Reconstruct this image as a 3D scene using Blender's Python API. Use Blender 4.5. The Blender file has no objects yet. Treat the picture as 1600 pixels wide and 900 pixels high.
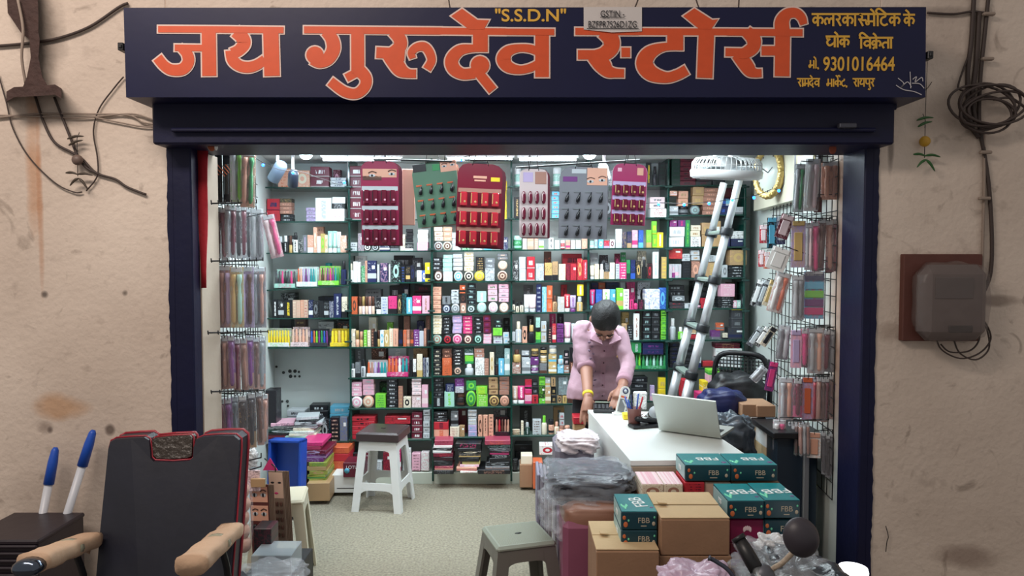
import bpy, math, random
from mathutils import Vector, Matrix
random.seed(7)
R = math.radians
# ------------------------------------------------------------------ camera
F = 1155.0; PITCH = R(2.48); CH = 1.6
sc = bpy.context.scene
cam = bpy.data.cameras.new('camera'); cam.lens = F/1600*36; cam.sensor_width = 36; cam.clip_start = 0.05
co = bpy.data.objects.new('camera', cam); sc.collection.objects.link(co)
co.location = (0, 0, CH); co.rotation_euler = (R(90)-PITCH, 0, 0); sc.camera = co
sc.view_settings.view_transform = 'Standard'; sc.view_settings.look = 'None'
sc.view_settings.gamma = 1; sc.view_settings.use_curve_mapping = False
sc.view_settings.exposure = 0.14
# ------------------------------------------------------------------ world (dim daylight in the market passage)
w = bpy.data.worlds.new('world'); sc.world = w; w.use_nodes = True
w.node_tree.nodes['Background'].inputs[0].default_value = (1.0, 0.93, 0.88, 1)
w.node_tree.nodes['Background'].inputs[1].default_value = 0.33
def area(name, loc, rot, sx, sy, power, col):
    l = bpy.data.lights.new(name, 'AREA'); l.shape = 'RECTANGLE'; l.size = sx; l.size_y = sy; l.energy = power; l.color = col
    o = bpy.data.objects.new(name, l); o.location = loc; o.rotation_euler = rot; sc.collection.objects.link(o); return o
area('passage_lamp', (-2.0, 0.9, 4.0), (R(36), 0, R(-6)), 2.2, 0.5, 74, (1, .86, .76))
area('ceiling_light_front', (-.1, 4.16, 2.21), (R(-10), 0, 0), 2.5, 0.2, 52, (.84, .96, 1))
area('door_fill_light', (-.1, 3.52, 2.22), (R(6), 0, 0), 2.2, 0.15, 15, (.86, .96, 1))  # added fill, brightens the counter and front goods; no fitting hangs here
area('ceiling_light_rear', (0, 4.62, 2.17), (R(-4), 0, 0), 2.8, 0.2, 20, (.84, .96, 1))

def P(px, py, Y):
    u = (px-800)/F; v = (450-py)/F
    dy = math.cos(PITCH)+v*math.sin(PITCH); dz = -math.sin(PITCH)+v*math.cos(PITCH)
    t = Y/dy
    return Vector((u*t, Y, CH+dz*t))
def PZ(px, py, z):
    v = (450-py)/F
    dy = math.cos(PITCH)+v*math.sin(PITCH); dz = -math.sin(PITCH)+v*math.cos(PITCH)
    return P(px, py, (z-CH)/dz*dy)
# ------------------------------------------------------------------ colours, materials
def lin(c):
    return tuple(((x/255)/12.92 if x/255 <= .04045 else ((x/255+.055)/1.055)**2.4) for x in c)
COL = dict(wh=(236,240,240), cr=(232,222,196), bk=(26,28,34), gy=(120,126,132), lg=(190,198,204), pk=(240,176,200), hp=(226,48,124),
  rd=(206,36,52), mr=(112,22,48), om=(222,96,50), pe=(232,166,138), bz=(176,122,104), br=(96,58,46), kr=(190,150,104), gd=(206,170,98),
  ye=(246,214,20), gr=(40,150,80), lm=(120,220,50), mt=(160,216,200), dg=(16,60,50), tl=(20,150,156), bl=(40,90,200), nb=(30,40,92),
  sb=(90,190,230), pu=(120,50,130), lv=(186,166,214), sk=(222,184,160), pp=(244,216,220), ch=(60,62,70), se=(150,190,190), ol=(150,164,60), dp=(170,58,86))
COL = {k: tuple(int(c*.84+.16*(.35*v[0]+.5*v[1]+.15*v[2])) for c in v) for k, v in COL.items()}
CN = dict(wh='white', cr='cream', bk='black', gy='grey', lg='light grey', pk='pink', hp='hot pink', rd='red', mr='maroon', om='orange', pe='peach',
  bz='rose-brown', br='brown', kr='kraft', gd='gold', ye='yellow', gr='green', lm='lime green', mt='mint', dg='dark green', tl='teal', bl='blue',
  nb='navy', sb='sky blue', pu='purple', lv='lavender', sk='beige', pp='pale pink', ch='charcoal', se='sea green', ol='olive green', dp='dusty pink')
MC = {}
def mat(name, rgb, rough=.5, metal=0, emit=None, es=0, alpha=1, noise=0, nscale=30, bump=0, bscale=60, spec=.5, coat=0):
    key = (name, rgb, rough, metal, es, alpha, noise, nscale, bump, bscale)
    if key in MC: return MC[key]
    m = bpy.data.materials.new(name); m.use_nodes = True; nt = m.node_tree; b = nt.nodes['Principled BSDF']
    c = lin(rgb)+(1,)
    b.inputs['Base Color'].default_value = c; b.inputs['Roughness'].default_value = rough; b.inputs['Metallic'].default_value = metal
    b.inputs['Specular IOR Level'].default_value = spec; b.inputs['Coat Weight'].default_value = coat
    if emit: b.inputs['Emission Color'].default_value = lin(emit)+(1,); b.inputs['Emission Strength'].default_value = es
    if alpha < 1: b.inputs['Alpha'].default_value = alpha
    tc = nt.nodes.new('ShaderNodeTexCoord')
    if noise:
        n = nt.nodes.new('ShaderNodeTexNoise'); n.inputs['Scale'].default_value = nscale; n.inputs['Detail'].default_value = 5
        nt.links.new(tc.outputs['Object'], n.inputs['Vector'])
        mx = nt.nodes.new('ShaderNodeMix'); mx.data_type = 'RGBA'
        mx.inputs[6].default_value = tuple(x*(1-noise) for x in c[:3])+(1,); mx.inputs[7].default_value = tuple(min(1, x*(1+noise)) for x in c[:3])+(1,)
        nt.links.new(n.outputs[0], mx.inputs[0]); nt.links.new(mx.outputs[2], b.inputs['Base Color'])
    if bump:
        n2 = nt.nodes.new('ShaderNodeTexNoise'); n2.inputs['Scale'].default_value = bscale; n2.inputs['Detail'].default_value = 6
        nt.links.new(tc.outputs['Object'], n2.inputs['Vector'])
        bp = nt.nodes.new('ShaderNodeBump'); bp.inputs['Strength'].default_value = bump; bp.inputs['Distance'].default_value = .01
        nt.links.new(n2.outputs[0], bp.inputs['Height']); nt.links.new(bp.outputs[0], b.inputs['Normal'])
    MC[key] = m; return m
def cm(code, rough=.4, **k): return mat(CN[code].replace(' ', '_')+'_plastic', COL[code], rough, **k)
def math_node(nt, op, a, b=None):
    n = nt.nodes.new('ShaderNodeMath'); n.operation = op
    for i, x in enumerate((a, b)):
        if x is None: continue
        if isinstance(x, (int, float)): n.inputs[i].default_value = x
        else: nt.links.new(x, n.inputs[i])
    return n.outputs[0]
PM = {}
def pm(c1, c2, style):
    """printed carton: base colour c1, print c2, laid out over the front of the box"""
    k = (c1, c2, style)
    if k in PM: return PM[k]
    m = bpy.data.materials.new('printed_carton'); m.use_nodes = True; nt = m.node_tree; b = nt.nodes['Principled BSDF']
    a1 = lin(COL[c1])+(1,); a2 = lin(COL[c2])+(1,)
    b.inputs['Roughness'].default_value = .38
    tc = nt.nodes.new('ShaderNodeTexCoord'); sp = nt.nodes.new('ShaderNodeSeparateXYZ'); nt.links.new(tc.outputs['Generated'], sp.inputs[0])
    x, y, z = sp.outputs
    oi = nt.nodes.new('ShaderNodeObjectInfo')
    def win(v, lo, hi): return math_node(nt, 'MULTIPLY', math_node(nt, 'GREATER_THAN', v, lo), math_node(nt, 'LESS_THAN', v, hi))
    def noise(sx, sz, th):
        mp = nt.nodes.new('ShaderNodeMapping'); mp.inputs['Scale'].default_value = (sx, 0, sz)
        nt.links.new(tc.outputs['Generated'], mp.inputs['Vector'])
        cb = nt.nodes.new('ShaderNodeCombineXYZ'); nt.links.new(math_node(nt, 'MULTIPLY', oi.outputs['Random'], 50), cb.inputs[1])
        nt.links.new(cb.outputs[0], mp.inputs['Location'])
        n = nt.nodes.new('ShaderNodeTexNoise'); n.inputs['Scale'].default_value = 1; n.inputs['Detail'].default_value = 2
        nt.links.new(mp.outputs[0], n.inputs['Vector'])
        return math_node(nt, 'GREATER_THAN', n.outputs[0], th)
    if style == 0:     # lines of small print in the middle
        f = math_node(nt, 'MULTIPLY', noise(16, 3, .5), math_node(nt, 'MULTIPLY', win(x, .18, .82), math_node(nt, 'GREATER_THAN', math_node(nt, 'SINE', math_node(nt, 'MULTIPLY', z, 38)), .35)))
    elif style == 1:   # one broad band with flecks
        f = math_node(nt, 'MAXIMUM', win(z, .18, .42), math_node(nt, 'MULTIPLY', noise(9, 20, .6), win(z, .55, .9)))
    elif style == 2:   # round emblem
        dx = math_node(nt, 'POWER', math_node(nt, 'ABSOLUTE', math_node(nt, 'SUBTRACT', x, .5)), 2); dz = math_node(nt, 'POWER', math_node(nt, 'ABSOLUTE', math_node(nt, 'SUBTRACT', z, .5)), 2)
        d = math_node(nt, 'ADD', dx, dz)
        f = math_node(nt, 'MAXIMUM', win(d, .02, .09), math_node(nt, 'MULTIPLY', noise(12, 14, .62), math_node(nt, 'GREATER_THAN', d, .13)))
    elif style == 3:   # blotchy picture
        f = math_node(nt, 'MULTIPLY', math_node(nt, 'ADD', noise(6, 11, .52), noise(15, 4, .6)), .34)
    elif style == 6:   # flat box of a stack: seam and a small word
        f = math_node(nt, 'MAXIMUM', math_node(nt, 'MULTIPLY', win(z, .3, .66), math_node(nt, 'MULTIPLY', win(x, .25, .75), noise(18, 1, .48))), math_node(nt, 'MULTIPLY', math_node(nt, 'LESS_THAN', z, .1), .5))
    elif style == 4:   # upright print
        f = math_node(nt, 'MULTIPLY', win(x, .38, .64), math_node(nt, 'MULTIPLY', win(z, .12, .88), noise(5, 26, .45)))
    else:              # two halves
        f = math_node(nt, 'MAXIMUM', math_node(nt, 'LESS_THAN', z, .3), math_node(nt, 'MULTIPLY', noise(14, 18, .6), win(z, .4, .8)))
    mx = nt.nodes.new('ShaderNodeMix'); mx.data_type = 'RGBA'; mx.inputs[6].default_value = a1; mx.inputs[7].default_value = a2
    nt.links.new(f, mx.inputs[0]); nt.links.new(mx.outputs[2], b.inputs['Base Color'])
    PM[k] = m; return m
# ------------------------------------------------------------------ mesh builder
class MB:
    def __init__(s): s.v = []; s.f = []; s.m = []; s.sm = []
    def add(s, vs, fs, mi=0, smooth=False, M=None):
        o = len(s.v)
        s.v += [tuple(M @ Vector(v)) if M is not None else tuple(v) for v in vs]
        s.f += [tuple(i+o for i in f) for f in fs]; s.m += [mi]*len(fs); s.sm += [smooth]*len(fs); return s
    def box(s, c, d, mi=0, M=None, bev=None, taper=1):
        hx, hy, hz = d[0]/2, d[1]/2, d[2]/2
        b = min(hx, hy, hz)*.22 if bev is None else bev
        b = min(b, min(hx, hy, hz)*.9)
        vs = []; idx = {}
        for sx in (-1, 1):
            for sy in (-1, 1):
                for sz in (-1, 1):
                    tt = taper if sz > 0 else 1
                    for ax in range(3):
                        p = [sx*hx*tt, sy*hy*tt, sz*hz]
                        for k, (q, h) in enumerate(((sx, b), (sy, b), (sz, b))):
                            if k != ax: p[k] -= q*b
                        idx[(sx, sy, sz, ax)] = len(vs); vs.append((c[0]+p[0], c[1]+p[1], c[2]+p[2]))
        fs = []
        def q(a): fs.append(a)
        for ax in range(3):
            o1, o2 = [k for k in range(3) if k != ax]
            for sg in (-1, 1):
                ring = []
                for (p1, p2) in ((-1, -1), (1, -1), (1, 1), (-1, 1)):
                    k = [0, 0, 0]; k[ax] = sg; k[o1] = p1; k[o2] = p2; ring.append(idx[(k[0], k[1], k[2], ax)])
                # orient
                if (sg > 0) == (ax == 1): ring = ring[::-1]
                q(tuple(ring))
        for ax in range(3):      # edges along ax
            o1, o2 = [k for k in range(3) if k != ax]
            for p1 in (-1, 1):
                for p2 in (-1, 1):
                    k0 = [0, 0, 0]; k0[ax] = -1; k0[o1] = p1; k0[o2] = p2; k1 = list(k0); k1[ax] = 1
                    r = [idx[tuple(k0)+(o1,)], idx[tuple(k1)+(o1,)], idx[tuple(k1)+(o2,)], idx[tuple(k0)+(o2,)]]
                    q(tuple(r))
        for sx in (-1, 1):
            for sy in (-1, 1):
                for sz in (-1, 1): q((idx[(sx, sy, sz, 0)], idx[(sx, sy, sz, 1)], idx[(sx, sy, sz, 2)]))
        return s.add(vs, fs, mi, False, M)
    def rings(s, rs, mi=0, smooth=True, cap=True, closed=True, M=None):
        n = len(rs[0]); vs = [p for r in rs for p in r]; fs = []
        for i in range(len(rs)-1):
            for j in range(n if closed else n-1):
                k = (j+1) % n; fs.append((i*n+j, i*n+k, (i+1)*n+k, (i+1)*n+j))
        if cap: fs.append(tuple(range(n))[::-1]); fs.append(tuple((len(rs)-1)*n+j for j in range(n)))
        return s.add(vs, fs, mi, smooth, M)
    def lathe(s, prof, n=14, mi=0, M=None, c=(0, 0, 0), smooth=True):
        rs = [[(c[0]+r*math.cos(2*math.pi*j/n), c[1]+r*math.sin(2*math.pi*j/n), c[2]+z) for j in range(n)] for r, z in prof]
        return s.rings(rs, mi, smooth, True, True, M)
    def tube(s, pts, r, n=8, mi=0, cap=True):
        pts = [Vector(p) for p in pts]; rs = []
        up = Vector((0, 0, 1)); last = None
        for i, p in enumerate(pts):
            t = (pts[min(i+1, len(pts)-1)]-pts[max(i-1, 0)]).normalized()
            if last is None:
                a = t.cross(up)
                if a.length < .1: a = t.cross(Vector((1, 0, 0)))
            else: a = last - t*last.dot(t)
            a.normalize(); last = a; b = t.cross(a)
            rr = r[i] if isinstance(r, (list, tuple)) else r
            rs.append([tuple(p+a*math.cos(2*math.pi*j/n)*rr+b*math.sin(2*math.pi*j/n)*rr) for j in range(n)])
        return s.rings(rs, mi, True, cap)
    def ball(s, c, r, n=12, m=8, mi=0, M=None, disp=None, e=1.0):
        if isinstance(r, (int, float)): r = (r, r, r)
        def pw(x): return math.copysign(abs(x)**e, x)
        rs = []
        for i in range(m+1):
            th = math.pi*i/m; th = max(.02, min(math.pi-.02, th)); row = []
            for j in range(n):
                ph = 2*math.pi*j/n
                d = (pw(math.sin(th))*pw(math.cos(ph)), pw(math.sin(th))*pw(math.sin(ph)), -pw(math.cos(th)))
                k = 1 if disp is None else disp(d)
                row.append((c[0]+r[0]*d[0]*k, c[1]+r[1]*d[1]*k, c[2]+r[2]*d[2]*k))
            rs.append(row)
        return s.rings(rs, mi, True, True, True, M)
    def build(s, name, mats, parent=None, loc=None, recalc=True):
        key = None
        me = bpy.data.meshes.new(name); me.from_pydata(s.v, [], s.f)
        if not isinstance(mats, (list, tuple)): mats = [mats]
        for m in mats: me.materials.append(m)
        me.polygons.foreach_set('material_index', s.m); me.polygons.foreach_set('use_smooth', s.sm)
        if recalc:
            import bmesh
            bm = bmesh.new(); bm.from_mesh(me); bmesh.ops.recalc_face_normals(bm, faces=bm.faces); bm.to_mesh(me); bm.free()
        me.update()
        return link(name, me, parent, loc)
def link(name, data, parent=None, loc=None, rot=None):
    o = bpy.data.objects.new(name, data); sc.collection.objects.link(o)
    if parent is not None: o.parent = parent
    if loc is not None: o.location = loc
    if rot is not None: o.rotation_euler = rot
    return o
def empty(name, loc=(0, 0, 0), rz=0):
    return link(name, None, None, loc, (0, 0, rz))
def tag(o, label, cat, group=None, kind=None):
    o['label'] = label; o['category'] = cat
    if group: o['group'] = group
    if kind: o['kind'] = kind
    return o
def struct(o, label=None):
    o['kind'] = 'structure'
    if label: o['label'] = label
    return o
def spline(pts, sub=6, closed=False):
    pts = [Vector(p) for p in pts]; n = len(pts); out = []
    for i in range(n-1):
        p0, p1, p2, p3 = pts[max(i-1, 0)], pts[i], pts[i+1], pts[min(i+2, n-1)]
        for k in range(sub):
            t = k/sub
            out.append(.5*((2*p1)+(-p0+p2)*t+(2*p0-5*p1+4*p2-p3)*t*t+(-p0+3*p1-3*p2+p3)*t**3))
    out.append(pts[-1]); return out
def copy_tree(o, parent=None):
    c = o.copy(); sc.collection.objects.link(c)
    if parent is not None: c.parent = parent
    for ch in o.children: copy_tree(ch, c)
    return c
def text(body, name, parent, loc, size, m, rot=(R(90), 0, 0), sx=1, align='CENTER', extrude=.0006, bold=0):
    c = bpy.data.curves.new(name, 'FONT'); c.body = body; c.size = size; c.extrude = extrude; c.align_x = align; c.align_y = 'CENTER'; c.materials.append(m); c.offset = bold
    t = bpy.data.objects.new('tmp', c); sc.collection.objects.link(t)
    bpy.context.view_layer.update()
    me = bpy.data.meshes.new_from_object(t.evaluated_get(bpy.context.evaluated_depsgraph_get()))
    bpy.data.objects.remove(t)
    o = link(name, me, parent, loc, rot); o.scale = (sx, 1, 1); return o

# ------------------------------------------------------------------ material set
M_navy = mat('navy_paint', (12, 16, 52), .5, spec=.35, noise=.3, nscale=6, bump=.15, bscale=25)
M_sign = mat('sign_navy_enamel', (14, 18, 58), .42, spec=.35, noise=.2, nscale=4, bump=.05, bscale=12)
M_white = mat('white_laminate', (226, 232, 230), .35)
M_iwall = mat('painted_interior_wall', (205, 214, 212), .6, noise=.04, nscale=5, bump=.05, bscale=30)
M_glass = mat('dark_green_glass_edge', (18, 62, 54), .15)
M_pane = mat('green_glass_slab', (120, 170, 155), .1, alpha=.22)
M_black = mat('black_plastic', (22, 23, 27), .4)
M_wire = mat('black_wire', (22, 20, 22), .5)
M_steel = mat('brushed_aluminium', (205, 210, 214), .32, metal=.85)
M_kraft = mat('kraft_cardboard', (152, 117, 90), .8, noise=.12, nscale=14, bump=.12, bscale=90)
M_kraftL = mat('light_kraft_cardboard', (200, 174, 134), .8, noise=.1, nscale=12, bump=.12, bscale=90)
M_clear = mat('clear_film', (225, 232, 240), .12, alpha=.22, bump=.9, bscale=28)
M_haze = mat('cloudy_film', (205, 216, 230), .16, alpha=.24, bump=.9, bscale=22)
M_pouch = mat('pouch_film', (236, 232, 240), .07, alpha=.13, bump=1.0, bscale=38, spec=.9)
M_tube = mat('lit_tube', (255, 255, 255), .4, emit=(225, 242, 255), es=14)
M_bulb = mat('lit_led', (255, 255, 255), .4, emit=(215, 238, 255), es=60)
M_led = mat('blue_led', (40, 110, 255), .3, emit=(30, 110, 255), es=7)
M_skin = mat('brown_skin', (150, 106, 88), .5, noise=.08, nscale=20, bump=.06, bscale=200)
M_hair = mat('black_hair', (12, 11, 14), .55, noise=.4, nscale=60, bump=.5, bscale=160)

def plaster():
    m = bpy.data.materials.new('stained_plaster'); m.use_nodes = True; nt = m.node_tree; b = nt.nodes['Principled BSDF']; b.inputs['Roughness'].default_value = .85
    tc = nt.nodes.new('ShaderNodeTexCoord').outputs['Object']
    def noise(s, d=6, dist=0):
        n = nt.nodes.new('ShaderNodeTexNoise'); n.inputs['Scale'].default_value = s; n.inputs['Detail'].default_value = d; n.inputs['Distortion'].default_value = dist
        nt.links.new(tc, n.inputs['Vector']); return n.outputs[0]
    def ramp(v, a, c):
        r = nt.nodes.new('ShaderNodeMapRange'); r.inputs[1].default_value = a; r.inputs[2].default_value = c; nt.links.new(v, r.inputs[0]); return r.outputs[0]
    def mix(f, a, c):
        x = nt.nodes.new('ShaderNodeMix'); x.data_type = 'RGBA'
        nt.links.new(f, x.inputs[0])
        for i, q in ((6, a), (7, c)):
            if isinstance(q, tuple): x.inputs[i].default_value = q+(1,)
            else: nt.links.new(q, x.inputs[i])
        return x.outputs[2]
    col = mix(ramp(noise(1.3), .35, .65), lin((206, 190, 176)), lin((226, 211, 197)))
    col = mix(math_node(nt, 'MULTIPLY', ramp(noise(14), .60, .8), .35), col, lin((128, 110, 98)))
    col = mix(math_node(nt, 'MULTIPLY', ramp(noise(5, 8, 2), .63, .72), .5), col, lin((120, 104, 92)))
    sp = nt.nodes.new('ShaderNodeSeparateXYZ'); nt.links.new(tc, sp.inputs[0])
    nz = noise(6, 5)
    def spot(px, py, rx, rz, colr, amt, soft=1.0):
        nonlocal col
        p = P(px, py, 3.2); rx = rx*3.2/F; rz = rz*3.2/F
        dx = math_node(nt, 'DIVIDE', math_node(nt, 'SUBTRACT', sp.outputs[0], p.x), rx); dz = math_node(nt, 'DIVIDE', math_node(nt, 'SUBTRACT', sp.outputs[2], p.z), rz)
        d = math_node(nt, 'ADD', math_node(nt, 'MULTIPLY', dx, dx), math_node(nt, 'MULTIPLY', dz, dz))
        d = math_node(nt, 'ADD', d, math_node(nt, 'MULTIPLY', math_node(nt, 'SUBTRACT', nz, .5), 2.4))
        f = math_node(nt, 'MULTIPLY', ramp(d, 1.2, 0), amt); col = mix(f, col, lin(colr))
    spot(52, 260, 12, 120, (186, 128, 80), .55); spot(62, 300, 5, 150, (176, 112, 60), .5)
    spot(92, 635, 45, 22, (190, 138, 86), .6); spot(70, 668, 13, 11, (120, 100, 90), .6); spot(172, 672, 8, 9, (96, 80, 72), .85); spot(78, 672, 5, 6, (90, 74, 68), .9)
    spot(70, 460, 6, 6, (70, 60, 55), .8); spot(195, 458, 5, 5, (80, 70, 62), .8); spot(65, 60, 36, 90, (96, 84, 76), .5)
    spot(110, 835, 65, 14, (110, 94, 84), .8); spot(1392, 230, 5, 42, (70, 58, 52), .6); spot(1500, 180, 90, 55, (132, 114, 102), .45)
    spot(1510, 870, 60, 22, (120, 96, 84), .6); spot(1390, 520, 22, 18, (140, 118, 104), .5); spot(1560, 470, 40, 9, (110, 90, 78), .6)
    spot(1480, 60, 80, 60, (150, 130, 118), .4); spot(1440, 20, 130, 10, (110, 96, 88), .5); spot(60, 790, 60, 60, (150, 132, 120), .3)
    nt.links.new(col, b.inputs['Base Color'])
    h = math_node(nt, 'ADD', math_node(nt, 'MULTIPLY', noise(3, 8), 1.2), math_node(nt, 'MULTIPLY', noise(40, 6), .35))
    bp = nt.nodes.new('ShaderNodeBump'); bp.inputs['Strength'].default_value = .55; bp.inputs['Distance'].default_value = .02
    nt.links.new(h, bp.inputs['Height']); nt.links.new(bp.outputs[0], b.inputs['Normal']); return m
M_plaster = plaster()
def carpet():
    m = mat('speckled_carpet', (140, 134, 118), .95, noise=.75, nscale=75, bump=.6, bscale=160); return m
M_carpet = carpet()

# ------------------------------------------------------------------ setting
YW = 3.2
XL, XR = P(303, 500, YW).x, P(1346, 500, YW).x
def XLw(Y): return -1.40-(Y-3.3)*.165
def XRw(Y): return 1.515+(Y-3.3)*.105
ZL = 2.06; ZC = 2.27; YB = 5.40
mb = MB()
jo_l, jo_r = P(268, 500, YW).x, P(1366, 500, YW).x
mb.box(((-5+jo_l)/2, YW+.12, 1.9), (5+jo_l, .24, 3.8), bev=.004)
mb.box(((5+jo_r)/2, YW+.12, 1.9), (5-jo_r, .24, 3.8), bev=.004)
mb.box(((jo_l+jo_r)/2, YW+.12, 3.1), (jo_r-jo_l, .24, 1.4), bev=.004)
struct(mb.build('wall_front', M_plaster), 'stained beige plaster wall around the shop opening')
mb = MB(); mb.box(((jo_l+XL)/2, YW+.1, 1.1), (XL-jo_l+.004, .215, 2.25), bev=.006)
struct(mb.build('trim_1', M_navy), 'navy painted left jamb of the shop opening')
mb = MB(); mb.box(((jo_r+XR)/2, YW+.1, 1.1), (jo_r-XR+.004, .215, 2.25), bev=.006)
struct(mb.build('trim_2', M_navy), 'navy painted right jamb of the shop opening')
for sgn_, xe, nm in ((-1, jo_l, 'ragged_paint'), (1, jo_r, 'ragged_paint')):
    mb = MB(); rj = random.Random(11+sgn_); L_ = []; Rr_ = []
    for i in range(90):
        z = 2.2*i/89; L_.append((xe-sgn_*.02, YW-.0085, z)); Rr_.append((xe+sgn_*(.002+.005*rj.random()+.002*math.sin(i*.37)), YW-.0085, z))
    vs = L_+Rr_+[(x, YW+.002, z) for x, y, z in Rr_]; mb.add(vs, [(i, i+1, 91+i, 90+i) for i in range(89)]+[(90+i, 91+i, 181+i, 180+i) for i in range(89)]); struct(mb.build('trim_6' if sgn_ < 0 else 'trim_7', M_navy), 'ragged navy paint edge along the plaster')
M_ret = mat('beige_reveal', (196, 180, 164), .8, noise=.1, nscale=8, bump=.2, bscale=20)
mb = MB(); mb.box((XL+.002, YW+.17, 1.03), (.012, .2, 2.06), bev=.002); mb.build
struct(mb.build('trim_3', M_ret), 'beige plaster return inside the left jamb')
# lintel: shutter housing with ledges and ribs
lint = empty('trim_5', (0, YW, 2.1)); struct(lint, 'navy painted rolling shutter housing under the shop signboard')
mb = MB()
zc0 = P(800, 232, YW).z; zt = P(800, 150, YW).z
mb.box(((jo_l+jo_r)/2, .05, (zc0+zt+.1)/2-2.1), (jo_r-jo_l+.02, .34, zt+.1-zc0), bev=.008)
mb.build('housing_box', M_navy, lint)
for (x0, x1, y0, y1, dy) in ((240, 1400, 154, 172, -.1), (262, 1372, 176, 190, -.045), (268, 1368, 200, 206, -.135)):
    a = P(x0, y0, YW+dy); b_ = P(x1, y1, YW+dy); mb = MB()
    mb.box(((a.x+b_.x)/2, dy+.02, (a.z+b_.z)/2-2.1), (b_.x-a.x, .06, a.z-b_.z), bev=.004); mb.build('ledge', M_navy, lint)
mb = MB(); a = P(1325, 196, YW-.16); mb.box((a.x, -.15, a.z-2.1), (.07, .03, .02), bev=.003); mb.build('bracket', mat('grey_steel', (80, 82, 92), .5, metal=.6), lint)
# side walls, back wall, ceiling, floor
def wallquad(name, a, b, z0, z1, m, th):
    a = Vector((a[0], a[1], 0)); b = Vector((b[0], b[1], 0)); d = (b-a).normalized(); n = Vector((-d.y, d.x, 0))*th
    vs = []
    for p in (a, b, b+n, a+n): vs += [(p.x, p.y, z0), (p.x, p.y, z1)]
    mb = MB(); mb.add(vs, [(0, 2, 3, 1), (2, 4, 5, 3), (4, 6, 7, 5), (6, 0, 1, 7), (1, 3, 5, 7), (0, 6, 4, 2)])
    return struct(mb.build(name, m))
wallquad('wall_left', (XLw(3.42), 3.42), (XLw(YB), YB), 0, ZC, M_iwall, .1)
def rightwall():
    m = bpy.data.materials.new('tiled_side_wall'); m.use_nodes = True; nt = m.node_tree; b = nt.nodes['Principled BSDF']; b.inputs['Roughness'].default_value = .45
    tc = nt.nodes.new('ShaderNodeTexCoord').outputs['Object']; sp = nt.nodes.new('ShaderNodeSeparateXYZ'); nt.links.new(tc, sp.inputs[0])
    n = nt.nodes.new('ShaderNodeTexNoise'); n.inputs['Scale'].default_value = 4; nt.links.new(tc, n.inputs[0])
    e = math_node(nt, 'ADD', sp.outputs[1], math_node(nt, 'MULTIPLY', n.outputs[0], .25))
    r = nt.nodes.new('ShaderNodeMapRange'); r.inputs[1].default_value = 3.55; r.inputs[2].default_value = 3.85; nt.links.new(e, r.inputs[0])
    r2 = nt.nodes.new('ShaderNodeMapRange'); r2.inputs[1].default_value = 1.0; r2.inputs[2].default_value = .6; nt.links.new(sp.outputs[2], r2.inputs[0])
    f = math_node(nt, 'MAXIMUM', r.outputs[0], r2.outputs[0])
    x = nt.nodes.new('ShaderNodeMix'); x.data_type = 'RGBA'; nt.links.new(f, x.inputs[0]); x.inputs[6].default_value = lin((196, 164, 144))+(1,); x.inputs[7].default_value = lin((208, 216, 212))+(1,)
    nt.links.new(x.outputs[2], b.inputs['Base Color']); return m
wallquad('wall_right', (XRw(YB), YB), (XRw(3.42), 3.42), 0, ZC, rightwall(), .1)
wallquad('wall_back', (XLw(YB)-.1, YB), (XRw(YB)+.1, YB), 0, ZC, M_iwall, .1)
mb = MB(); mb.box((0, 4.45, ZC+.03), (4.2, 2.1, .06), bev=.002); struct(mb.build('ceiling', mat('white_ceiling', (222, 226, 226), .7)))
mb = MB(); mb.box((0, 4.2, -.03), (6, 2.6, .06), bev=.002); struct(mb.build('floor', M_carpet), 'beige-grey speckled carpet floor of the shop')
mb = MB(); mb.box((0, .3, -.035), (12, 5.2, .06), bev=.002); struct(mb.build('floor', mat('passage_concrete', (110, 102, 96), .9, noise=.3, nscale=5)), 'grey concrete floor of the passage outside')
mb = MB(); xa = P(558, 740, 5.12).x; xb = P(810, 740, 5.12).x
mb.box(((xa+xb)/2+.3, 5.25, .04), (xb-xa+.9, .24, .085), bev=.004); struct(mb.build('baseboard_back', mat('cream_plinth', (198, 204, 192), .5)), 'cream plinth under the back shelves')
# pelmet on the right wall
mb = MB(); ya, yb_ = 3.98, 5.02; xm = lambda y: XRw(y)-.03
p0 = P(1165, 330, 5.0).z
vs = []
for (x, y) in ((XRw(ya)-.06, ya), (XRw(yb_)-.06, yb_), (XRw(yb_), yb_), (XRw(ya), ya)): vs += [(x, y, 1.905), (x, y, ZC-.01)]
mb.add(vs, [(0, 2, 3, 1), (2, 4, 5, 3), (4, 6, 7, 5), (6, 0, 1, 7), (1, 3, 5, 7), (0, 6, 4, 2)])
struct(mb.build('trim_4', mat('cream_panel', (206, 202, 182), .5)), 'cream panel across the top of the right wall')

# ------------------------------------------------------------------ signboard
YS = 2.95
sign = empty('shop_signboard', (0, YS, 2.2)); tag(sign, 'wide navy shop signboard with orange Hindi lettering above the opening', 'sign')
c = [P(193, 12, YS), P(1447, 11, YS), P(1446, 152, YS), P(197, 152, YS)]
def loc(v): return (v.x, v.y-YS, v.z-2.2)
SO = [0]
def so(off):
    SO[0] = (SO[0]+1) % 14; return off+SO[0]*.00009
mb = MB(); vs = [loc(v) for v in c]+[(v.x, YW-YS-.002, v.z-2.2) for v in c]
mb.add(vs, [(0, 1, 2, 3), (4, 7, 6, 5), (0, 4, 5, 1), (1, 5, 6, 2), (2, 6, 7, 3), (3, 7, 4, 0)]); mb.build('board', M_sign, sign)
for px, py in ((193, 75), (1449, 88)):
    a = loc(P(px, py, YS+.02)); mb = MB(); mb.box((a[0], .02, a[2]), (.022, .05, .03), bev=.002); mb.box((a[0], .0, a[2]), (.012, .02, .012), bev=.001); mb.build('side_clip', M_black, sign)
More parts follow.
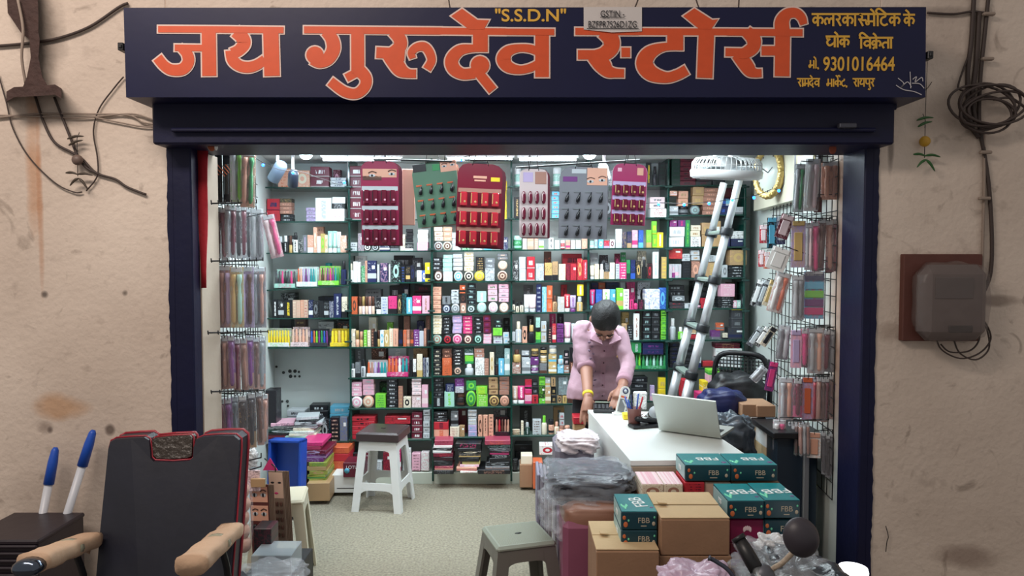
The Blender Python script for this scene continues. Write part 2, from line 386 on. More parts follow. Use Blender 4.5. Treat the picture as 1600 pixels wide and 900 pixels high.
def stroke(mb, pts, dw, off, smooth=True):
    """pts (px, py, width px) on the sign face; dw widens the stroke"""
    q = [Vector((p[0], p[1], p[2])) for p in pts]; off = so(off)
    if smooth and len(q) > 2: q = spline(q, 7)
    n = len(q); L = []; Rr = []
    for i in range(n):
        t = (q[min(i+1, n-1)]-q[max(i-1, 0)]); t = Vector((t.x, t.y)).normalized(); nn = Vector((-t.y, t.x)); hw = q[i].z/2+dw
        ex = Vector((0, 0))
        if i == 0: ex = -t*dw
        if i == n-1: ex = t*dw
        c0 = Vector((q[i].x, q[i].y))+ex; L.append(c0+nn*hw); Rr.append(c0-nn*hw)
    vs = [loc(P(p.x, p.y, YS-off)) for p in L]+[loc(P(p.x, p.y, YS-off)) for p in Rr]
    mb.add(vs, [(i, i+1, n+i+1, n+i) for i in range(n-1)])
def poly(mb, pts, dw, off):
    off = so(off)
    vs = []; n = len(pts); P2 = [Vector(p[:2]) for p in pts]
    area2 = sum(P2[i].x*P2[(i+1) % n].y-P2[(i+1) % n].x*P2[i].y for i in range(n)); sg = 1 if area2 > 0 else -1
    for i in range(n):
        a = (P2[i]-P2[i-1]).normalized(); b = (P2[(i+1) % n]-P2[i]).normalized()
        na = Vector((a.y, -a.x))*sg; nb_ = Vector((b.y, -b.x))*sg; m_ = na+nb_; m_ = m_/max(.5, m_.dot(na)) if m_.length > .1 else na
        q = P2[i]+m_*dw; vs.append(loc(P(q.x, q.y, YS-off)))
    mb.add(vs, [tuple(range(n))])
def disc(mb, cx, cy, r, dw, off):
    off = so(off)
    vs = [loc(P(cx+(r+dw)*math.cos(k*math.pi/10), cy+(r+dw)*math.sin(k*math.pi/10), YS-off)) for k in range(20)]
    mb.add(vs, [tuple(range(20))])
def W(w_, *p): return [(a, b, w_) for a, b in p]
LET = {
 'ja': [('s', W(10, (247, 45.5), (345, 46))), ('s', W(22, (326, 45), (327, 118.5))), ('s', W(10, (273, 74.5), (318, 75))),
        ('c', [(281, 74, 12), (292, 84, 17), (294, 97, 18), (285, 108, 18), (268, 109, 17), (256, 102, 16), (246, 90, 16)])],
 'ya': [('s', W(10, (345, 46), (443, 47))), ('s', W(24, (423, 46), (425, 118.5))),
        ('c', [(368, 49, 20), (378, 58, 21), (381, 68, 21), (374, 78, 18), (363, 84, 18)]),
        ('c', [(362, 79, 20), (364, 94, 18), (375, 103, 17), (389, 105, 17), (402, 101, 16), (414, 93, 15)])],
 'gu': [('s', W(11, (475, 46.5), (590, 47.5))), ('c', [(508, 49, 16), (518, 60, 20), (521, 76, 21), (513, 91, 20), (500, 96, 20), (490, 91, 22)]), ('d', 492, 86, 13.5),
        ('s', W(20, (558.7, 48), (559, 114))), ('c', [(559, 108, 20), (571, 121, 18), (570, 135, 17), (557, 146, 16), (538, 143, 16), (516, 127, 15)]),
        ('s', W(13, (560, 112), (541, 122)))],
 'ru': [('s', W(11, (590, 47.5), (690, 48.5))), ('c', [(614, 49, 18), (624, 60, 20), (625, 72, 20), (614, 82, 19), (602, 84, 17)]), ('s', W(17, (588, 82), (610, 83))),
        ('c', [(606, 82, 22), (616, 96, 24), (626, 109, 22), (638, 114.5, 14), (650, 115, 13)]), ('s', W(16, (618, 86), (632, 87))),
        ('c', [(645, 91, 10), (643, 82, 12), (651, 74, 13), (663, 73, 14), (671, 82, 14), (674, 95, 13), (667, 108, 13)])],
 'de': [('s', W(10.5, (690, 48.5), (790, 49.5))), ('s', W(23, (750.5, 48), (750.5, 80))),
        ('c', [(762, 75.5, 11), (738, 75.5, 12), (718, 79, 17), (706, 93, 20), (709, 107, 20), (723, 115.5, 17), (742, 114, 17)]), ('d', 750, 102, 14.5),
        ('s', W(15, (744, 109), (770, 141))), ('p', [(705, 25), (722, 13.5), (746, 31), (764, 31.5), (756, 46), (733, 46)])],
 'va': [('s', W(10, (790, 49.5), (866, 50))), ('s', W(21.5, (847, 50), (847, 120.5))),
        ('c', [(846, 85, 12), (832, 77, 13), (812, 75, 12), (794, 80, 17), (787, 92, 22), (794, 104, 18), (812, 109, 13), (831, 105, 13), (847, 96, 13)])],
 'sa': [('s', W(11, (899, 49), (1000, 49.5))), ('c', [(942, 49, 22), (954, 60, 25), (955, 74, 24), (944, 84, 22), (930, 86, 16)]), ('s', W(14.5, (903, 85.5), (935, 85.5))),
        ('c', [(928, 86, 24), (940, 100, 26), (950, 111, 20), (962, 114, 14), (975, 114.5, 13)]), ('p', [(971, 74.5), (984.5, 74.5), (984.5, 89), (971, 89)])],
 'to': [('s', W(11, (1000, 49.5), (1135, 50))), ('s', W(25, (1055, 50), (1055, 78))),
        ('c', [(1067, 73, 11), (1037, 73.5, 13), (1015, 83, 22), (1007, 99, 26), (1017, 114, 24), (1040, 121, 17), (1058, 117, 16), (1073, 109, 16)]),
        ('s', W(24, (1104, 46), (1101, 121.5))), ('p', [(1067.5, 25), (1085, 13), (1113, 31), (1122, 30), (1111, 46), (1092, 45)])],
 'rsa': [('s', W(11, (1135, 50), (1254, 51))), ('c', [(1166, 49, 18), (1177, 60, 22), (1177, 73, 20), (1166, 82, 18), (1155, 84, 15)]), ('s', W(13, (1133.5, 81.5), (1160, 82))),
        ('c', [(1152, 84, 20), (1163, 98, 22), (1172, 110, 20), (1180, 114, 14), (1190, 114, 12.5)]), ('p', [(1190, 72), (1213, 72), (1213, 86.5), (1190, 86.5)]),
        ('s', W(23, (1223, 50), (1222, 119))), ('c', [(1223, 52, 23), (1222, 34, 22), (1230, 22, 17), (1243, 20, 15), (1252, 27, 14), (1256, 38, 11)])]}
M_or = mat('orange_sign_paint', (214, 82, 36), .45, noise=.12, nscale=25); M_outl = mat('pale_outline_paint', (226, 200, 190), .5)
for k, parts in LET.items():
    mo = MB(); mw = MB()
    for q in parts:
        for m_, dw, off in ((mw, 2.2, .0015), (mo, 0, .003)):
            if q[0] in 'sc': stroke(m_, q[1], dw, off, q[0] == 'c')
            elif q[0] == 'd': disc(m_, q[1], q[2], q[3], dw, off)
            else: poly(m_, q[1], dw, off)
    l = mo.build('painted_letter', M_or, sign, recalc=False); mw.build('letter_outline', M_outl, l, recalc=False)
M_yel = mat('yellow_sign_paint', (222, 172, 62), .5)
E = lambda x: [(x-.32, 1.42), (x-.08, 1.22), (x, 1.0)]
G = {
 'k': (.95, [[(.48, 1), (.48, 0)], [(.48, .6), (.25, .72), (.08, .5), (.22, .28), (.48, .48)], [(.48, .6), (.72, .72), (.9, .5), (.78, .2)]]),
 'K': (.95, [[(.48, 1), (.48, 0)], [(.48, .6), (.25, .72), (.08, .5), (.22, .35), (.48, .48)], [(.48, .6), (.72, .72), (.9, .5), (.78, .2)], [(.48, .3), (.15, -.02)]]),
 'l': (.95, [[(.82, 1), (.82, 0)], [(.82, .5), (.66, .66), (.5, .5), (.47, .2)], [(.47, .5), (.28, .66), (.1, .42), (.22, .12)]]),
 'r': (.6, [[(.2, 1), (.42, .8), (.34, .58), (.08, .56)], [(.2, .56), (.5, .02)]]),
 'A': (.32, [[(.16, 1), (.16, 0)]]),
 's': (.75, [[(.2, 1), (.42, .8), (.34, .58), (.08, .56)], [(.2, .56), (.5, .02)], [(.38, .5), (.78, .5)]]),
 'm': (.82, [[(.68, 1), (.68, 0)], [(.2, 1), (.2, .42)], [(.2, .42), (.02, .38), (.06, .16), (.22, .2), (.22, .4)], [(.1, .4), (.68, .4)]]),
 't': (.75, [[(.45, 1), (.45, .8), (.15, .65), (.1, .3), (.35, .08), (.66, .2)]]),
 'T': (.95, [[(.82, 1), (.82, 0)], [(.36, .84), (.2, .98), (.08, .82), (.24, .7), (.36, .8)], [(.24, .7), (.08, .46), (.28, .18), (.6, .3), (.82, .5)]]),
 'v': (.8, [[(.68, 1), (.68, 0)], [(.68, .62), (.35, .7), (.12, .48), (.32, .25), (.68, .4)]]),
 'w': (.8, [[(.68, 1), (.68, 0)], [(.68, .55), (.3, .55), (.12, .32), (.28, .04)]]),
 'd': (.7, [[(.42, 1), (.42, .78), (.12, .62), (.1, .3), (.38, .2), (.5, .36), (.4, .48)], [(.38, .2), (.62, -.1)]]),
 'y': (.8, [[(.68, 1), (.68, 0)], [(.12, 1), (.3, .82), (.12, .6), (.22, .32), (.68, .4)]]),
 'p': (.8, [[(.68, 1), (.68, 0)], [(.18, 1), (.18, .52), (.4, .36), (.68, .44)]]),
}
def hindi(s, x, y, h, wscale, sw, name='painted_line'):
    """s = glyph codes: e/o = vowel sign above the last stem, I = short i before, u = below, R = hook above; x,y px of the left end of the head line"""
    mb = MB(); X0 = x; cx = x
    def put(pl, ox): stroke(mb, [(ox+a*h*wscale, y+(1-b)*h, sw) for a, b in pl], 0, .002, len(pl) > 2)
    def head(): 
        if cx > X0: stroke(mb, [(X0-1, y, sw), (cx+1, y, sw)], 0, .002, False)
    last = 0
    for ch in s:
        if ch == ' ': head(); cx += h*.5; X0 = cx; continue
        if ch in ',.': stroke(mb, [(cx+1, y+h*.85, sw*1.1), (cx+(2.2 if ch == '.' else 0), y+h*1.1, sw*1.1)], 0, .002, False); cx += h*.3; X0 = cx; head(); continue
        if ch == 'e': put(E(.0), cx-last*h*wscale); continue
        if ch == 'u': put([(0, 0), (.14, -.12), (.02, -.34), (-.22, -.26)], cx-last*h*wscale); continue
        if ch == 'R': put([(0, 1), (-.04, 1.3), (.22, 1.38), (.3, 1.2)], cx-last*h*wscale); continue
        if ch == 'I': put([(.16, 1), (.16, 0)], cx); put([(.16, 1.0), (.02, 1.26), (.3, 1.44), (.85, 1.02)], cx); cx += .34*h*wscale; continue
        w_, ls = G[ch]
        for pl in ls: put(pl, cx)
        stem = max(pl[0][0] for pl in ls if pl[0][1] == 1); last = w_-stem; cx += w_*h*wscale
    head(); mb.build(name, M_yel, sign, recalc=False)
hindi('klrkAsmeItk', 1269, 22, 19, .98, 3.2); hindi('ke', 1412, 23, 18, .98, 3.2)
hindi('TAek', 1291, 57, 17, .95, 3.2); hindi('IvKewA', 1343, 59, 17, .95, 3.2)
hindi('mAe.', 1264, 94, 13, .85, 2.3); hindi('rAmdev', 1246, 123, 12.5, .85, 2.3); hindi('mAkRet,', 1292, 123, 12.5, .85, 2.3); hindi('rAypur', 1333, 123, 12.5, .85, 2.3)
def sgn_text(t, px, py, size_px, m, sx=1, dy=.002, bold=.0012):
    a = loc(P(px, py, YS-dy)); return text(t, 'painted_line', sign, a, size_px*YS/F, m, sx=sx, bold=bold)
sgn_text('9301016464', 1342, 101, 30, M_yel, .74)
sgn_text('"S.S.D.N"', 829, 25, 26, M_yel, 1.12)
mb = MB()
for pts in ([(1403, 122), (1412, 130), (1408, 136), (1418, 128), (1424, 136)], [(1422, 112), (1423, 138)], [(1426, 124), (1432, 120), (1430, 128), (1440, 121), (1442, 127)], [(1400, 133), (1412, 140), (1428, 143), (1440, 148)], [(1425, 130), (1437, 131), (1444, 138)]):
    stroke(mb, [(a, b, 1.3) for a, b in pts], 0, .002)
mb.build('painter_mark', mat('white_thin_paint', (190, 186, 190), .6), sign, recalc=False)
# paper label
lab = MB(); q = [P(912, 11, YS-.006), P(1003, 11, YS-.005), P(1003, 49, YS-.006), P(956, 50.5, YS-.009), P(912, 46, YS-.006)]
lab.add([loc(v) for v in q]+[(v.x, v.y-YS+.001, v.z-2.2) for v in q], [(0, 1, 2, 3, 4), (9, 8, 7, 6, 5), (0, 5, 6, 1), (1, 6, 7, 2), (2, 7, 8, 3), (3, 8, 9, 4), (4, 9, 5, 0)])
lo = lab.build('paper_label', mat('grey_paper', (206, 200, 198), .8), sign); M_ink = mat('black_ink', (30, 30, 36), .7)
a = loc(P(957, 22, YS-.011)); text('GSTIN -', 'print', lo, a, 14*YS/F, M_ink, sx=.78)
a = loc(P(957, 38.5, YS-.011)); text('BZFPR7526D1ZG', 'print', lo, a, 14.5*YS/F, M_ink, sx=.70)
mb = MB(); stroke(mb, [(938, 27, 1), (976, 27, 1)], 0, .0105, False); stroke(mb, [(917, 44.5, 1), (998, 44.5, 1)], 0, .0105, False); mb.build('underline', M_ink, lo, recalc=False)
# ------------------------------------------------------------------ back shelving
YF = 5.12; S = YF/F
rack = empty('shelf_rack', (0, YF, 0)); tag(rack, 'tall green-edged glass shelf rack filling the back wall', 'shelf')
BX = {'A': (424, 543), 'B': (546, 672), 'C': (676, 797), 'D': (801, 918), 'E': (922, 1043), 'F': (1047, 1164)}
BO = {'A': 'leftmost', 'B': 'second', 'C': 'third', 'D': 'fourth', 'E': 'fifth', 'F': 'rightmost'}
SH = {'A': [292, 346, 395, 449, 497, 543], 'B': [343, 392, 441, 491, 542, 590, 638, 687], 'C': [343, 391, 439.5, 489.5, 538, 587, 636, 683],
      'D': [291, 341, 389.5, 438.5, 488, 536, 584, 631, 680], 'E': [290, 340, 387.5, 436, 484, 532, 578.5, 627], 'F': [289, 335.5, 385.5, 434, 482, 531, 575]}
def shelfline(x0, x1, ya, yb_, name='glass_shelf', d=.27, Y=YF):
    a = P(x0, ya, Y); b = P(x1, yb_, Y); th = .009
    vs = []
    for p in (a, b):
        for yy in (Y, Y+d): vs += [(p.x, yy-YF, p.z), (p.x, yy-YF, p.z-th)]
    mb = MB(); mb.add(vs, [(0, 4, 6, 2), (1, 3, 7, 5), (0, 1, 5, 4), (2, 6, 7, 3), (0, 2, 3, 1), (4, 5, 7, 6)])
    o = mb.build(name, M_pane, rack); mb = MB(); c = (a+b)/2; d_ = b-a
    mb.box((c.x, Y-YF-.002, c.z-th/2), (d_.length, .004, th), bev=.0008, M=Matrix.Translation((c.x, 0, c.z)) @ Matrix.Rotation(-math.atan2(d_.z, d_.x), 4, 'Y') @ Matrix.Translation((-c.x, 0, -c.z))); mb.build('front_edge', M_glass, o); return o
for k, ys in SH.items():
    x0, x1 = BX[k]
    for y in ys:
        t = 1.2 if k != 'A' else 0
        ya, yb_ = (y+t*.5, y-t*.5)
        if k == 'A': ya, yb_ = {449: (453.5, 445), 292: (292, 293)}.get(y, (y, y-.5)); x0 = 408
        shelfline(x0-2, x1+2, ya, yb_)
for px, yt in ((544.5, 245), (674, 245), (799, 245), (920, 243), (1045, 238), (1165, 290)):
    a = P(px, yt, YF); b = P(px, 752, YF); mb = MB(); mb.box((a.x, .135, (a.z+b.z)/2), (.013, .27, a.z-b.z), bev=.001); mb.build('upright', M_glass, rack)
    for y in SH['E'][:6]:
        q = P(px, y+2, YF-.012); mb = MB(); mb.box((q.x, -.012, q.z), (.05, .02, .012), bev=.002); mb.build('shelf_clip', mat('dull_clip', (50, 76, 72), .4, metal=.5), rack)
ORD = ['first', 'second', 'third', 'fourth', 'fifth', 'sixth', 'seventh', 'eighth', 'ninth', 'tenth', 'eleventh', 'twelfth', 'thirteenth', 'fourteenth', 'fifteenth', 'sixteenth', 'seventeenth']
MESHC = {}
def unit(kind, w_, d, h, a, b, seed=0):
    """cached meshes for small goods; returns list of (name, mesh) : root first, then parts"""
    key = (kind, round(w_, 4), round(d, 4), round(h, 4), a, b, seed)
    if key in MESHC: return MESHC[key]
    out = []; ma = cm(a, .35); mbm = cm(b, .3)
    def fin(name, mb, mats):
        o = mb.build(name, mats); me = o.data; bpy.data.objects.remove(o); out.append((name, me))
    if kind == 'carton':
        m = MB(); m.box((0, 0, h/2), (w_, d, h), bev=.0026 if seed == 6 else .0016); fin('carton', m, pm(a, b, seed))
        if w_ > .034 and h > .03 and seed in (1, 3): m = MB(); m.box((w_*.18, -d/2-.0006, h*.7), (w_*.34, .0012, h*.16), bev=.0003); fin('price_sticker', m, cm('wh'))
    elif kind == 'compact':
        m = MB(); r = w_/2; Mx = Matrix.Translation((0, 0, r)) @ Matrix.Rotation(R(90), 4, 'X') @ Matrix.Diagonal((1, h/w_, 1, 1)) if False else Matrix.Translation((0, 0, h/2)) @ Matrix.Diagonal((1, 1, h/w_, 1)) @ Matrix.Rotation(R(90), 4, 'X')
        m.lathe([(r*.93, -d/2), (r, -d/2+.003), (r, d/2-.003), (r*.94, d/2)], 22, 0, Mx); fin('powder_compact', m, ma)
        m = MB(); m.lathe([(r*.78, d/2), (r*.78, d/2+.0015), (r*.7, d/2+.002)], 20, 0, Mx); fin('lid_disc', m, pm(b, a, 2))
    elif kind == 'bottle':
        m = MB(); r = w_/2; bh = h*.64; sq = seed % 2
        if sq: m.box((0, 0, bh/2), (w_*.94, d, bh), bev=w_*.14)
        else: m.lathe([(r*.9, 0), (r, .004), (r, bh*.85), (r*.8, bh*.95), (r*.45, bh)], 14)
        fin('bottle', m, pm(a, b, 4) if seed % 3 else ma)
        m = MB(); m.lathe([(r*.6, bh), (r*.62, bh+.003), (r*.58, h-.003), (r*.5, h)], 12); fin('cap', m, mbm)
    elif kind == 'jar':
        m = MB(); r = w_/2
        m.lathe([(r*.85, 0), (r, .005), (r, h*.6), (r*.85, h*.66)], 16); fin('jar', m, pm(a, b, 1))
        m = MB(); m.lathe([(r*.93, h*.66), (r*.97, h*.7), (r*.97, h*.97), (r*.8, h)], 16); fin('lid', m, mbm)
    elif kind == 'tube':
        m = MB(); r = w_/2; ch = h*.22; rs = []
        for i in range(6):
            t = i/5; rs.append([(r*(1+.06*t)*math.cos(q*math.pi/8), r*(1-t*.93)*math.sin(q*math.pi/8), ch+(h-ch)*t) for q in range(16)])
        m.rings(rs); fin('squeeze_tube', m, pm(a, b, 4))
        m = MB(); m.lathe([(r*.9, 0), (r*.95, .002), (r*.92, ch)], 16); fin('cap', m, mbm)
    elif kind == 'lipstick':
        m = MB(); r = w_/2; m.lathe([(r*.95, 0), (r, .002), (r, h*.45), (r*.85, h*.46)], 10); fin('lipstick', m, ma)
        m = MB(); m.lathe([(r*.92, h*.46), (r*.94, h*.97), (r*.8, h)], 10); fin('cap', m, mbm)
    MESHC[key] = out; return out
def put(units, loc, rz=0, rx=0, ry=0):
    root = link(units[0][0], units[0][1], None, loc, (rx, ry, rz))
    for n, me in units[1:]: link(n, me, root)
    return root
KN = {'b': ('carton', 'carton'), 'c': ('powder compact', 'compact'), 'o': ('bottle', 'bottle'), 'j': ('jar', 'jar'), 't': ('squeeze tube', 'tube'), 'l': ('lipstick', 'lipstick'), 'p': ('display tray of pens', 'display tray')}
rr = random.Random(3)
def shelf_z(k, y, px):
    x0, x1 = BX[k]; t = 1.2*((x0+x1)/2-px)/(x1-x0)
    if k == 'A': t = (8.5 if y == 449 else .5)*((476)-px)/135
    return P(px, y+t, YF).z
def cell(k, row, y, items):
    pos = 0; x = None; hi = 0
    rown = ORD[row]; grp = 'cosmetics on the %s shelf of the %s bay' % (rown, BO[k])
    for it in items.split():
        fl = it.split(','); kd = fl[0]; behind = kd.isupper(); kd = kd.lower()
        xl = float(fl[1]); w_ = float(fl[2]); h = float(fl[3]); a = fl[4]; b = fl[5]
        n = int(fl[6]) if len(fl) > 6 else 1; z0 = float(fl[7]) if len(fl) > 7 else 0
        cx = P(xl+w_/2, y, YF+.01).x; zb = shelf_z(k, y, xl+w_/2)+z0*S
        hh = h*S/n-(.0012 if n > 1 else .0006); ww = w_*S*.965
        if behind: hi += 1; place = '%s of those behind' % ORD[min(hi-1, 16)]
        elif z0 == 0: pos += 1; place = '%s from left' % ORD[min(pos-1, 16)]
        dep = {'b': min(.11, max(.035, ww*.9)), 'c': .022, 'o': ww*.8, 'j': ww, 't': ww, 'l': ww, 'p': .07}[kd]
        yy = YF+.008+dep/2+(.125 if behind else rr.uniform(0, .012))
        for i in range(n):
            z = zb+i*(h*S/n)
            if kd == 'p': o = pens(cx, yy, z, ww, dep, hh, fl[8] if len(fl) > 8 else 'pk', a, b)
            else:
                knd = {'b': 'carton', 'c': 'compact', 'o': 'bottle', 'j': 'jar', 't': 'tube', 'l': 'lipstick'}[kd]
                sd = (int(xl)*7+int(y)) % 6 if kd == 'b' else int(xl) % 3
                if n > 1 and kd == 'b': sd = 6
                us = unit(knd, ww, dep, hh, a, b, sd)
                o = put(us, (cx+(rr.uniform(-.002, .002) if n > 1 else 0), yy+(rr.uniform(0, .007) if n > 1 else 0), z), rr.uniform(-.06, .06) if kd == 'b' else 0)
            nm, cat = KN[kd]
            if kd == 'b':
                nn = 'flat_carton' if hh < ww*.5 else ('slim_carton' if hh > 2.2*ww else ('small_carton' if ww < .058 else 'carton'))
                o.name = nn
            size = 'flat ' if kd == 'b' and hh < ww*.5 else ('slim ' if kd == 'b' and hh > 2.2*ww else '')
            col = CN[a] if a == b else '%s and %s' % (CN[a], CN[b])
            if kd in 'p': col = CN[a]
            where = place if z0 == 0 or behind else 'stacked above the %s%s' % (ORD[min(pos-1, 16)], ', right' if z0 == 32 and xl > 1050 else '')
            if n > 1: where = '%s up in %s pile' % (ORD[i], ORD[max(0, min(pos-1, 16))]) if not behind else '%s up in rear pile %s' % (ORD[i], ORD[hi-1])
            lb = '%s%s %s, %s, %s shelf, %s bay' % (size, col, nm, where, rown, BO[k])
            if len(lb.replace(',', '').split()) > 16: lb = lb.replace(' and ', '-').replace('hot pink', 'pink').replace('light grey', 'grey')
            o['label'] = lb; o['category'] = cat; o['group'] = grp
def pens(cx, yy, z, w_, d, h, cols, a, b):
    """card tray with upright pens; cols = colour codes joined by -"""
    root = empty('display_tray', (cx, yy, z))
    m = MB(); m.box((0, d/2-.003, h*.5), (w_, .004, h), bev=.001); m.build('back_card', pm(a, b, 3), root)
    m = MB(); m.box((0, -d/2+.002, h*.13), (w_, .004, h*.26), bev=.001); m.box((0, 0, .003), (w_, d, .006), bev=.001); m.build('tray', pm(a, b, 0), root)
    cs = cols.split('-'); n = len(cs)
    r = w_/n*.42
    me = {}
    for i, c_ in enumerate(cs):
        if c_ not in me:
            m = MB(); m.lathe([(r*.9, .007), (r, .012), (r, h*.55), (r*.7, h*.6), (r*.75, h*.86), (r*.3, h*.92)], 10); o = m.build('pen', cm(c_, .3), root); me[c_] = o
        else: o = me[c_].copy(); sc.collection.objects.link(o)
        o.location = (-w_/2+(i+.5)*w_/n, -d*.15, 0)
    return root
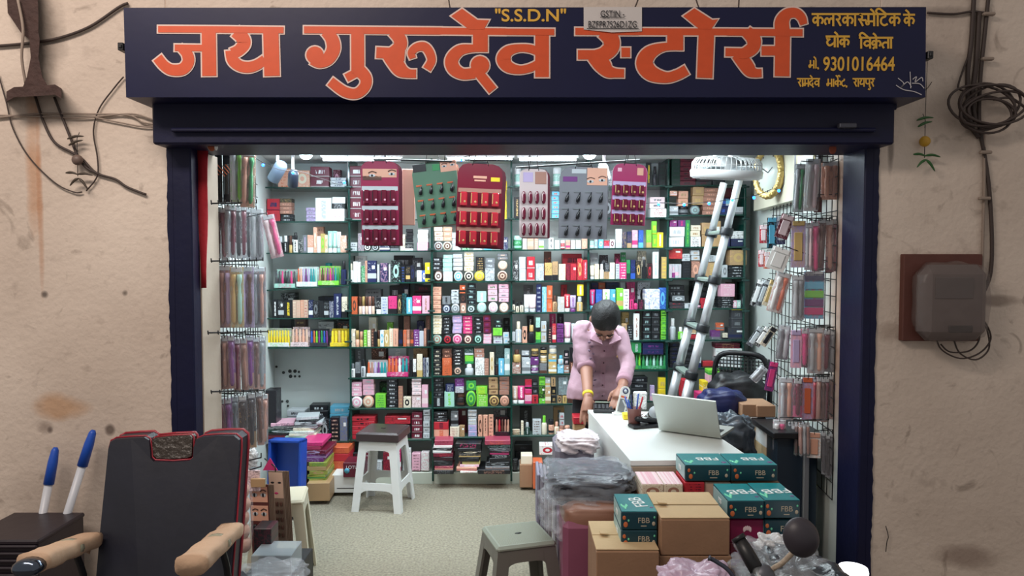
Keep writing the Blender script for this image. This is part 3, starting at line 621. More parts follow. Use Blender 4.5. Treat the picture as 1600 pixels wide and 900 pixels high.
CELLS = {
'A': ["b,434,26,29,pe,om b,460,24,26,pe,cr b,484,30,32,mr,wh,2 b,515,26,15,lg,nb,3 B,514,12,30,mr,pk B,418,16,24,gy,lg",
      "b,416,21,36,rd,nb,2 b,437,19,12,bk,lg,2 b,437,19,18,bz,pe,3,12 b,437,19,6,bk,gd,1,30 b,477,15,22,lv,gy,4 b,492,26,37,wh,lg b,518,21,20,wh,pk b,518,21,10,wh,wh,1,28 b,518,21,8,bk,lg,1,20",
      "o,434,8,26,bk,lg o,442,8,27,bk,wh l,451,5,27,gd,br o,457,8,32,wh,bk b,466,7,22,bk,wh b,473,7,28,gy,lv b,480,9,28,pe,wh b,489,6,40,pe,cr b,495,6,26,wh,cr b,501,7,30,gd,lm b,507,5,28,cr,gd t,512,7,34,mt,wh t,519,7,34,mt,wh t,526,6,33,wh,mt b,532,10,27,pe,wh B,487,12,42,pe,bz B,440,14,28,ch,gy",
      "p,427,34,30,mt,hp,1,0,ch-ch-hp-bk-ch-hp-ch p,462,33,32,wh,mt,1,0,om-pe-lv-pu-lv-tl-tl-mt p,496,34,31,lm,cr,1,0,bz-br-bz-pu-hp-pu-tl-gr o,532,9,38,nb,bk J,500,12,36,lv,tl B,430,30,24,gy,lg",
      "b,425,9,29,bk,wh b,434,9,29,bk,lg b,443,14,28,bk,ye b,457,6,28,sk,cr b,463,6,28,sk,pe b,469,6,28,pe,sk b,475,6,28,sk,rd b,482,7,28,nb,wh b,489,9,27,bk,gy b,498,8,27,bk,bk b,506,7,26,bk,lg b,514,7,26,nb,wh b,521,12,38,nb,lg b,534,9,33,cr,bk B,430,24,38,bk,lg B,525,14,46,se,lg B,490,34,32,bk,nb",
      "p,415,37,29,wh,lm,1,0,ye-ye-ye-ye-ye-ye-ye-ye p,453,28,31,pp,bk,1,0,sk-pe-sk-pe-sk p,483,29,28,ch,bk,1,0,bl-om-lm-pu-gr-bl-pu p,515,28,28,ye,gd,1,0,ye-ye-gd-ye-ye B,453,18,42,br,gd B,490,26,38,lg,gy B,520,20,40,bk,om B,428,20,42,bk,nb"],
'B': ["b,546,22,84,mr,wh,5 b,569,18,26,gy,bk,2 b,588,16,30,wh,pk b,605,18,50,pk,hp,2 c,566,13,14,wh,bk",
      "b,546,12,14,lg,gy,2 b,559,10,28,gy,pk c,568,12,12,bk,wh c,580,12,12,bk,lg b,593,16,12,nb,wh b,609,14,14,bk,gy b,625,8,26,cr,wh,3 b,633,12,12,bk,wh b,634,11,21,bk,bk,4,13 b,652,17,13,pk,lv b,652,17,20,wh,lg,3,13",
      "o,544,8,30,wh,cr b,552,6,33,wh,lg b,558,5,32,wh,br b,564,6,26,gr,wh b,570,4,34,pe,br b,574,14,34,nb,lg b,589,4,28,lg,wh b,594,12,30,nb,pk b,607,3,28,lg,wh b,611,15,34,bk,mt b,627,6,26,bk,bl b,634,7,25,bk,gd b,641,7,26,bk,nb b,651,8,18,wh,nb b,659,7,18,bl,wh b,664,8,30,ye,bk B,549,18,42,wh,lg,4 B,610,32,42,bk,gy,2 B,640,16,38,ch,gy",
      "b,549,9,28,om,br l,560,5,28,sk,br l,565,5,28,pp,gd l,570,5,28,sk,br l,575,5,28,pp,bz l,580,5,28,sk,br b,588,7,26,bk,wh b,595,11,27,lg,bl b,606,14,28,hp,bk b,621,6,30,bk,gd b,628,7,32,bk,tl b,635,9,26,sb,wh b,644,14,28,hp,wh b,659,12,28,pk,bz B,565,26,38,gy,bk B,604,18,44,bk,lg,2 B,620,16,48,bk,nb B,643,28,44,bk,mr,4",
      "b,547,8,28,cr,bz l,555,6,26,pe,gd l,561,6,24,gd,pe b,568,5,26,lm,cr b,574,5,26,cr,gd b,580,4,28,br,pe b,584,5,24,bk,bk l,589,5,26,gd,br b,594,6,26,wh,sb b,600,8,26,gd,cr b,608,6,28,cr,pe b,614,8,28,pe,bz b,623,6,26,bk,nb b,630,5,26,om,bz b,635,5,26,bz,pe b,641,5,26,br,om b,646,9,26,pu,wh b,655,7,24,lg,lv b,662,4,28,bz,pe b,667,4,26,bk,bk B,571,13,44,cr,lg B,600,10,36,lm,cr B,618,8,46,bk,bk B,627,10,46,bz,pe B,648,12,38,nb,gy B,662,8,46,bz,pe",
      "o,547,8,22,wh,gy b,555,8,24,gy,bk o,563,8,28,lg,bk p,572,32,26,wh,pp,1,0,om-bz-lv-pu-tl-tl p,604,34,32,hp,wh,1,0,om-om-om-wh-tl-tl b,640,4,28,bk,bk b,645,5,28,wh,bk b,651,9,36,cr,gd b,661,4,30,nb,wh b,666,4,30,lg,nb B,575,24,48,br,pe B,602,30,46,lg,wh B,548,16,44,gy,lg B,642,24,42,kr,bk",
      "b,548,17,22,pk,wh,3,19 c,548,18,19,wh,pk b,566,18,26,pk,lg,3,20 c,566,18,20,pe,cr b,586,17,22,lm,gr B,588,16,36,dg,gr b,604,17,46,bk,lg,7 b,622,7,34,bz,gd b,630,12,17,cr,bk B,632,12,44,bk,ch b,643,15,28,pp,lg,5,20 b,643,15,20,pp,bz b,659,10,36,pk,pp B,667,5,20,lm,gr",
      "b,547,40,36,rd,bk,5 b,600,42,22,bk,lm,2 b,600,42,12,rd,bk,1,24 b,629,12,18,lg,sb b,643,17,42,mr,wh,4 b,661,11,46,lg,gy,5"],
'C': ["c,678,13,14,br,wh b,692,15,14,cr,br c,706,13,14,pp,cr b,706,14,32,lg,pp,3,15 b,678,14,26,pe,sk,4,15 b,692,14,27,pe,gd,4,15 B,712,14,66,ye,gd b,770,22,60,ye,gd,4",
      "c,678,14,14,lg,br b,678,14,22,cr,bz,3,15 c,692,14,14,cr,br b,692,14,22,pe,cr,3,15 b,706,14,28,lg,wh,3 b,722,12,14,gr,wh b,740,14,16,lg,wh b,756,12,18,sb,wh b,782,12,20,nb,lg",
      "c,678,14,17,br,wh b,674,17,20,bk,lg,3,18 b,692,15,16,lg,wh b,692,15,26,mt,lg,4,16 c,709,14,16,wh,sb b,708,15,26,lg,sk,4,17 c,725,15,16,cr,bk b,725,15,30,cr,gd,4,16 c,741,16,16,ye,gd b,743,14,22,bk,gd,1,16 b,758,15,20,lg,bk b,758,15,16,gy,lg,2,20 c,777,16,16,sk,br c,778,15,15,sk,cr,1,17 b,777,17,10,gy,sk,2,33",
      "b,673,16,42,pe,bz,6 c,691,13,14,nb,lg b,691,13,13,gy,bk,1,14 c,705,13,15,lg,gy b,705,12,22,lg,bk,4,15 b,719,9,16,bz,cr b,719,9,14,bk,br,1,16 b,718,9,13,om,bk,1,31 c,729,14,13,dg,lg b,730,13,34,bk,se,4,13 c,745,15,17,mt,lg b,745,15,17,mt,pk,1,17 c,763,15,17,wh,pk b,762,15,27,pk,gr,3,18 c,780,15,16,sk,wh b,779,16,28,pk,gy,4,17",
      "c,675,15,16,mt,bz b,675,15,30,cr,gd,6,16 c,692,14,15,bk,rd b,691,14,27,bk,lg,5,16 c,707,15,16,pk,hp b,707,15,28,lv,pk,5,17 c,724,14,15,mr,cr b,723,15,28,hp,cr,5,16 c,740,14,15,dg,mt b,741,13,26,bk,lg,4,16 b,755,13,16,pk,lg,3 b,755,12,28,mr,pu,3,17 b,770,15,13,lg,pu,2 b,770,15,12,lm,gr,1,13 b,772,13,14,bk,mt,2,25 b,786,10,18,lg,sb,2 B,786,10,38,bk,gy,3",
      "b,676,14,42,bk,cr,6 b,691,15,17,om,br b,691,15,11,om,pe,1,17 b,691,15,14,br,pe,2,28 c,708,14,14,bk,sk b,707,16,26,bk,wh,5,16 o,726,14,18,lg,wh b,726,14,14,lm,gr,1,18 b,726,14,12,dg,lg,1,32 b,742,15,28,wh,br b,741,16,14,bz,lg,2,28 b,757,7,26,bz,sk b,765,7,36,cr,gd b,773,6,16,bk,br b,779,9,26,sb,wh b,788,9,42,se,wh B,774,14,44,se,dg",
      "b,676,17,16,bk,lg b,676,17,30,bk,gy,4,16 b,694,16,24,mt,lm b,696,14,12,nb,lg,1,24 j,712,15,22,bk,br b,711,14,10,lg,pu,1,22 b,710,15,12,pu,lv,2,32 c,728,16,26,lm,gr b,728,16,15,gr,lm,1,26 b,744,18,20,lm,cr b,744,18,12,lm,ye,1,20 c,764,16,17,gd,br b,763,15,28,kr,br,3,18 c,781,15,17,pe,bz b,780,16,30,bz,gy,4,18",
      "b,677,24,12,pe,om b,677,24,12,rd,mr,1,12 b,677,22,16,bk,lg,3,24 b,703,15,16,cr,bz b,704,12,24,gy,bk,1,16 b,718,8,18,kr,br b,731,14,18,lv,sb,2 b,731,14,24,lg,cr,5,18 b,747,7,34,pe,br b,755,7,34,pe,br b,763,8,34,pe,br p,773,24,28,bk,mr,1,0,bz-rd-br-bz-pe B,770,22,46,gy,ch B,712,16,46,mr,mr"],
'D': ["j,803,12,30,cl,wh o,820,9,26,bk,lg j,833,14,28,cl,gy o,850,8,22,lg,bk j,864,14,30,cl,wh j,882,13,26,lg,cl b,898,14,24,bk,gy".replace('cl', 'mt'),
      "b,803,10,34,bk,gd b,815,14,24,lg,gy,3 b,862,12,42,sb,om,6 b,878,10,30,pe,wh b,895,14,34,gy,sb,3",
      "j,801,15,22,gr,mt b,817,6,20,cr,pe b,824,10,30,pe,sk b,835,6,18,pe,wh b,842,8,14,wh,lm b,857,8,18,wh,bk b,867,7,14,wh,lg j,876,7,14,rd,wh b,884,7,14,pe,hp b,892,7,14,wh,pu b,900,8,14,cr,lg b,909,9,16,pe,sk",
      "b,801,9,32,bk,wh b,811,11,38,lg,wh,2 b,823,13,38,rd,wh,2 b,837,13,27,lg,gy b,851,12,28,gd,bk b,863,9,30,kr,bk b,873,11,26,cr,gd b,885,6,26,mr,rd b,891,10,26,rd,mr b,902,8,34,rd,gd b,910,9,32,rd,pk B,851,12,46,br,om B,880,32,42,rd,mr,2",
      "o,800,5,20,cr,bk o,806,5,16,cr,bk o,812,6,18,cr,bk t,819,8,28,wh,lg t,827,11,28,pp,lg b,838,8,44,nb,lg b,847,7,40,sb,wh b,854,9,42,om,pe,2 o,863,8,26,kr,br b,871,11,24,lg,gd t,882,9,28,rd,wh t,891,9,26,lv,pu o,901,10,24,gd,lg b,902,10,18,ye,wh,1,25 B,818,16,42,gy,lg B,878,10,42,rd,mr",
      "b,799,6,18,lg,wh o,805,10,34,lg,cr b,816,8,26,pe,bk o,825,11,28,bk,gd b,837,8,18,lm,gr b,837,7,22,mt,bk,1,18 b,845,9,34,lg,kr,2 b,856,6,24,bk,pe b,863,6,30,rd,cr b,870,11,30,pu,bk,4 t,882,10,32,pk,wh t,893,8,30,lg,bk B,824,11,40,bk,wh B,860,10,46,hp,pk B,872,11,44,bk,gy",
      "b,799,15,18,bz,wh o,801,13,20,gd,br,1,18 b,815,14,24,lg,gy b,815,12,12,lg,bk,1,24 j,829,13,14,pu,wh b,829,13,12,pu,nb,1,14 j,830,12,12,bk,gd,1,27 b,843,12,16,gy,br j,844,11,12,gd,cr,1,16 j,844,11,12,gd,bk,1,29 b,857,13,16,gd,wh b,857,13,14,gd,sb,1,16 j,858,12,14,cr,lg,1,30 b,871,10,14,sb,wh o,872,9,14,lg,sb,1,14 b,881,8,12,bz,lg b,881,8,24,bk,pp,2,12 b,890,7,18,br,pe b,890,9,22,bk,bk,1,18",
      "t,800,9,28,sk,wh t,809,11,28,hp,wh b,820,11,14,pk,hp b,820,11,12,rd,hp,1,26 b,820,11,9,hp,rd,1,14 b,831,10,14,rd,bk b,831,10,24,bk,gy,2,14 b,842,10,8,lm,gr b,842,10,20,bk,lm,1,8 b,842,10,14,lm,gr,2,28 b,852,9,26,kr,cr b,852,8,14,lg,gd,1,26 b,861,8,26,bk,gd,2 b,861,7,14,kr,bk,1,27 b,871,7,12,kr,bk b,879,7,12,gd,br b,887,8,12,br,bk b,872,15,28,gy,se,1,13",
      "c,800,13,9,cr,kr,4 b,814,4,22,cr,kr o,820,8,20,dg,lg b,832,14,24,lg,br o,846,9,30,cr,lm j,857,9,24,pe,bk o,866,8,20,cr,pe j,874,8,14,pe,bz j,882,9,14,br,pe b,874,8,20,lg,rd,2,14 B,812,20,38,bk,gy B,866,18,38,kr,gy"],
'E': ["o,925,8,30,bk,gy o,934,8,34,ch,gy b,946,12,24,lg,bk b,985,20,30,bk,gy b,1010,8,36,bk,ye o,1020,8,30,ch,bk b,1030,10,36,bk,dg",
      "b,922,14,24,lg,gy,2 b,940,18,30,bk,gy b,1016,26,14,wh,rd b,1016,24,18,pp,gy,2,14 b,965,16,28,gy,bk b,985,20,26,lg,bk",
      "b,922,6,12,mt,wh b,929,5,14,lg,sb b,935,8,14,sb,wh b,944,9,12,rd,lv b,953,8,14,wh,mr b,962,10,30,wh,lg b,972,7,26,nb,gd b,980,7,26,nb,kr b,988,9,28,pk,hp b,998,8,28,bl,sb b,1010,8,28,lm,gd b,1019,8,42,lm,ye,2 b,1027,10,24,ye,wh",
      "t,922,7,22,cr,lg b,929,7,24,cr,gd o,937,7,24,cr,wh b,944,8,12,kr,bk b,944,9,14,bk,lg,1,12 b,952,9,26,cr,lg b,962,6,24,lg,gy b,968,11,26,hp,wh b,979,6,30,gr,dg b,985,8,30,nb,bl b,994,8,28,bk,gd o,1003,8,30,bk,bk b,1012,7,24,bk,rd b,1020,9,42,wh,mt b,1034,8,34,gd,ye B,925,13,42,lg,cr B,940,14,38,bk,gy B,964,9,40,mr,hp B,974,8,42,gr,lg B,1001,14,44,cr,bk",
      "t,922,8,32,hp,sb b,931,10,32,bl,sb b,942,11,32,wh,lm b,953,9,32,sb,tl b,963,11,34,lm,gd b,974,9,32,wh,bk b,984,6,16,hp,bk o,990,7,16,hp,bk b,998,8,16,bk,hp b,1007,24,32,wh,bl b,1030,11,34,bl,sb B,926,12,42,nb,mr B,938,11,42,om,kr B,950,22,42,nb,bk B,973,7,42,lg,gy B,983,14,42,hp,bk B,1000,22,42,lg,bk",
      "b,965,6,24,gy,bk b,972,8,26,kr,gy b,980,9,24,bk,lg b,990,9,42,wh,bz b,1005,13,46,bk,se,4 b,1018,13,46,bk,gy,4 b,1033,9,46,lm,gr,6 B,975,12,42,gd,bk B,998,6,44,mr,hp",
      "p,985,18,26,gr,lm,1,0,lm-gd-gr-lm p,1003,40,24,gr,mt,1,0,gr-mt-gr-mt-gr-mt-gr b,1003,34,18,nb,pu,2,24 b,986,16,16,gr,lg,1,27",
      "b,986,26,38,bk,gy,4 b,1016,7,24,lv,pk b,1029,13,36,ye,gd,2"],
'F': ["b,1049,14,42,dg,ch b,1062,26,44,mr,bk,6 b,1088,26,40,ch,mr,6 b,1114,20,32,ch,bk,4",
      "b,1046,14,14,lg,gy j,1060,18,14,gy,bk b,1046,12,8,pe,pp,1,30 b,1060,16,24,pe,kr,2,14 c,1078,16,15,gy,se b,1082,18,28,kr,gd,2,16 b,1098,25,42,bz,pe,6 b,1124,16,26,nb,bl,2 b,1140,22,12,lg,gy b,1134,12,10,sb,lg,1,14 B,1132,20,44,mr,br,3",
      "b,1045,25,32,wh,lg,2 b,1046,12,10,pu,hp,1,32 b,1059,12,10,pu,hp,1,32 b,1071,7,42,gr,lm b,1079,16,16,wh,bk b,1079,16,18,cr,kr,2,16 b,1097,14,38,kr,gd,2 b,1112,14,40,kr,gd b,1127,14,24,nb,ch b,1142,22,12,nb,bk b,1142,22,12,wh,bk,1,12 B,1130,24,36,ch,gy,3",
      "b,1045,5,22,lg,pk b,1050,5,22,lg,pk b,1055,5,22,lg,pk b,1060,5,22,lg,pk b,1045,20,8,pu,hp,1,0.5 b,1045,22,16,rd,om,1,30 b,1066,14,26,bk,ch b,1066,13,12,lg,gy,2,26 b,1080,14,26,bz,pe b,1080,14,16,lg,kr,2,27 b,1100,22,24,kr,gd b,1100,22,10,lg,gy,1,25 b,1128,9,20,lg,gy b,1138,28,18,bk,lg,4 b,1140,27,24,kr,gd,1,19",
      "b,1046,24,10,ch,rd,2 b,1070,16,8,lg,bk b,1050,20,8,gy,lg,1,12 j,1088,8,8,pk,bk b,1096,10,16,rd,mr b,1122,26,18,bk,lg,5 b,1126,22,20,pk,pp,1,18 b,1146,6,12,pk,wh b,1152,6,12,mt,wh b,1158,6,22,bk,gy B,1046,30,36,ch,lg,4 B,1088,26,42,bk,ch,5 B,1144,14,40,br,lg,2",
      "o,1047,10,34,lg,wh o,1060,9,20,lm,wh b,1076,14,8,rd,mr b,1076,12,6,kr,cr,1,9 j,1092,12,18,lg,gy b,1112,14,14,pu,gy b,1120,12,12,om,gy,1,14 b,1130,8,10,cr,bk b,1138,26,18,ch,nb b,1143,18,28,ch,gy,2,18 b,1143,20,3,ye,lm,1,46",
      "b,1046,16,40,bk,nb,6 b,1064,20,36,bk,ch,4 b,1086,10,26,lg,nb b,1098,18,10,rd,br b,1118,44,30,wh,lg b,1118,40,8,mr,kr,3,30"]}
for k, rows in CELLS.items():
    ys = SH[k]
    for i, items in enumerate(rows): cell(k, i, ys[i], items)
# ------------------------------------------------------------------ general helpers for placed things
def pbox(name, x0, y0, x1, y1, Y, dep, m, label, cat, group=None, rz=0, bev=.003, parent=None, build=True):
    """a box whose front face stands at distance Y and spans these pixels"""
    a = P(x0, y0, Y); b = P(x1, y1, Y); mb = MB()
    mb.box((0, 0, (a.z-b.z)/2), (b.x-a.x, dep, a.z-b.z), bev=bev)
    o = mb.build(name, m, parent, ((a.x+b.x)/2, Y+dep/2, b.z)); o.rotation_euler.z = rz
    o['dims'] = (b.x-a.x, dep, a.z-b.z)
    if label: tag(o, label, cat, group)
    return o
def face_text(o, body, size, m, dx=0, fz=.5, name='lettering', sx=1):
    d = o['dims']; return text(body, name, o, (dx*d[0], -d[1]/2-.001, d[2]*fz), size, m, sx=sx)
def pile(base_y, Y, items, where, cat='palette', name='makeup_palette', group=None):
    """items from the bottom up: x0, x1, px height, colours, depth, yaw"""
    y = base_y
    for i, (x0, x1, h, a, b, dep, rz) in enumerate(items):
        n = ORD[i] if i < len(ORD) else 'top'
        pbox(name, x0, y-h+.15, x1, y, Y-dep/2+.12, dep, pm(a, b, i % 4), '%s %s, %s from the bottom %s' % (CN[a], cat, n, where), cat, group, rz, bev=.002); y -= h
# bottom of the rack
pile(741, 4.97, [(677, 708, 6, 'bk', 'gy', .2, .02), (679, 708, 7, 'dp', 'pe', .16, 0), (677, 706, 8, 'bk', 'ch', .16, .04), (678, 708, 6, 'bk', 'mr', .16, -.03), (676, 707, 6, 'mr', 'rd', .16, .05),
  (676, 705, 4, 'wh', 'lg', .16, 0), (676, 706, 4, 'bk', 'gy', .16, -.05), (677, 706, 4, 'wh', 'pk', .16, .02), (678, 707, 8, 'dp', 'mr', .15, .06)], 'of the left palette pile', group='left palette pile under the rack')
pile(739, 4.97, [(718, 745, 3, 'wh', 'rd', .18, .05), (714, 746, 6, 'pe', 'dp', .17, -.05), (718, 748, 4, 'pk', 'wh', .16, .03), (722, 750, 5, 'kr', 'lm', .15, 0), (716, 749, 6, 'bk', 'ch', .16, -.02), (716, 750, 6, 'ch', 'gd', .16, .05),
  (717, 752, 4, 'bk', 'cr', .16, 0), (714, 750, 5, 'bk', 'ch', .17, .07), (712, 752, 7, 'bk', 'hp', .16, -.04)], 'of the middle palette pile', group='middle palette pile under the rack')
pile(741, 4.97, [(747, 797, 7, 'bk', 'bz', .22, 0), (758, 796, 5, 'gy', 'pe', .16, .02), (760, 796, 7, 'bk', 'gy', .15, 0), (764, 797, 6, 'bk', 'bk', .15, .04), (768, 797, 5, 'bk', 'lg', .15, 0), (766, 796, 6, 'bk', 'hp', .15, -.04),
  (764, 797, 5, 'ch', 'gy', .15, .02), (762, 797, 5, 'bk', 'se', .15, 0), (757, 797, 7, 'dp', 'om', .16, .03)], 'of the right palette pile', group='right palette pile under the rack')
def cell2(k, y, items, rowname):
    global ORD
    sv = SH[k]; ORD.append(rowname); cell(k, len(ORD)-1, y, items); ORD.pop()
cell2('B', 737, "b,549,14,18,bk,nb,2 b,549,22,12,bk,mr,2,18 b,629,6,44,lg,wh b,637,5,36,wh,lg b,643,14,28,pk,mr b,658,13,30,wh,hp b,571,10,36,mr,lg b,583,14,16,lg,nb b,598,14,30,mr,rd b,614,12,34,hp,wh", 'plinth')
cell2('D', 735, "b,801,8,18,bk,gy b,810,10,14,gy,bk b,855,10,36,lg,bk b,868,16,28,wh,rd b,886,16,24,bk,gy B,804,30,34,bk,ch,3", 'plinth')
cell2('A', 690, "b,436,18,26,gy,bk b,456,14,34,bk,lg b,472,16,38,lg,wh b,490,8,30,pe,bk b,500,14,34,bk,lg b,516,14,38,bk,sk b,531,12,38,gy,bl B,440,30,44,lg,bk,4 B,475,30,52,bk,lg,5 B,508,32,50,sb,lg,4", 'lowest')
shelfline(470, 546, 690, 689.5)
pile(690, 4.96, [(414, 470, 8, 'mr', 'bk', .22, .02), (416, 468, 5, 'bk', 'mr', .2, .03), (414, 474, 5, 'dg', 'lg', .2, -.12), (412, 476, 6, 'bk', 'wh', .2, -.16), (420, 455, 5, 'pk', 'bk', .16, .2)], 'of the heap left of the back ledge', group='heaped palettes on the left ledge')
pile(690, 4.93, [(450, 492, 4, 'wh', 'mt', .2, .04), (446, 488, 4, 'mt', 'lg', .2, -.05), (450, 492, 4, 'cr', 'wh', .2, .06), (452, 490, 4, 'wh', 'gr', .2, 0), (456, 488, 5, 'cr', 'kr', .18, .1), (462, 498, 5, 'gy', 'lg', .16, -.2), (458, 500, 4, 'lg', 'bk', .16, .15), (468, 496, 4, 'bk', 'gy', .15, -.1), (460, 494, 5, 'lg', 'wh', .15, .2)], 'of the heap right of it', group='heaped sachets on the ledge')
# under the ledge
pile(783, 4.72, [(478, 513, 28, 'kr', 'kr', .3, .05)], 'of the pile beside the blue crate', 'carton', 'carton')
pile(755, 4.76, [(481, 508, 6.5, 'ol', 'kr', .26, .05), (480, 508, 6.5, 'ol', 'gr', .26, .0), (481, 509, 6.5, 'ol', 'kr', .26, .08), (479, 508, 6.5, 'kr', 'ol', .26, .03), (481, 509, 6.5, 'ol', 'gr', .26, .05)], 'of the green packs in the kraft carton', 'pack', 'soap_pack', 'green packs beside the blue crate')
pile(722, 4.76, [(468, 506, 6, 'pu', 'lv', .24, -.02), (466, 508, 6, 'pu', 'lv', .24, .04), (465, 511, 7, 'mr', 'lv', .24, -.06), (468, 500, 6, 'dp', 'hp', .24, .02), (468, 504, 6, 'hp', 'dp', .24, 0)], 'of the purple and pink packs', 'pack', 'soap_pack', 'purple and pink packs beside the blue crate')
o = pbox('carton', 462, 735, 479, 786, 4.8, .3, M_kraft, 'upright kraft carton directly right of the blue crate', 'carton')
o = pbox('carton', 518, 742, 566, 770, 4.86, .22, cm('wh', .6), 'white carton on the carpet under the orange boxes', 'carton', rz=.03)
mb = MB(); mb.box((0, -.1105, .03), (.14, .001, .006), bev=.0002); mb.build('print_line', M_ink, o)
o = pbox('carton', 536, 723, 567, 746, 4.84, .16, cm('mr'), 'dark red carton with white lettering on the white carton', 'carton')
face_text(o, 'LOTUS', .03, cm('wh'), 0, .68); mb = MB(); mb.lathe([(.018, 0), (.018, .001)], 14, 0, Matrix.Translation((-.04, -.0815, .045)) @ Matrix.Rotation(R(90), 4, 'X')); mb.build('blue_emblem', cm('sb'), o)
for i, (y0, y1, cc) in enumerate(((733, 745, 'om'), (721, 733, 'om'), (709, 721, 'rd'), (699, 709, 'om'))):
    pbox('carton', 517, y0, 545, y1-.2, 5.0, .2, pm(cc, 'rd', 0), '%s carton, %s up in the orange pile under the ledge' % (CN[cc], ORD[i]), 'carton', 'orange cartons under the ledge')
# loose cartons under the right side of the rack
pbox('carton', 812, 726, 832, 762, 4.98, .14, M_kraft, 'small kraft carton on the carpet before the rack', 'carton')
pbox('carton', 833, 722, 848, 764, 4.9, .12, cm('om', .3), 'orange film-wrapped packet beside the small kraft carton', 'packet')
pbox('carton', 814, 712, 832, 725.5, 4.99, .1, cm('cr'), 'cream box on top of the small kraft carton', 'carton')
pbox('carton', 843, 696, 868, 711, 5.0, .1, pm('wh', 'rd', 2), 'white and red carton on the back of the bundle row', 'carton')
# white tile panel with drilled holes below the left bay
for i, (px, py) in enumerate(((432, 573), (452, 582), (461, 580), (467, 580), (454, 587), (462, 587), (469, 587), (441, 627), (450, 628))):
    pass
mb = MB()
for px, py, r in ((432, 573, 2), (443, 582, 2.5), (453, 580, 3), (461, 580, 3), (467, 581, 2), (454, 588, 3), (461, 588, 2), (468, 588, 2), (441, 627, 2), (449, 627, 2.5), (450, 634, 2)):
    a = P(px, py, YB-.003); mb.lathe([(r*.0045, 0), (r*.0045, .002)], 8, 0, Matrix.Translation(a) @ Matrix.Rotation(R(90), 4, 'X'))
o = mb.build('screw_holes', mat('dark_hole', (70, 72, 70), .9)); struct(o, 'drilled screw holes in the white back wall')
pbox('carton', 413, 610, 432, 690, 5.0, .12, mat('black_bag', (34, 32, 38), .3, bump=.6, bscale=18), 'dark plastic-wrapped packet leaning at the left end of the ledge', 'packet')

# ------------------------------------------------------------------ crate
cr = empty('crate', P(442, 806, 4.42)); tag(cr, 'shallow blue plastic crate standing on edge beside the packs', 'crate')
M_blue = mat('blue_crate_plastic', (26, 72, 170), .38, noise=.15, nscale=6); cr.rotation_euler = (R(-5), 0, R(-6))
w_, h_ = 55*4.42/F, 119*4.42/F; mb = MB(); mb.box((0, .1, h_/2), (w_-.01, .006, h_-.01), bev=.001); mb.build('crate_bottom', M_blue, cr)
for (cx, cz, sx, sz) in ((0, .009, w_, .018), (0, h_-.009, w_, .018), (-w_/2+.009, h_/2, .018, h_), (w_/2-.009, h_/2, .018, h_)):
    mb = MB(); mb.box((cx, .05, cz), (sx, .1, sz), bev=.004); mb.build('crate_side', M_blue, cr)

# ------------------------------------------------------------------ stools
def stool(loc, yaw, tw, bw, h, m, label, legm=None, stretch=True, perf=False, hole=True, n='plastic_stool'):
    root = empty(n, loc, yaw); tag(root, label, 'stool'); legm = legm or m
    mb = MB(); mb.box((0, 0, h-.012), (tw, tw, .026), bev=.01)
    seat = mb.build('seat', m, root)
    if hole: mb = MB(); mb.lathe([(.011, 0), (.011, .0016)], 14, 0, Matrix.Translation((0, 0, h+.0005)) @ Matrix.Diagonal((1.3, .7, 1, 1))); mb.build('finger_hole', M_black, seat)
    for sx in (-1, 1):
        for sy in (-1, 1):
            mb = MB(); rs = []
            for t in (0, .3, .6, 1):
                c = tw/2-.004+(bw/2-tw/2)*t; z = (h-.02)*(1-t); lw = .052-.006*t; th = .011
                pts = [(c, c), (c-lw, c), (c-lw, c-th), (c-th, c-th), (c-th, c-lw), (c, c-lw)]
                rs.append([(sx*a, sy*b, z) for a, b in pts])
            mb.rings(rs, smooth=False); mb.build('leg', legm, root)
    for k in range(4):
        a = k*math.pi/2; Mx = Matrix.Rotation(a, 4, 'Z'); mb = MB()
        def panel(z0, z1, arch):
            rs = []; c0 = tw/2-.006+(bw-tw)/2*(1-z0/h); N = 12
            for i in range(N+1):
                u = -1+2*i/N; zb = z0+arch*(abs(u)**5)*-1
                ct = tw/2-.006+(bw-tw)/2*(1-z1/h); hw0 = (ct-.02)*u
                rs.append([(hw0, ct, z1), (hw0, ct-.008, z1), (hw0, c0-.008, zb), (hw0, c0, zb)])
            mb.rings(rs, smooth=False, M=Mx)
        panel(h-.068, h-.02, .05); mb.build('apron', legm, root)
        if stretch: mb = MB(); panel(h*.30, h*.40, .05); mb.build('stretcher', legm, root)
    return root
M_stw = mat('white_stool_plastic', (222, 224, 224), .35); M_stb = mat('dark_brown_stool_plastic', (62, 50, 52), .35)
stool((P(601, 790, 4.72).x, 4.7, 0), R(-8), .25, .33, .45, M_stw, 'white plastic stool standing on the carpet under a dark brown one')
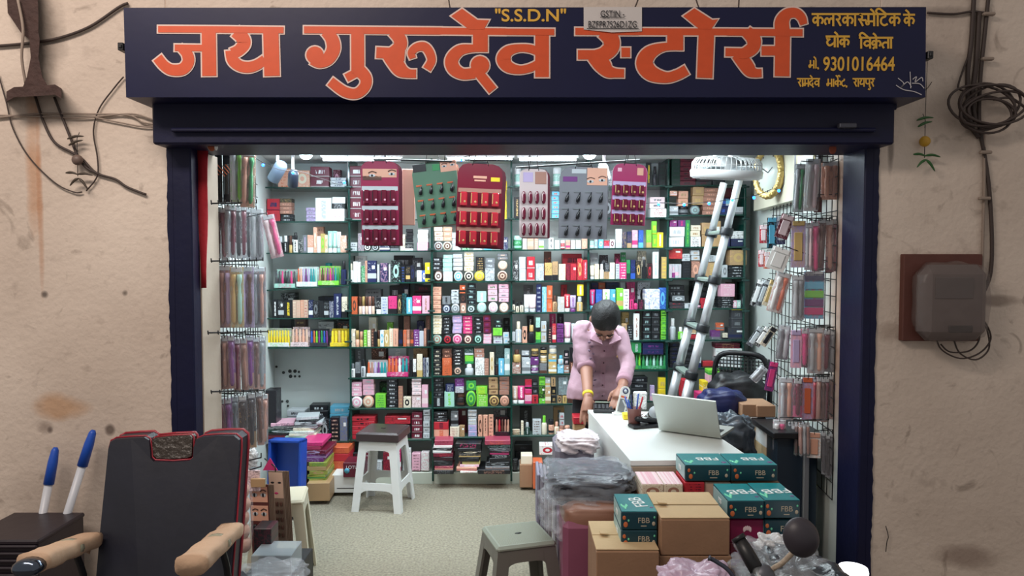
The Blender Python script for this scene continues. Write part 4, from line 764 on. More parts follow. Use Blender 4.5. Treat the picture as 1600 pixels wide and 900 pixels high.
# nested second stool: only its seat and skirt show
r2 = empty('plastic_stool', (P(601, 790, 4.72).x, 4.7, .438), R(-8)); tag(r2, 'dark brown plastic stool nested on top of the white stool', 'stool')
mb = MB(); mb.box((0, 0, .045), (.262, .262, .026), bev=.01); se_ = mb.build('seat', M_stb, r2); mb = MB(); mb.box((0, 0, .0595), (.03, .014, .002), bev=.0005); mb.build('finger_hole', M_black, se_)
for k in range(4):
    a = k*math.pi/2; mb = MB(); mb.box((0, -.134, .026), (.268, .008, .05), bev=.003, M=Matrix.Rotation(a, 4, 'Z')); mb.build('apron', M_stb, r2)
def perfmat():
    m = bpy.data.materials.new('perforated_green_plastic'); m.use_nodes = True; nt = m.node_tree; b = nt.nodes['Principled BSDF']; b.inputs['Roughness'].default_value = .35
    tc = nt.nodes.new('ShaderNodeTexCoord'); sp = nt.nodes.new('ShaderNodeSeparateXYZ'); nt.links.new(tc.outputs['Object'], sp.inputs[0])
    k = 2*math.pi/.0085
    sx = math_node(nt, 'SINE', math_node(nt, 'MULTIPLY', sp.outputs[0], k)); sy = math_node(nt, 'SINE', math_node(nt, 'MULTIPLY', sp.outputs[1], k))
    f = math_node(nt, 'MULTIPLY', math_node(nt, 'GREATER_THAN', math_node(nt, 'MULTIPLY', sx, sy), .25), math_node(nt, 'LESS_THAN', math_node(nt, 'MAXIMUM', math_node(nt, 'ABSOLUTE', sp.outputs[0]), math_node(nt, 'ABSOLUTE', sp.outputs[1])), .108))
    x = nt.nodes.new('ShaderNodeMix'); x.data_type = 'RGBA'; nt.links.new(f, x.inputs[0]); x.inputs[6].default_value = lin((150, 158, 146))+(1,); x.inputs[7].default_value = lin((112, 112, 84))+(1,)
    nt.links.new(x.outputs[2], b.inputs['Base Color']); return m
gs = stool((.025, 3.02, 0), R(17), .25, .36, .45, perfmat(), 'grey-green perforated plastic stool in the middle foreground', mat('grey_green_plastic', (112, 110, 104), .35), stretch=False)

# ------------------------------------------------------------------ counter
q = [PZ(918, 640, .75), PZ(985, 720, .75), PZ(1177, 718, .75), PZ(1067, 645, .75)]
ct = empty('shop_counter', (q[1].x, q[1].y, 0)); tag(ct, 'white laminate counter with beige end panel in the right half', 'counter')
def prism(name, pts, z0, z1, m, parent, off=(0, 0)):
    mb = MB(); n = len(pts); vs = [(p[0]-off[0], p[1]-off[1], z0) for p in pts]+[(p[0]-off[0], p[1]-off[1], z1) for p in pts]
    mb.add(vs, [tuple(range(n))[::-1], tuple(range(n, 2*n))]+[(i, (i+1) % n, n+(i+1) % n, n+i) for i in range(n)]); return mb.build(name, m, parent)
of = (q[1].x, q[1].y); prism('worktop', q, .73, .75, M_white, ct, of)
ins = [(p.x*.985+.015*sum(a.x for a in q)/4, p.y*.985+.015*sum(a.y for a in q)/4) for p in q]
prism('cabinet_body', ins, .03, .73, M_white, ct, of)
mb = MB(); a, b = q[1], q[2]; mb.box(((b.x-a.x)/2, -.002+.003, .38), (b.x-a.x-.006, .008, .69), bev=.002, M=Matrix.Rotation(math.atan2(b.y-a.y, b.x-a.x), 4, 'Z'))
mb.build('end_panel', mat('beige_wood_laminate', (176, 158, 140), .5, noise=.12, nscale=9), ct)

# laptop
L = [PZ(1030, 672, .757), PZ(1126, 685, .757), PZ(1118, 628, .965), PZ(1018, 616, .965)]
lp = empty('laptop', L[0]); tag(lp, 'open silver laptop on the counter with its lid towards the street', 'laptop')
def slab(pts, th, base):
    n = (pts[1]-pts[0]).cross(pts[3]-pts[0]).normalized()*th
    return [tuple(p-base) for p in pts]+[tuple(p-base+n) for p in pts], [(0, 1, 2, 3), (7, 6, 5, 4), (0, 4, 5, 1), (1, 5, 6, 2), (2, 6, 7, 3), (3, 7, 4, 0)]
M_lap = mat('silver_laptop', (190, 194, 188), .35, metal=.35)
mb = MB(); mb.add(*slab(L, -.006, L[0])); mb.build('lid', M_lap, lp)
e = (L[1]-L[0]).normalized(); pz = Vector((-e.y, e.x, 0)); b0 = [L[0]+pz*.005, L[1]+pz*.005, L[1]+pz*.215, L[0]+pz*.215]
mb = MB(); mb.add(*slab(b0, .012, L[0])); bs = mb.build('base', M_lap, lp)
mb = MB(); kk = [L[0]+e*.02+pz*.03+Vector((0, 0, .0125)), L[1]-e*.02+pz*.03+Vector((0, 0, .0125)), L[1]-e*.02+pz*.12+Vector((0, 0, .0125)), L[0]+e*.02+pz*.12+Vector((0, 0, .0125))]
mb.add(*slab(kk, .002, L[0])); mb.build('keyboard', M_black, bs)
mb = MB(); n_ = (L[1]-L[0]).cross(L[3]-L[0]).normalized(); ss = [L[0].lerp(L[3], .06)+e*.01-n_*-.0, L[1].lerp(L[2], .06)-e*.01, L[1].lerp(L[2], .95)-e*.01, L[0].lerp(L[3], .95)+e*.01]
ss = [p-n_*.0062 for p in ss]; mb.add(*slab(ss, -.001, L[0])); mb.build('screen', M_black, lp)
# pen cup
c0 = PZ(991, 665, .751); cup = empty('pen_cup', c0); tag(cup, 'brown plastic pen cup full of pens on the counter', 'pen cup')
mb = MB(); mb.lathe([(.027, 0), (.029, .004), (.037, .09), (.034, .09), (.026, .006)], 18); mb.build('cup', mat('brown_plastic', (104, 62, 56), .5), cup)
for i, (dx, dy, ax, ay, c_, hh) in enumerate(((-.015, 0, -.28, .1, 'bl', .14), (-.005, .01, -.1, 0, 'nb', .145), (.005, -.01, -.3, -.1, 'bl', .13), (.015, 0, .25, 0, 'rd', .14), (.012, .012, .1, 0, 'bl', .15), (.0, 0, .35, .1, 'rd', .13), (-.01, -.01, -.45, 0, 'lg', .13))):
    mb = MB(); p0_ = Vector((dx*.5, dy*.5, .01)); d = Vector((ax, ay, 1)).normalized(); mb.tube([p0_, p0_+d*hh], .004, 6); mb.build('pen', cm(c_), cup)
# stapler and punch block
sp_ = PZ(1008, 667, .751); o = empty('stapler', sp_, .3); tag(o, 'black stapler on a dark base beside the pen cup', 'stapler')
mb = MB(); mb.box((0, 0, .008), (.16, .07, .016), bev=.004); mb.build('base', M_black, o); mb = MB(); mb.box((0, 0, .035), (.12, .035, .025), bev=.008, M=Matrix.Rotation(.16, 4, 'Y')); mb.build('arm', M_black, o)
mb = MB(); mb.ball((-.01, -.01, .055), (.02, .02, .014), 12, 8); mb.build('chrome_roller', mat('chrome', (230, 232, 235), .1, metal=1), o)
o = empty('tape_dispenser', PZ(1024, 660, .751), -.4); tag(o, 'dark tape dispenser between stapler and laptop', 'dispenser')
mb = MB(); mb.box((0, 0, .03), (.08, .045, .06), bev=.014); mb.build('body', M_black, o); mb = MB(); mb.lathe([(.03, -.012), (.03, .012)], 16, 0, Matrix.Translation((0, -.012, .055)) @ Matrix.Rotation(R(90), 4, 'X')); mb.build('tape_roll', cm('lg'), o)
# calculator
o = empty('calculator', PZ(943, 645, .751), -.1); tag(o, 'black desk calculator on the counter in front of the man', 'calculator')
mb = MB(); mb.box((0, .05, .012), (.11, .13, .02), bev=.004, M=Matrix.Rotation(R(6), 4, 'X')); bd = mb.build('body', M_black, o)
for i in range(5):
    for j in range(4): mb = MB(); mb.box((-.042+i*.021, .0+j*.02, .026+j*.002), (.014, .012, .006), bev=.002); mb.build('key', mat('dark_key', (50, 52, 58), .4), bd)
mb = MB(); mb.box((0, .1, .038), (.09, .03, .004), bev=.001); mb.build('display', mat('lcd', (120, 132, 120), .3), bd)
# payment stand (no code on it)
o = empty('payment_stand', PZ(968, 648, .751), .1); tag(o, 'white upright payment card stand leaning on the counter', 'sign stand')
Mx = Matrix.Rotation(R(16), 4, 'Y') @ Matrix.Rotation(R(-8), 4, 'X'); n = 12
ol = [(-.026, 0), (.026, 0), (.026, .13)]+[(.026*math.cos(a), .13+.026*math.sin(a)) for a in [math.pi*k/10 for k in range(1, 10)]]+[(-.026, .13)]
mb = MB(); nn_ = len(ol); mb.add([(a, -.002, b) for a, b in ol]+[(a, .003, b) for a, b in ol], [tuple(range(nn_))[::-1], tuple(range(nn_, 2*nn_))]+[(i, (i+1) % nn_, nn_+(i+1) % nn_, nn_+i) for i in range(nn_)], M=Mx); mb.build('card', cm('wh', .3), o)
mb = MB(); mb.lathe([(.016, 0), (.016, .0015)], 18, 0, Mx @ Matrix.Translation((0, -.004, .13)) @ Matrix.Rotation(R(90), 4, 'X')); lg_ = mb.build('round_logo', cm('nb'), o)
mb = MB(); mb.lathe([(.009, 0), (.009, .0015)], 14, 0, Mx @ Matrix.Translation((0, -.0055, .13)) @ Matrix.Rotation(R(90), 4, 'X')); mb.build('logo_centre', cm('lg'), lg_)
mb = MB(); mb.box((0, -.004, .097), (.034, .001, .01), bev=.0002, M=Mx); mb.build('orange_bar', cm('om'), o)
mb = MB(); mb.box((0, -.004, .05), (.036, .001, .07), bev=.0002, M=Mx); mb.build('grey_panel', cm('gy'), o)
mb = MB(); mb.box((.0, .02, .004), (.07, .05, .008), bev=.002); mb.build('foot', cm('wh'), o)
o = pbox('note_pad', 974, 652, 985, 661, 3.8, .05, cm('ye'), 'small yellow note pad beside the pen cup', 'note pad')
o.location.z = .751
# red box, small boxes behind the counter left
pbox('carton', 896, 652, 914, 663, 4.35, .12, pm('rd', 'mr', 0), 'red carton just left of the counter corner', 'carton'); 
o = pbox('carton', 897, 663, 914, 760, 4.36, .12, pm('kr', 'br', 0), 'tall carton carrying the red carton left of the counter', 'carton')
o = empty('card_holder', PZ(1000, 640, .751)); tag(o, 'small white printed bag standing behind the pen cup', 'bag')
mb = MB(); mb.box((0, 0, .05), (.07, .03, .1), bev=.006, taper=1.08); mb.build('bag_body', pm('wh', 'gy', 3), o)
# ------------------------------------------------------------------ ladder
ld = empty('ladder', (.83, 4.44, 0)); tag(ld, 'telescopic aluminium ladder leaning behind the counter', 'ladder')
M_lad = mat('ladder_aluminium', (212, 216, 220), .38, metal=.55); M_clamp = mat('black_clamp', (30, 34, 38), .4)
def lx(z): return .835+z*.232-.83
zs = [0, .32, .62, .905, 1.18, 1.46, 1.74, 2.06]
for y in (-.16, .16):
    for i in range(7):
        r = .031-.0016*i; mb = MB(); mb.tube([(lx(zs[i]), y, zs[i]), (lx(zs[i+1]-.01), y, zs[i+1]-.01)], r, 14); mb.build('rail_section', M_lad, ld)
for z in zs[1:7]:
    mb = MB(); mb.box((lx(z), 0, z), (.055, .29, .022), bev=.006); rg = mb.build('rung', mat('grey_green_rung', (130, 146, 138), .4, metal=.3), ld)
    for y in (-.16, .16): mb = MB(); mb.lathe([(.036, -.022), (.038, -.015), (.038, .015), (.036, .022)], 14, 0, Matrix.Translation((lx(z), y, z)) @ Matrix.Rotation(R(13), 4, 'Y')); mb.build('clamp', M_clamp, rg)
for y in (-.16, .16): mb = MB(); mb.box((lx(.015), y, .015), (.07, .06, .03), bev=.008); mb.build('foot', M_black, ld)
# ------------------------------------------------------------------ fan
fc = P(1135, 264, 3.9); fan = empty('ceiling_fan', fc); tag(fan, 'white caged fan hanging from the ceiling above the ladder', 'fan')
M_fan = mat('white_fan_plastic', (238, 240, 240), .3); fan.rotation_euler = (R(6), R(2), 0)
mb = MB(); mb.lathe([(.165, -.052), (.183, -.045), (.186, -.012), (.178, -.006), (.165, -.01)], 40); mb.build('base_ring', M_fan, fan)
for k in range(44):
    a = 2*math.pi*k/44; ca, sa = math.cos(a), math.sin(a)
    mb = MB(); mb.tube([(ca*r, sa*r, z) for r, z in ((.178, -.01), (.176, .03), (.16, .052), (.10, .06), (.04, .062))], .0028, 5); mb.build('grille_bar', M_fan, fan)
mb = MB()
for r, z in ((.176, .02), (.13, .058), (.08, .061)): mb.tube([(r*math.cos(2*math.pi*k/36), r*math.sin(2*math.pi*k/36), z) for k in range(37)], .002, 5)
mb.build('grille_ring', M_fan, fan)
mb = MB()
for k in range(60):
    a = 2*math.pi*k/60; mb.tube([(.05*math.cos(a), .05*math.sin(a), -.056), (.17*math.cos(a), .17*math.sin(a), -.052)], .0016, 4)
for r in (.05, .09, .13): mb.tube([(r*math.cos(2*math.pi*k/30), r*math.sin(2*math.pi*k/30), -.055) for k in range(31)], .0018, 4)
mb.build('lower_grille', M_fan, fan)
mb = MB(); mb.lathe([(.045, -.05), (.05, -.045), (.05, .06), (.02, .065)], 20); mb.build('motor', M_fan, fan)
for k in range(5):
    a = 2*math.pi*k/5; mb = MB(); mb.box((.1, 0, 0), (.11, .05, .004), bev=.001, M=Matrix.Rotation(a, 4, 'Z') @ Matrix.Rotation(.4, 4, 'X')); mb.build('blade', mat('pale_blade', (206, 216, 220), .3), fan)
for dx in (-.045, .035): mb = MB(); mb.box((dx, 0, .11), (.05, .06, .1), bev=.008); mb.build('mount_block', M_fan, fan)
mb = MB(); mb.tube([(0, 0, .15), (0, 0, ZC-fc.z)], .012, 10); mb.build('stem', M_fan, fan)
# ------------------------------------------------------------------ lights
def bulb(px, py, Y, r, label):
    p = P(px, py, Y); o = empty('ceiling_bulb', p); tag(o, label, 'lamp')
    mb = MB(); mb.ball((0, 0, 0), (r, r, r*.9), 16, 10); mb.build('bulb', M_bulb, o)
    mb = MB(); mb.lathe([(r*.55, r*.6), (r*.6, ZC-p.z)], 14); mb.build('holder', M_fan, o)
bulb(478, 240, 4.55, .04, 'glaring white bulb at the ceiling behind the two spotlights'); bulb(921, 240, 4.5, .04, 'glaring white bulb at the ceiling above the grey nail card')
for i, (x0, x1, n_) in enumerate(((505, 626, 'left end, above the orange and red boxes'), (700, 800, 'middle, between red card and pink-nail card'), (812, 900, 'right end, above the pink-nail card'))):
    a = P(x0, 250, 4.8); b = P(x1, 251, 4.8); o = empty('tube_light', ((a.x+b.x)/2, 4.8, 2.235)); tag(o, 'lit white tube light on the ceiling, '+n_, 'lamp')
    hw = (b.x-a.x)/2; mb = MB(); mb.tube([(-hw, 0, -.012), (hw, 0, -.012)], .011, 10); mb.build('tube', M_tube, o)
    mb = MB(); mb.box((0, 0, .012), (hw*2+.03, .03, .024), bev=.003); mb.build('fitting', M_fan, o)
def spot(px, py, Y, tilt, yaw, ln, rad, colr, label):
    p = P(px, py, Y); o = empty('track_spotlight', p); tag(o, label, 'spotlight'); m = mat('spot_body', colr, .4)
    Mx = Matrix.Rotation(yaw, 4, 'Y') @ Matrix.Rotation(tilt, 4, 'X')
    mb = MB(); mb.lathe([(rad*.85, -ln/2), (rad, -ln/2+.004), (rad, ln/2-.02), (rad*.7, ln/2)], 20, 0, Mx); bd = mb.build('lamp_head', m, o)
    mb = MB(); mb.lathe([(rad*.8, ln/2-.0), (rad*.8, ln/2+.001)], 18, 0, Mx @ Matrix.Rotation(math.pi, 4, 'X')); mb.build('lens', mat('dark_lens', (50, 56, 66), .15), bd)
    mb = MB(); mb.tube([(0, 0, 0), (0, .0, ZC-p.z-.01)], .009, 8); mb.build('arm', M_fan, o)
    mb = MB(); mb.box((0, 0, ZC-p.z-.012), (.09, .05, .02), bev=.004); mb.build('track_adapter', M_fan, o)
spot(434, 268, 4.3, R(25), R(40), .13, .036, (104, 120, 142), 'grey track spotlight tilted at the top left')
spot(458, 279, 4.35, R(30), R(14), .1, .03, (34, 42, 58), 'small dark track spotlight right of the grey one')
spot(944, 268, 4.4, R(30), R(-20), .10, .03, (226, 232, 236), 'white track spotlight right of the grey nail card')
# string lights
def wire(name, pts, r, m, parent=None, sub=5, label=None, cat='cable', group=None):
    mb = MB(); mb.tube(spline([Vector(p) for p in pts], sub), r, 6); o = mb.build(name, m, parent)
    if label: tag(o, label, cat, group)
    return o
for (pts, leds, Y, lab) in (([(395, 245), (415, 256), (440, 266), (470, 268), (505, 280), (540, 284)], [(411, 257), (458, 269), (538, 284)], 4.2, 'thin string of blue lights across the top left shelf'),
                       ([(1000, 318), (1029, 317), (1069, 318), (1108, 316), (1140, 312), (1178, 306), (1205, 296), (1225, 288)], [(1029, 318), (1069, 319), (1108, 317), (1144, 312), (1178, 308), (1217, 297)], 4.1, 'thin string of blue lights sagging below the fan'),
                       ([(700, 262), (722, 246), (760, 238)], [(721, 249)], 4.4, 'blue light on a short wire above the green card')):
    o = empty('string_light', P(pts[0][0], pts[0][1], Y)); tag(o, lab, 'string light'); b0_ = o.location.copy()
    wire('wire', [P(x, y, Y)-b0_ for x, y in pts]+[Vector((P(pts[-1][0], 1, Y).x-b0_.x, 0, ZC-b0_.z))], .0018, M_wire, o)
    for x, y in leds: mb = MB(); mb.ball(tuple(P(x, y+1, Y-.004)-b0_), .0085, 8, 6); mb.build('led', M_led, o)

# ------------------------------------------------------------------ clock, picture on the right pelmet
def onwall(px, py, off=.075):
    Y = 4.4
    for _ in range(30): Y = (XRw(Y)-off)/((px-800)/F)*(P(800, py, 1).y/1.0) if False else Y + .5*(((XRw(Y)-off)/ (P(px, py, 1).x)) - Y)
    return P(px, py, Y)
cl = empty('wall_clock', onwall(1201, 270, .12)); tag(cl, 'oval wall clock with ornate gold frame on the right wall', 'clock'); cl.rotation_euler = (0, 0, R(-72))
ry = .135; rx = .115; M_gold = mat('ornate_gold', (206, 178, 112), .28, metal=.75, bump=.8, bscale=60)
mb = MB(); mb.tube([(rx*math.cos(2*math.pi*k/40), .0, ry*math.sin(2*math.pi*k/40)) for k in range(41)], [.020+.003*(k % 2) for k in range(41)], 8); mb.build('gold_frame', M_gold, cl)
for k in range(28):
    a = 2*math.pi*k/28; mb = MB(); mb.ball(((rx+.006)*math.cos(a), -.014, (ry+.006)*math.sin(a)), (.012, .009, .012), 7, 5); mb.build('frame_boss', M_gold, cl)
mb = MB(); mb.lathe([(1, 0), (1, .004)], 36, 0, Matrix.Rotation(R(90), 4, 'X') @ Matrix.Diagonal((rx, ry, 1, 1))); df = mb.build('dial', mat('pale_dial', (206, 216, 212), .3), cl)
for a, l_ in ((R(35), .05), (R(150), .075)): mb = MB(); mb.box((math.cos(a)*l_/2, -.006, math.sin(a)*l_/2), (l_, .002, .005), bev=.0005, M=None) if False else mb.box((l_/2, -.006, 0), (l_, .002, .005), bev=.0005, M=Matrix.Rotation(-a, 4, 'Y')); mb.build('hand', M_ink, df)
for k in range(12): a = math.pi*k/6; mb = MB(); mb.box((rx*.8*math.cos(a), -.005, ry*.8*math.sin(a)), (.006, .002, .012), bev=.0004); mb.build('hour_mark', M_ink, df)
pf = empty('framed_picture', onwall(1243, 272, .13)); pf.location.x += .06; tag(pf, 'dark framed picture with gold inner border beside the clock', 'picture'); pf.rotation_euler = (0, 0, R(-76))
mb = MB(); mb.box((0, 0, 0), (.2, .02, .27), bev=.004); mb.build('frame', mat('dark_frame', (38, 34, 44), .4), pf)
mb = MB(); mb.box((0, -.0115, 0), (.15, .003, .22), bev=.001); mb.build('gold_border', mat('gold_border', (206, 190, 120), .4), pf); mb = MB(); mb.box((0, -.0135, 0), (.125, .002, .19), bev=.0005); mb.build('print', mat('pale_print', (196, 206, 200), .3, noise=.3, nscale=18), pf)

# ------------------------------------------------------------------ hanging sample cards
M_rod = mat('dark_rod', (36, 42, 44), .4)
HY = 4.0
def hcard(x0, x1, y0, y1, base, hdr, item, strip, label, yaw=0, roll=0, layers=2, style='drop', lay='mr', img=None, Y=HY, arch=False):
    top = P((x0+x1)/2, y0, Y); bot = P((x0+x1)/2, y1, Y); w_ = (x1-x0)*Y/F; h = top.z-bot.z
    o = empty('sample_card', top); o.rotation_euler = (R(2), roll, yaw); tag(o, label, 'display card', 'hanging nail and makeup sample cards')
    N = 10; ol = []
    rr_ = .05*w_/.22
    for cx, cz, a0 in ((w_/2-rr_, -rr_, 0), (-w_/2+rr_, -rr_, 90)):
        for k in range(4): a = R(a0+30*k); ol.append((cx+rr_*math.cos(a), cz+rr_*math.sin(a)))
    ol += [(-w_/2, -h), (w_/2, -h)]; n = len(ol)
    def sheet(name, y, m, dx=0, dz=0):
        mb = MB(); mb.add([(a+dx, y, b+dz) for a, b in ol]+[(a+dx, y+.003, b+dz) for a, b in ol], [tuple(range(n)), tuple(range(2*n-1, n-1, -1))]+[(i, n+i, n+(i+1) % n, (i+1) % n) for i in range(n)]); return mb.build(name, m, o)
    bs = sheet('card', 0, base)
    for k in range(layers): sheet('backing_card', .014+.012*k, cm(lay, .5), .006+.006*k, -.003*k)
    for k, (fx, fz, fw, fh, c_) in enumerate(hdr):
        mb = MB(); mb.box((fx*w_, -.0012, -fz*h), (fw*w_, .0015, fh*h), bev=.0004); mb.build('printed_panel', c_ if not isinstance(c_, str) else cm(c_, .4), bs)
    if img:   # printed eye(s)
        for fx, fz, s_ in img:
            mb = MB(); mb.ball((fx*w_, -.003, -fz*h), (.1*w_*s_, .0012, .035*w_*s_*1.2), 14, 6); mb.build('printed_eye', cm('lg'), bs)
            mb = MB(); mb.ball((fx*w_, -.0042, -fz*h), (.035*w_*s_, .001, .035*w_*s_), 10, 6); mb.build('printed_iris', cm('bk'), bs)
            mb = MB(); mb.tube(spline([(fx*w_-.11*w_*s_, -.003, -fz*h+.07*w_*s_), (fx*w_, -.003, -fz*h+.12*w_*s_), (fx*w_+.13*w_*s_, -.003, -fz*h+.08*w_*s_)], 4), .0035*s_, 5); mb.build('printed_brow', cm('br'), bs)
    h0 = .30
    for r in range(3):
        zc = -(h0+(1-h0)*(r+.5)/3)*h
        if strip: mb = MB(); mb.box((0, -.002, zc+(1-h0)*h/6*.82), (w_*.96, .002, .022), bev=.0005); mb.build('price_strip', cm(strip, .5), bs)
        for c_ in range(4):
            x = (-.5+(c_+.5)/4)*w_*.94; hh = (1-h0)*h/3*.72; ww = w_/4*.74
            if style == 'drop':
                mb = MB(); mb.lathe([(.0015, hh*.42), (.006, hh*.1), (.011, -hh*.2), (.009, -hh*.42), (.003, -hh*.48)], 9, 0, Matrix.Translation((x+.006, -.012, zc)) @ Matrix.Rotation(.25, 4, 'Y')); b_ = mb.build('sample_bottle', cm(item, .2), bs)
                mb = MB(); mb.box((x-ww*.1, -.0025, zc+hh*.42), (ww*.7, .002, hh*.14), bev=.0004); mb.build('tag', cm('om' if base == M_cgreen else 'gy'), b_)
            elif style == 'nail':
                mb = MB(); mb.ball((x, -.010, zc), (ww*.42, .009, hh*.55), 10, 8, e=.8); b_ = mb.build('nail_blister', cm(item, .12), bs)
                mb = MB(); mb.tube([(x-ww*.25, -.018, zc-hh*.3), (x-ww*.28, -.018, zc+hh*.2), (x-ww*.1, -.017, zc+hh*.44)], .0022, 5); mb.build('painted_gloss', cm('pp', .2), b_)  # pale streak modelled as a highlight along each nail
            else:
                mb = MB(); mb.box((x, -.012, zc-.004), (ww*.86, .02, hh), bev=.005); b_ = mb.build('blister_pack', cm(item, .15), bs)
                mb = MB(); mb.box((x-ww*.36, -.0235, zc), (.004, .002, hh*.7), bev=.0005, M=None); mb.build('shade_line', cm('bk' if style == 'pack' else 'gd'), b_)
                mb = MB(); mb.ball((x+ww*.12, -.0225, zc-hh*.25), (.006, .002, .006), 8, 5); mb.build('spot_print', cm('pk' if style == 'pack' else 'gd'), b_)
    for sx in (-.18, .18):
        mb = MB(); mb.tube([(sx*w_, 0, -.01), (sx*w_*.6, .0, .05), (sx*w_*1.2, 0, ZC-top.z-.0)], .0022, 5); mb.build('hanging_wire', M_wire, o)
    mb = MB(); mb.box((0, .004, .006), (w_*.3, .012, .012), bev=.002); mb.build('clip', M_rod, o)
    return o
M_cmag = mat('magenta_card', (150, 32, 74), .4); M_cgreen = mat('grey_green_card', (86, 124, 102), .5); M_cred = mat('crimson_card', (120, 14, 42), .35)
M_cwh = mat('whitish_card', (206, 190, 190), .4); M_cgy = mat('grey_card', (122, 124, 132), .5); M_cpk = mat('berry_card', (164, 42, 96), .35)
hcard(564, 622, 252, 383, M_cmag, [(0, .14, .9, .1, 'pe'), (-.2, .2, .5, .05, 'br')], 'mr', 'lg', 'magenta sample card with printed eyes, leftmost of the hanging cards', R(5), 0, 3, 'pack', 'mr', img=[(-.2, .17, .9), (.32, .15, .9)])
hcard(641, 712, 253, 353, M_cgreen, [(-.32, .07, .3, .12, 'bk'), (.33, .09, .36, .17, 'pe'), (.05, .09, .16, .1, 'gr')], 'bk', None, 'grey-green sample card of dark bottles, second hanging card', R(-8), R(-6), 2, 'drop', 'bz', img=[(.24, .09, .55), (.42, .08, .55)], Y=4.05)
hcard(716, 786, 256, 386, M_cred, [(.34, .18, .2, .05, 'ye'), (0, .16, .3, .03, 'pe'), (0, .2, .25, .02, 'pe')], 'rd', 'bz', 'large crimson sample card with yellow oval, third hanging card', R(6), R(2), 4, 'gpack', 'mr', Y=3.95)
hcard(812, 856, 264, 371, M_cwh, [(-.2, .12, .35, .14, 'lv'), (.25, .13, .4, .18, 'bz')], 'mr', None, 'pale sample card with glossy maroon nails, fourth hanging card', R(5), 0, 3, 'nail', 'mr')
hcard(875, 950, 261, 373, M_cgy, [(.28, .13, .42, .24, 'pe'), (-.28, .17, .3, .07, 'pu'), (-.1, .06, .3, .06, 'lg')], 'bk', None, 'grey sample card with a printed face, fifth hanging card', 0, R(1), 1, 'drop', 'gy', img=[(.14, .2, .7), (.38, .18, .7)])
hcard(958, 1012, 256, 352, M_cpk, [(-.3, .1, .12, .06, 'pk'), (.3, .12, .18, .12, 'pe')], 'mr', 'lv', 'berry-pink sample card in film, rightmost of the hanging cards', R(4), R(2), 1, 'gpack', 'pk')
# pinkish board hanging behind the second card
o = pbox('backing_board', 628, 264, 648, 352, 4.1, .02, cm('bz', .5), 'pinkish-brown board hanging behind the grey-green card', 'board', rz=.2)
for (a, b) in (((590, 249), (706, 252)), ((725, 250), (800, 251)), ((806, 262), (1000, 250))):
    pa, pb_ = P(*a, HY+.02), P(*b, HY+.02); o = empty('hanging_rod', pa); tag(o, 'thin dark rod hanging under the ceiling, its left end at %s' % ('the first card' if a[0] == 590 else 'the crimson card' if a[0] == 725 else 'the pale nail card'), 'rod')
    mb = MB(); mb.tube([(0, 0, 0), pb_-pa], .005, 8); mb.build('rod', M_rod, o)
    for t in (.1, .9): q_ = (pb_-pa)*t; mb = MB(); mb.tube([q_, (q_.x+.02, q_.y, ZC-pa.z)], .0022, 5); mb.build('suspension_wire', M_wire, o)

# ------------------------------------------------------------------ wire grids and hanging packs
def grid(name, X, y0, y1, z0, z1, label, sgn):
    root = empty(name, (X(y0), y0, 0)); tag(root, label, 'wire grid')
    def pt(y, z): return (X(y)-X(y0)-sgn*.02, y-y0, z)
    for i in range(int((z1-z0)/.08)+1):
        z = z0+i*.08; mb = MB(); mb.tube([pt(y0, z), pt(y1, z)], .0026, 5); mb.build('wire', M_wire, root)
    for i in range(int((y1-y0)/.08)+1):
        y = y0+i*.08; mb = MB(); mb.tube([pt(y, z0), pt(y, z1)], .0026, 5); mb.build('wire', M_wire, root)
    return root
gR = grid('wire_grid', XRw, 3.44, 4.72, .45, 2.1, 'black wire display grid on the right wall', 1)
gL = grid('wire_grid', XLw, 3.44, 4.7, .45, 2.1, 'black wire display grid on the left wall', -1)
def solveY(px, X):
    Y = 4.0
    for _ in range(40): Y = Y+.5*(X(Y)/P(px, 450, 1).x-Y)
    return Y
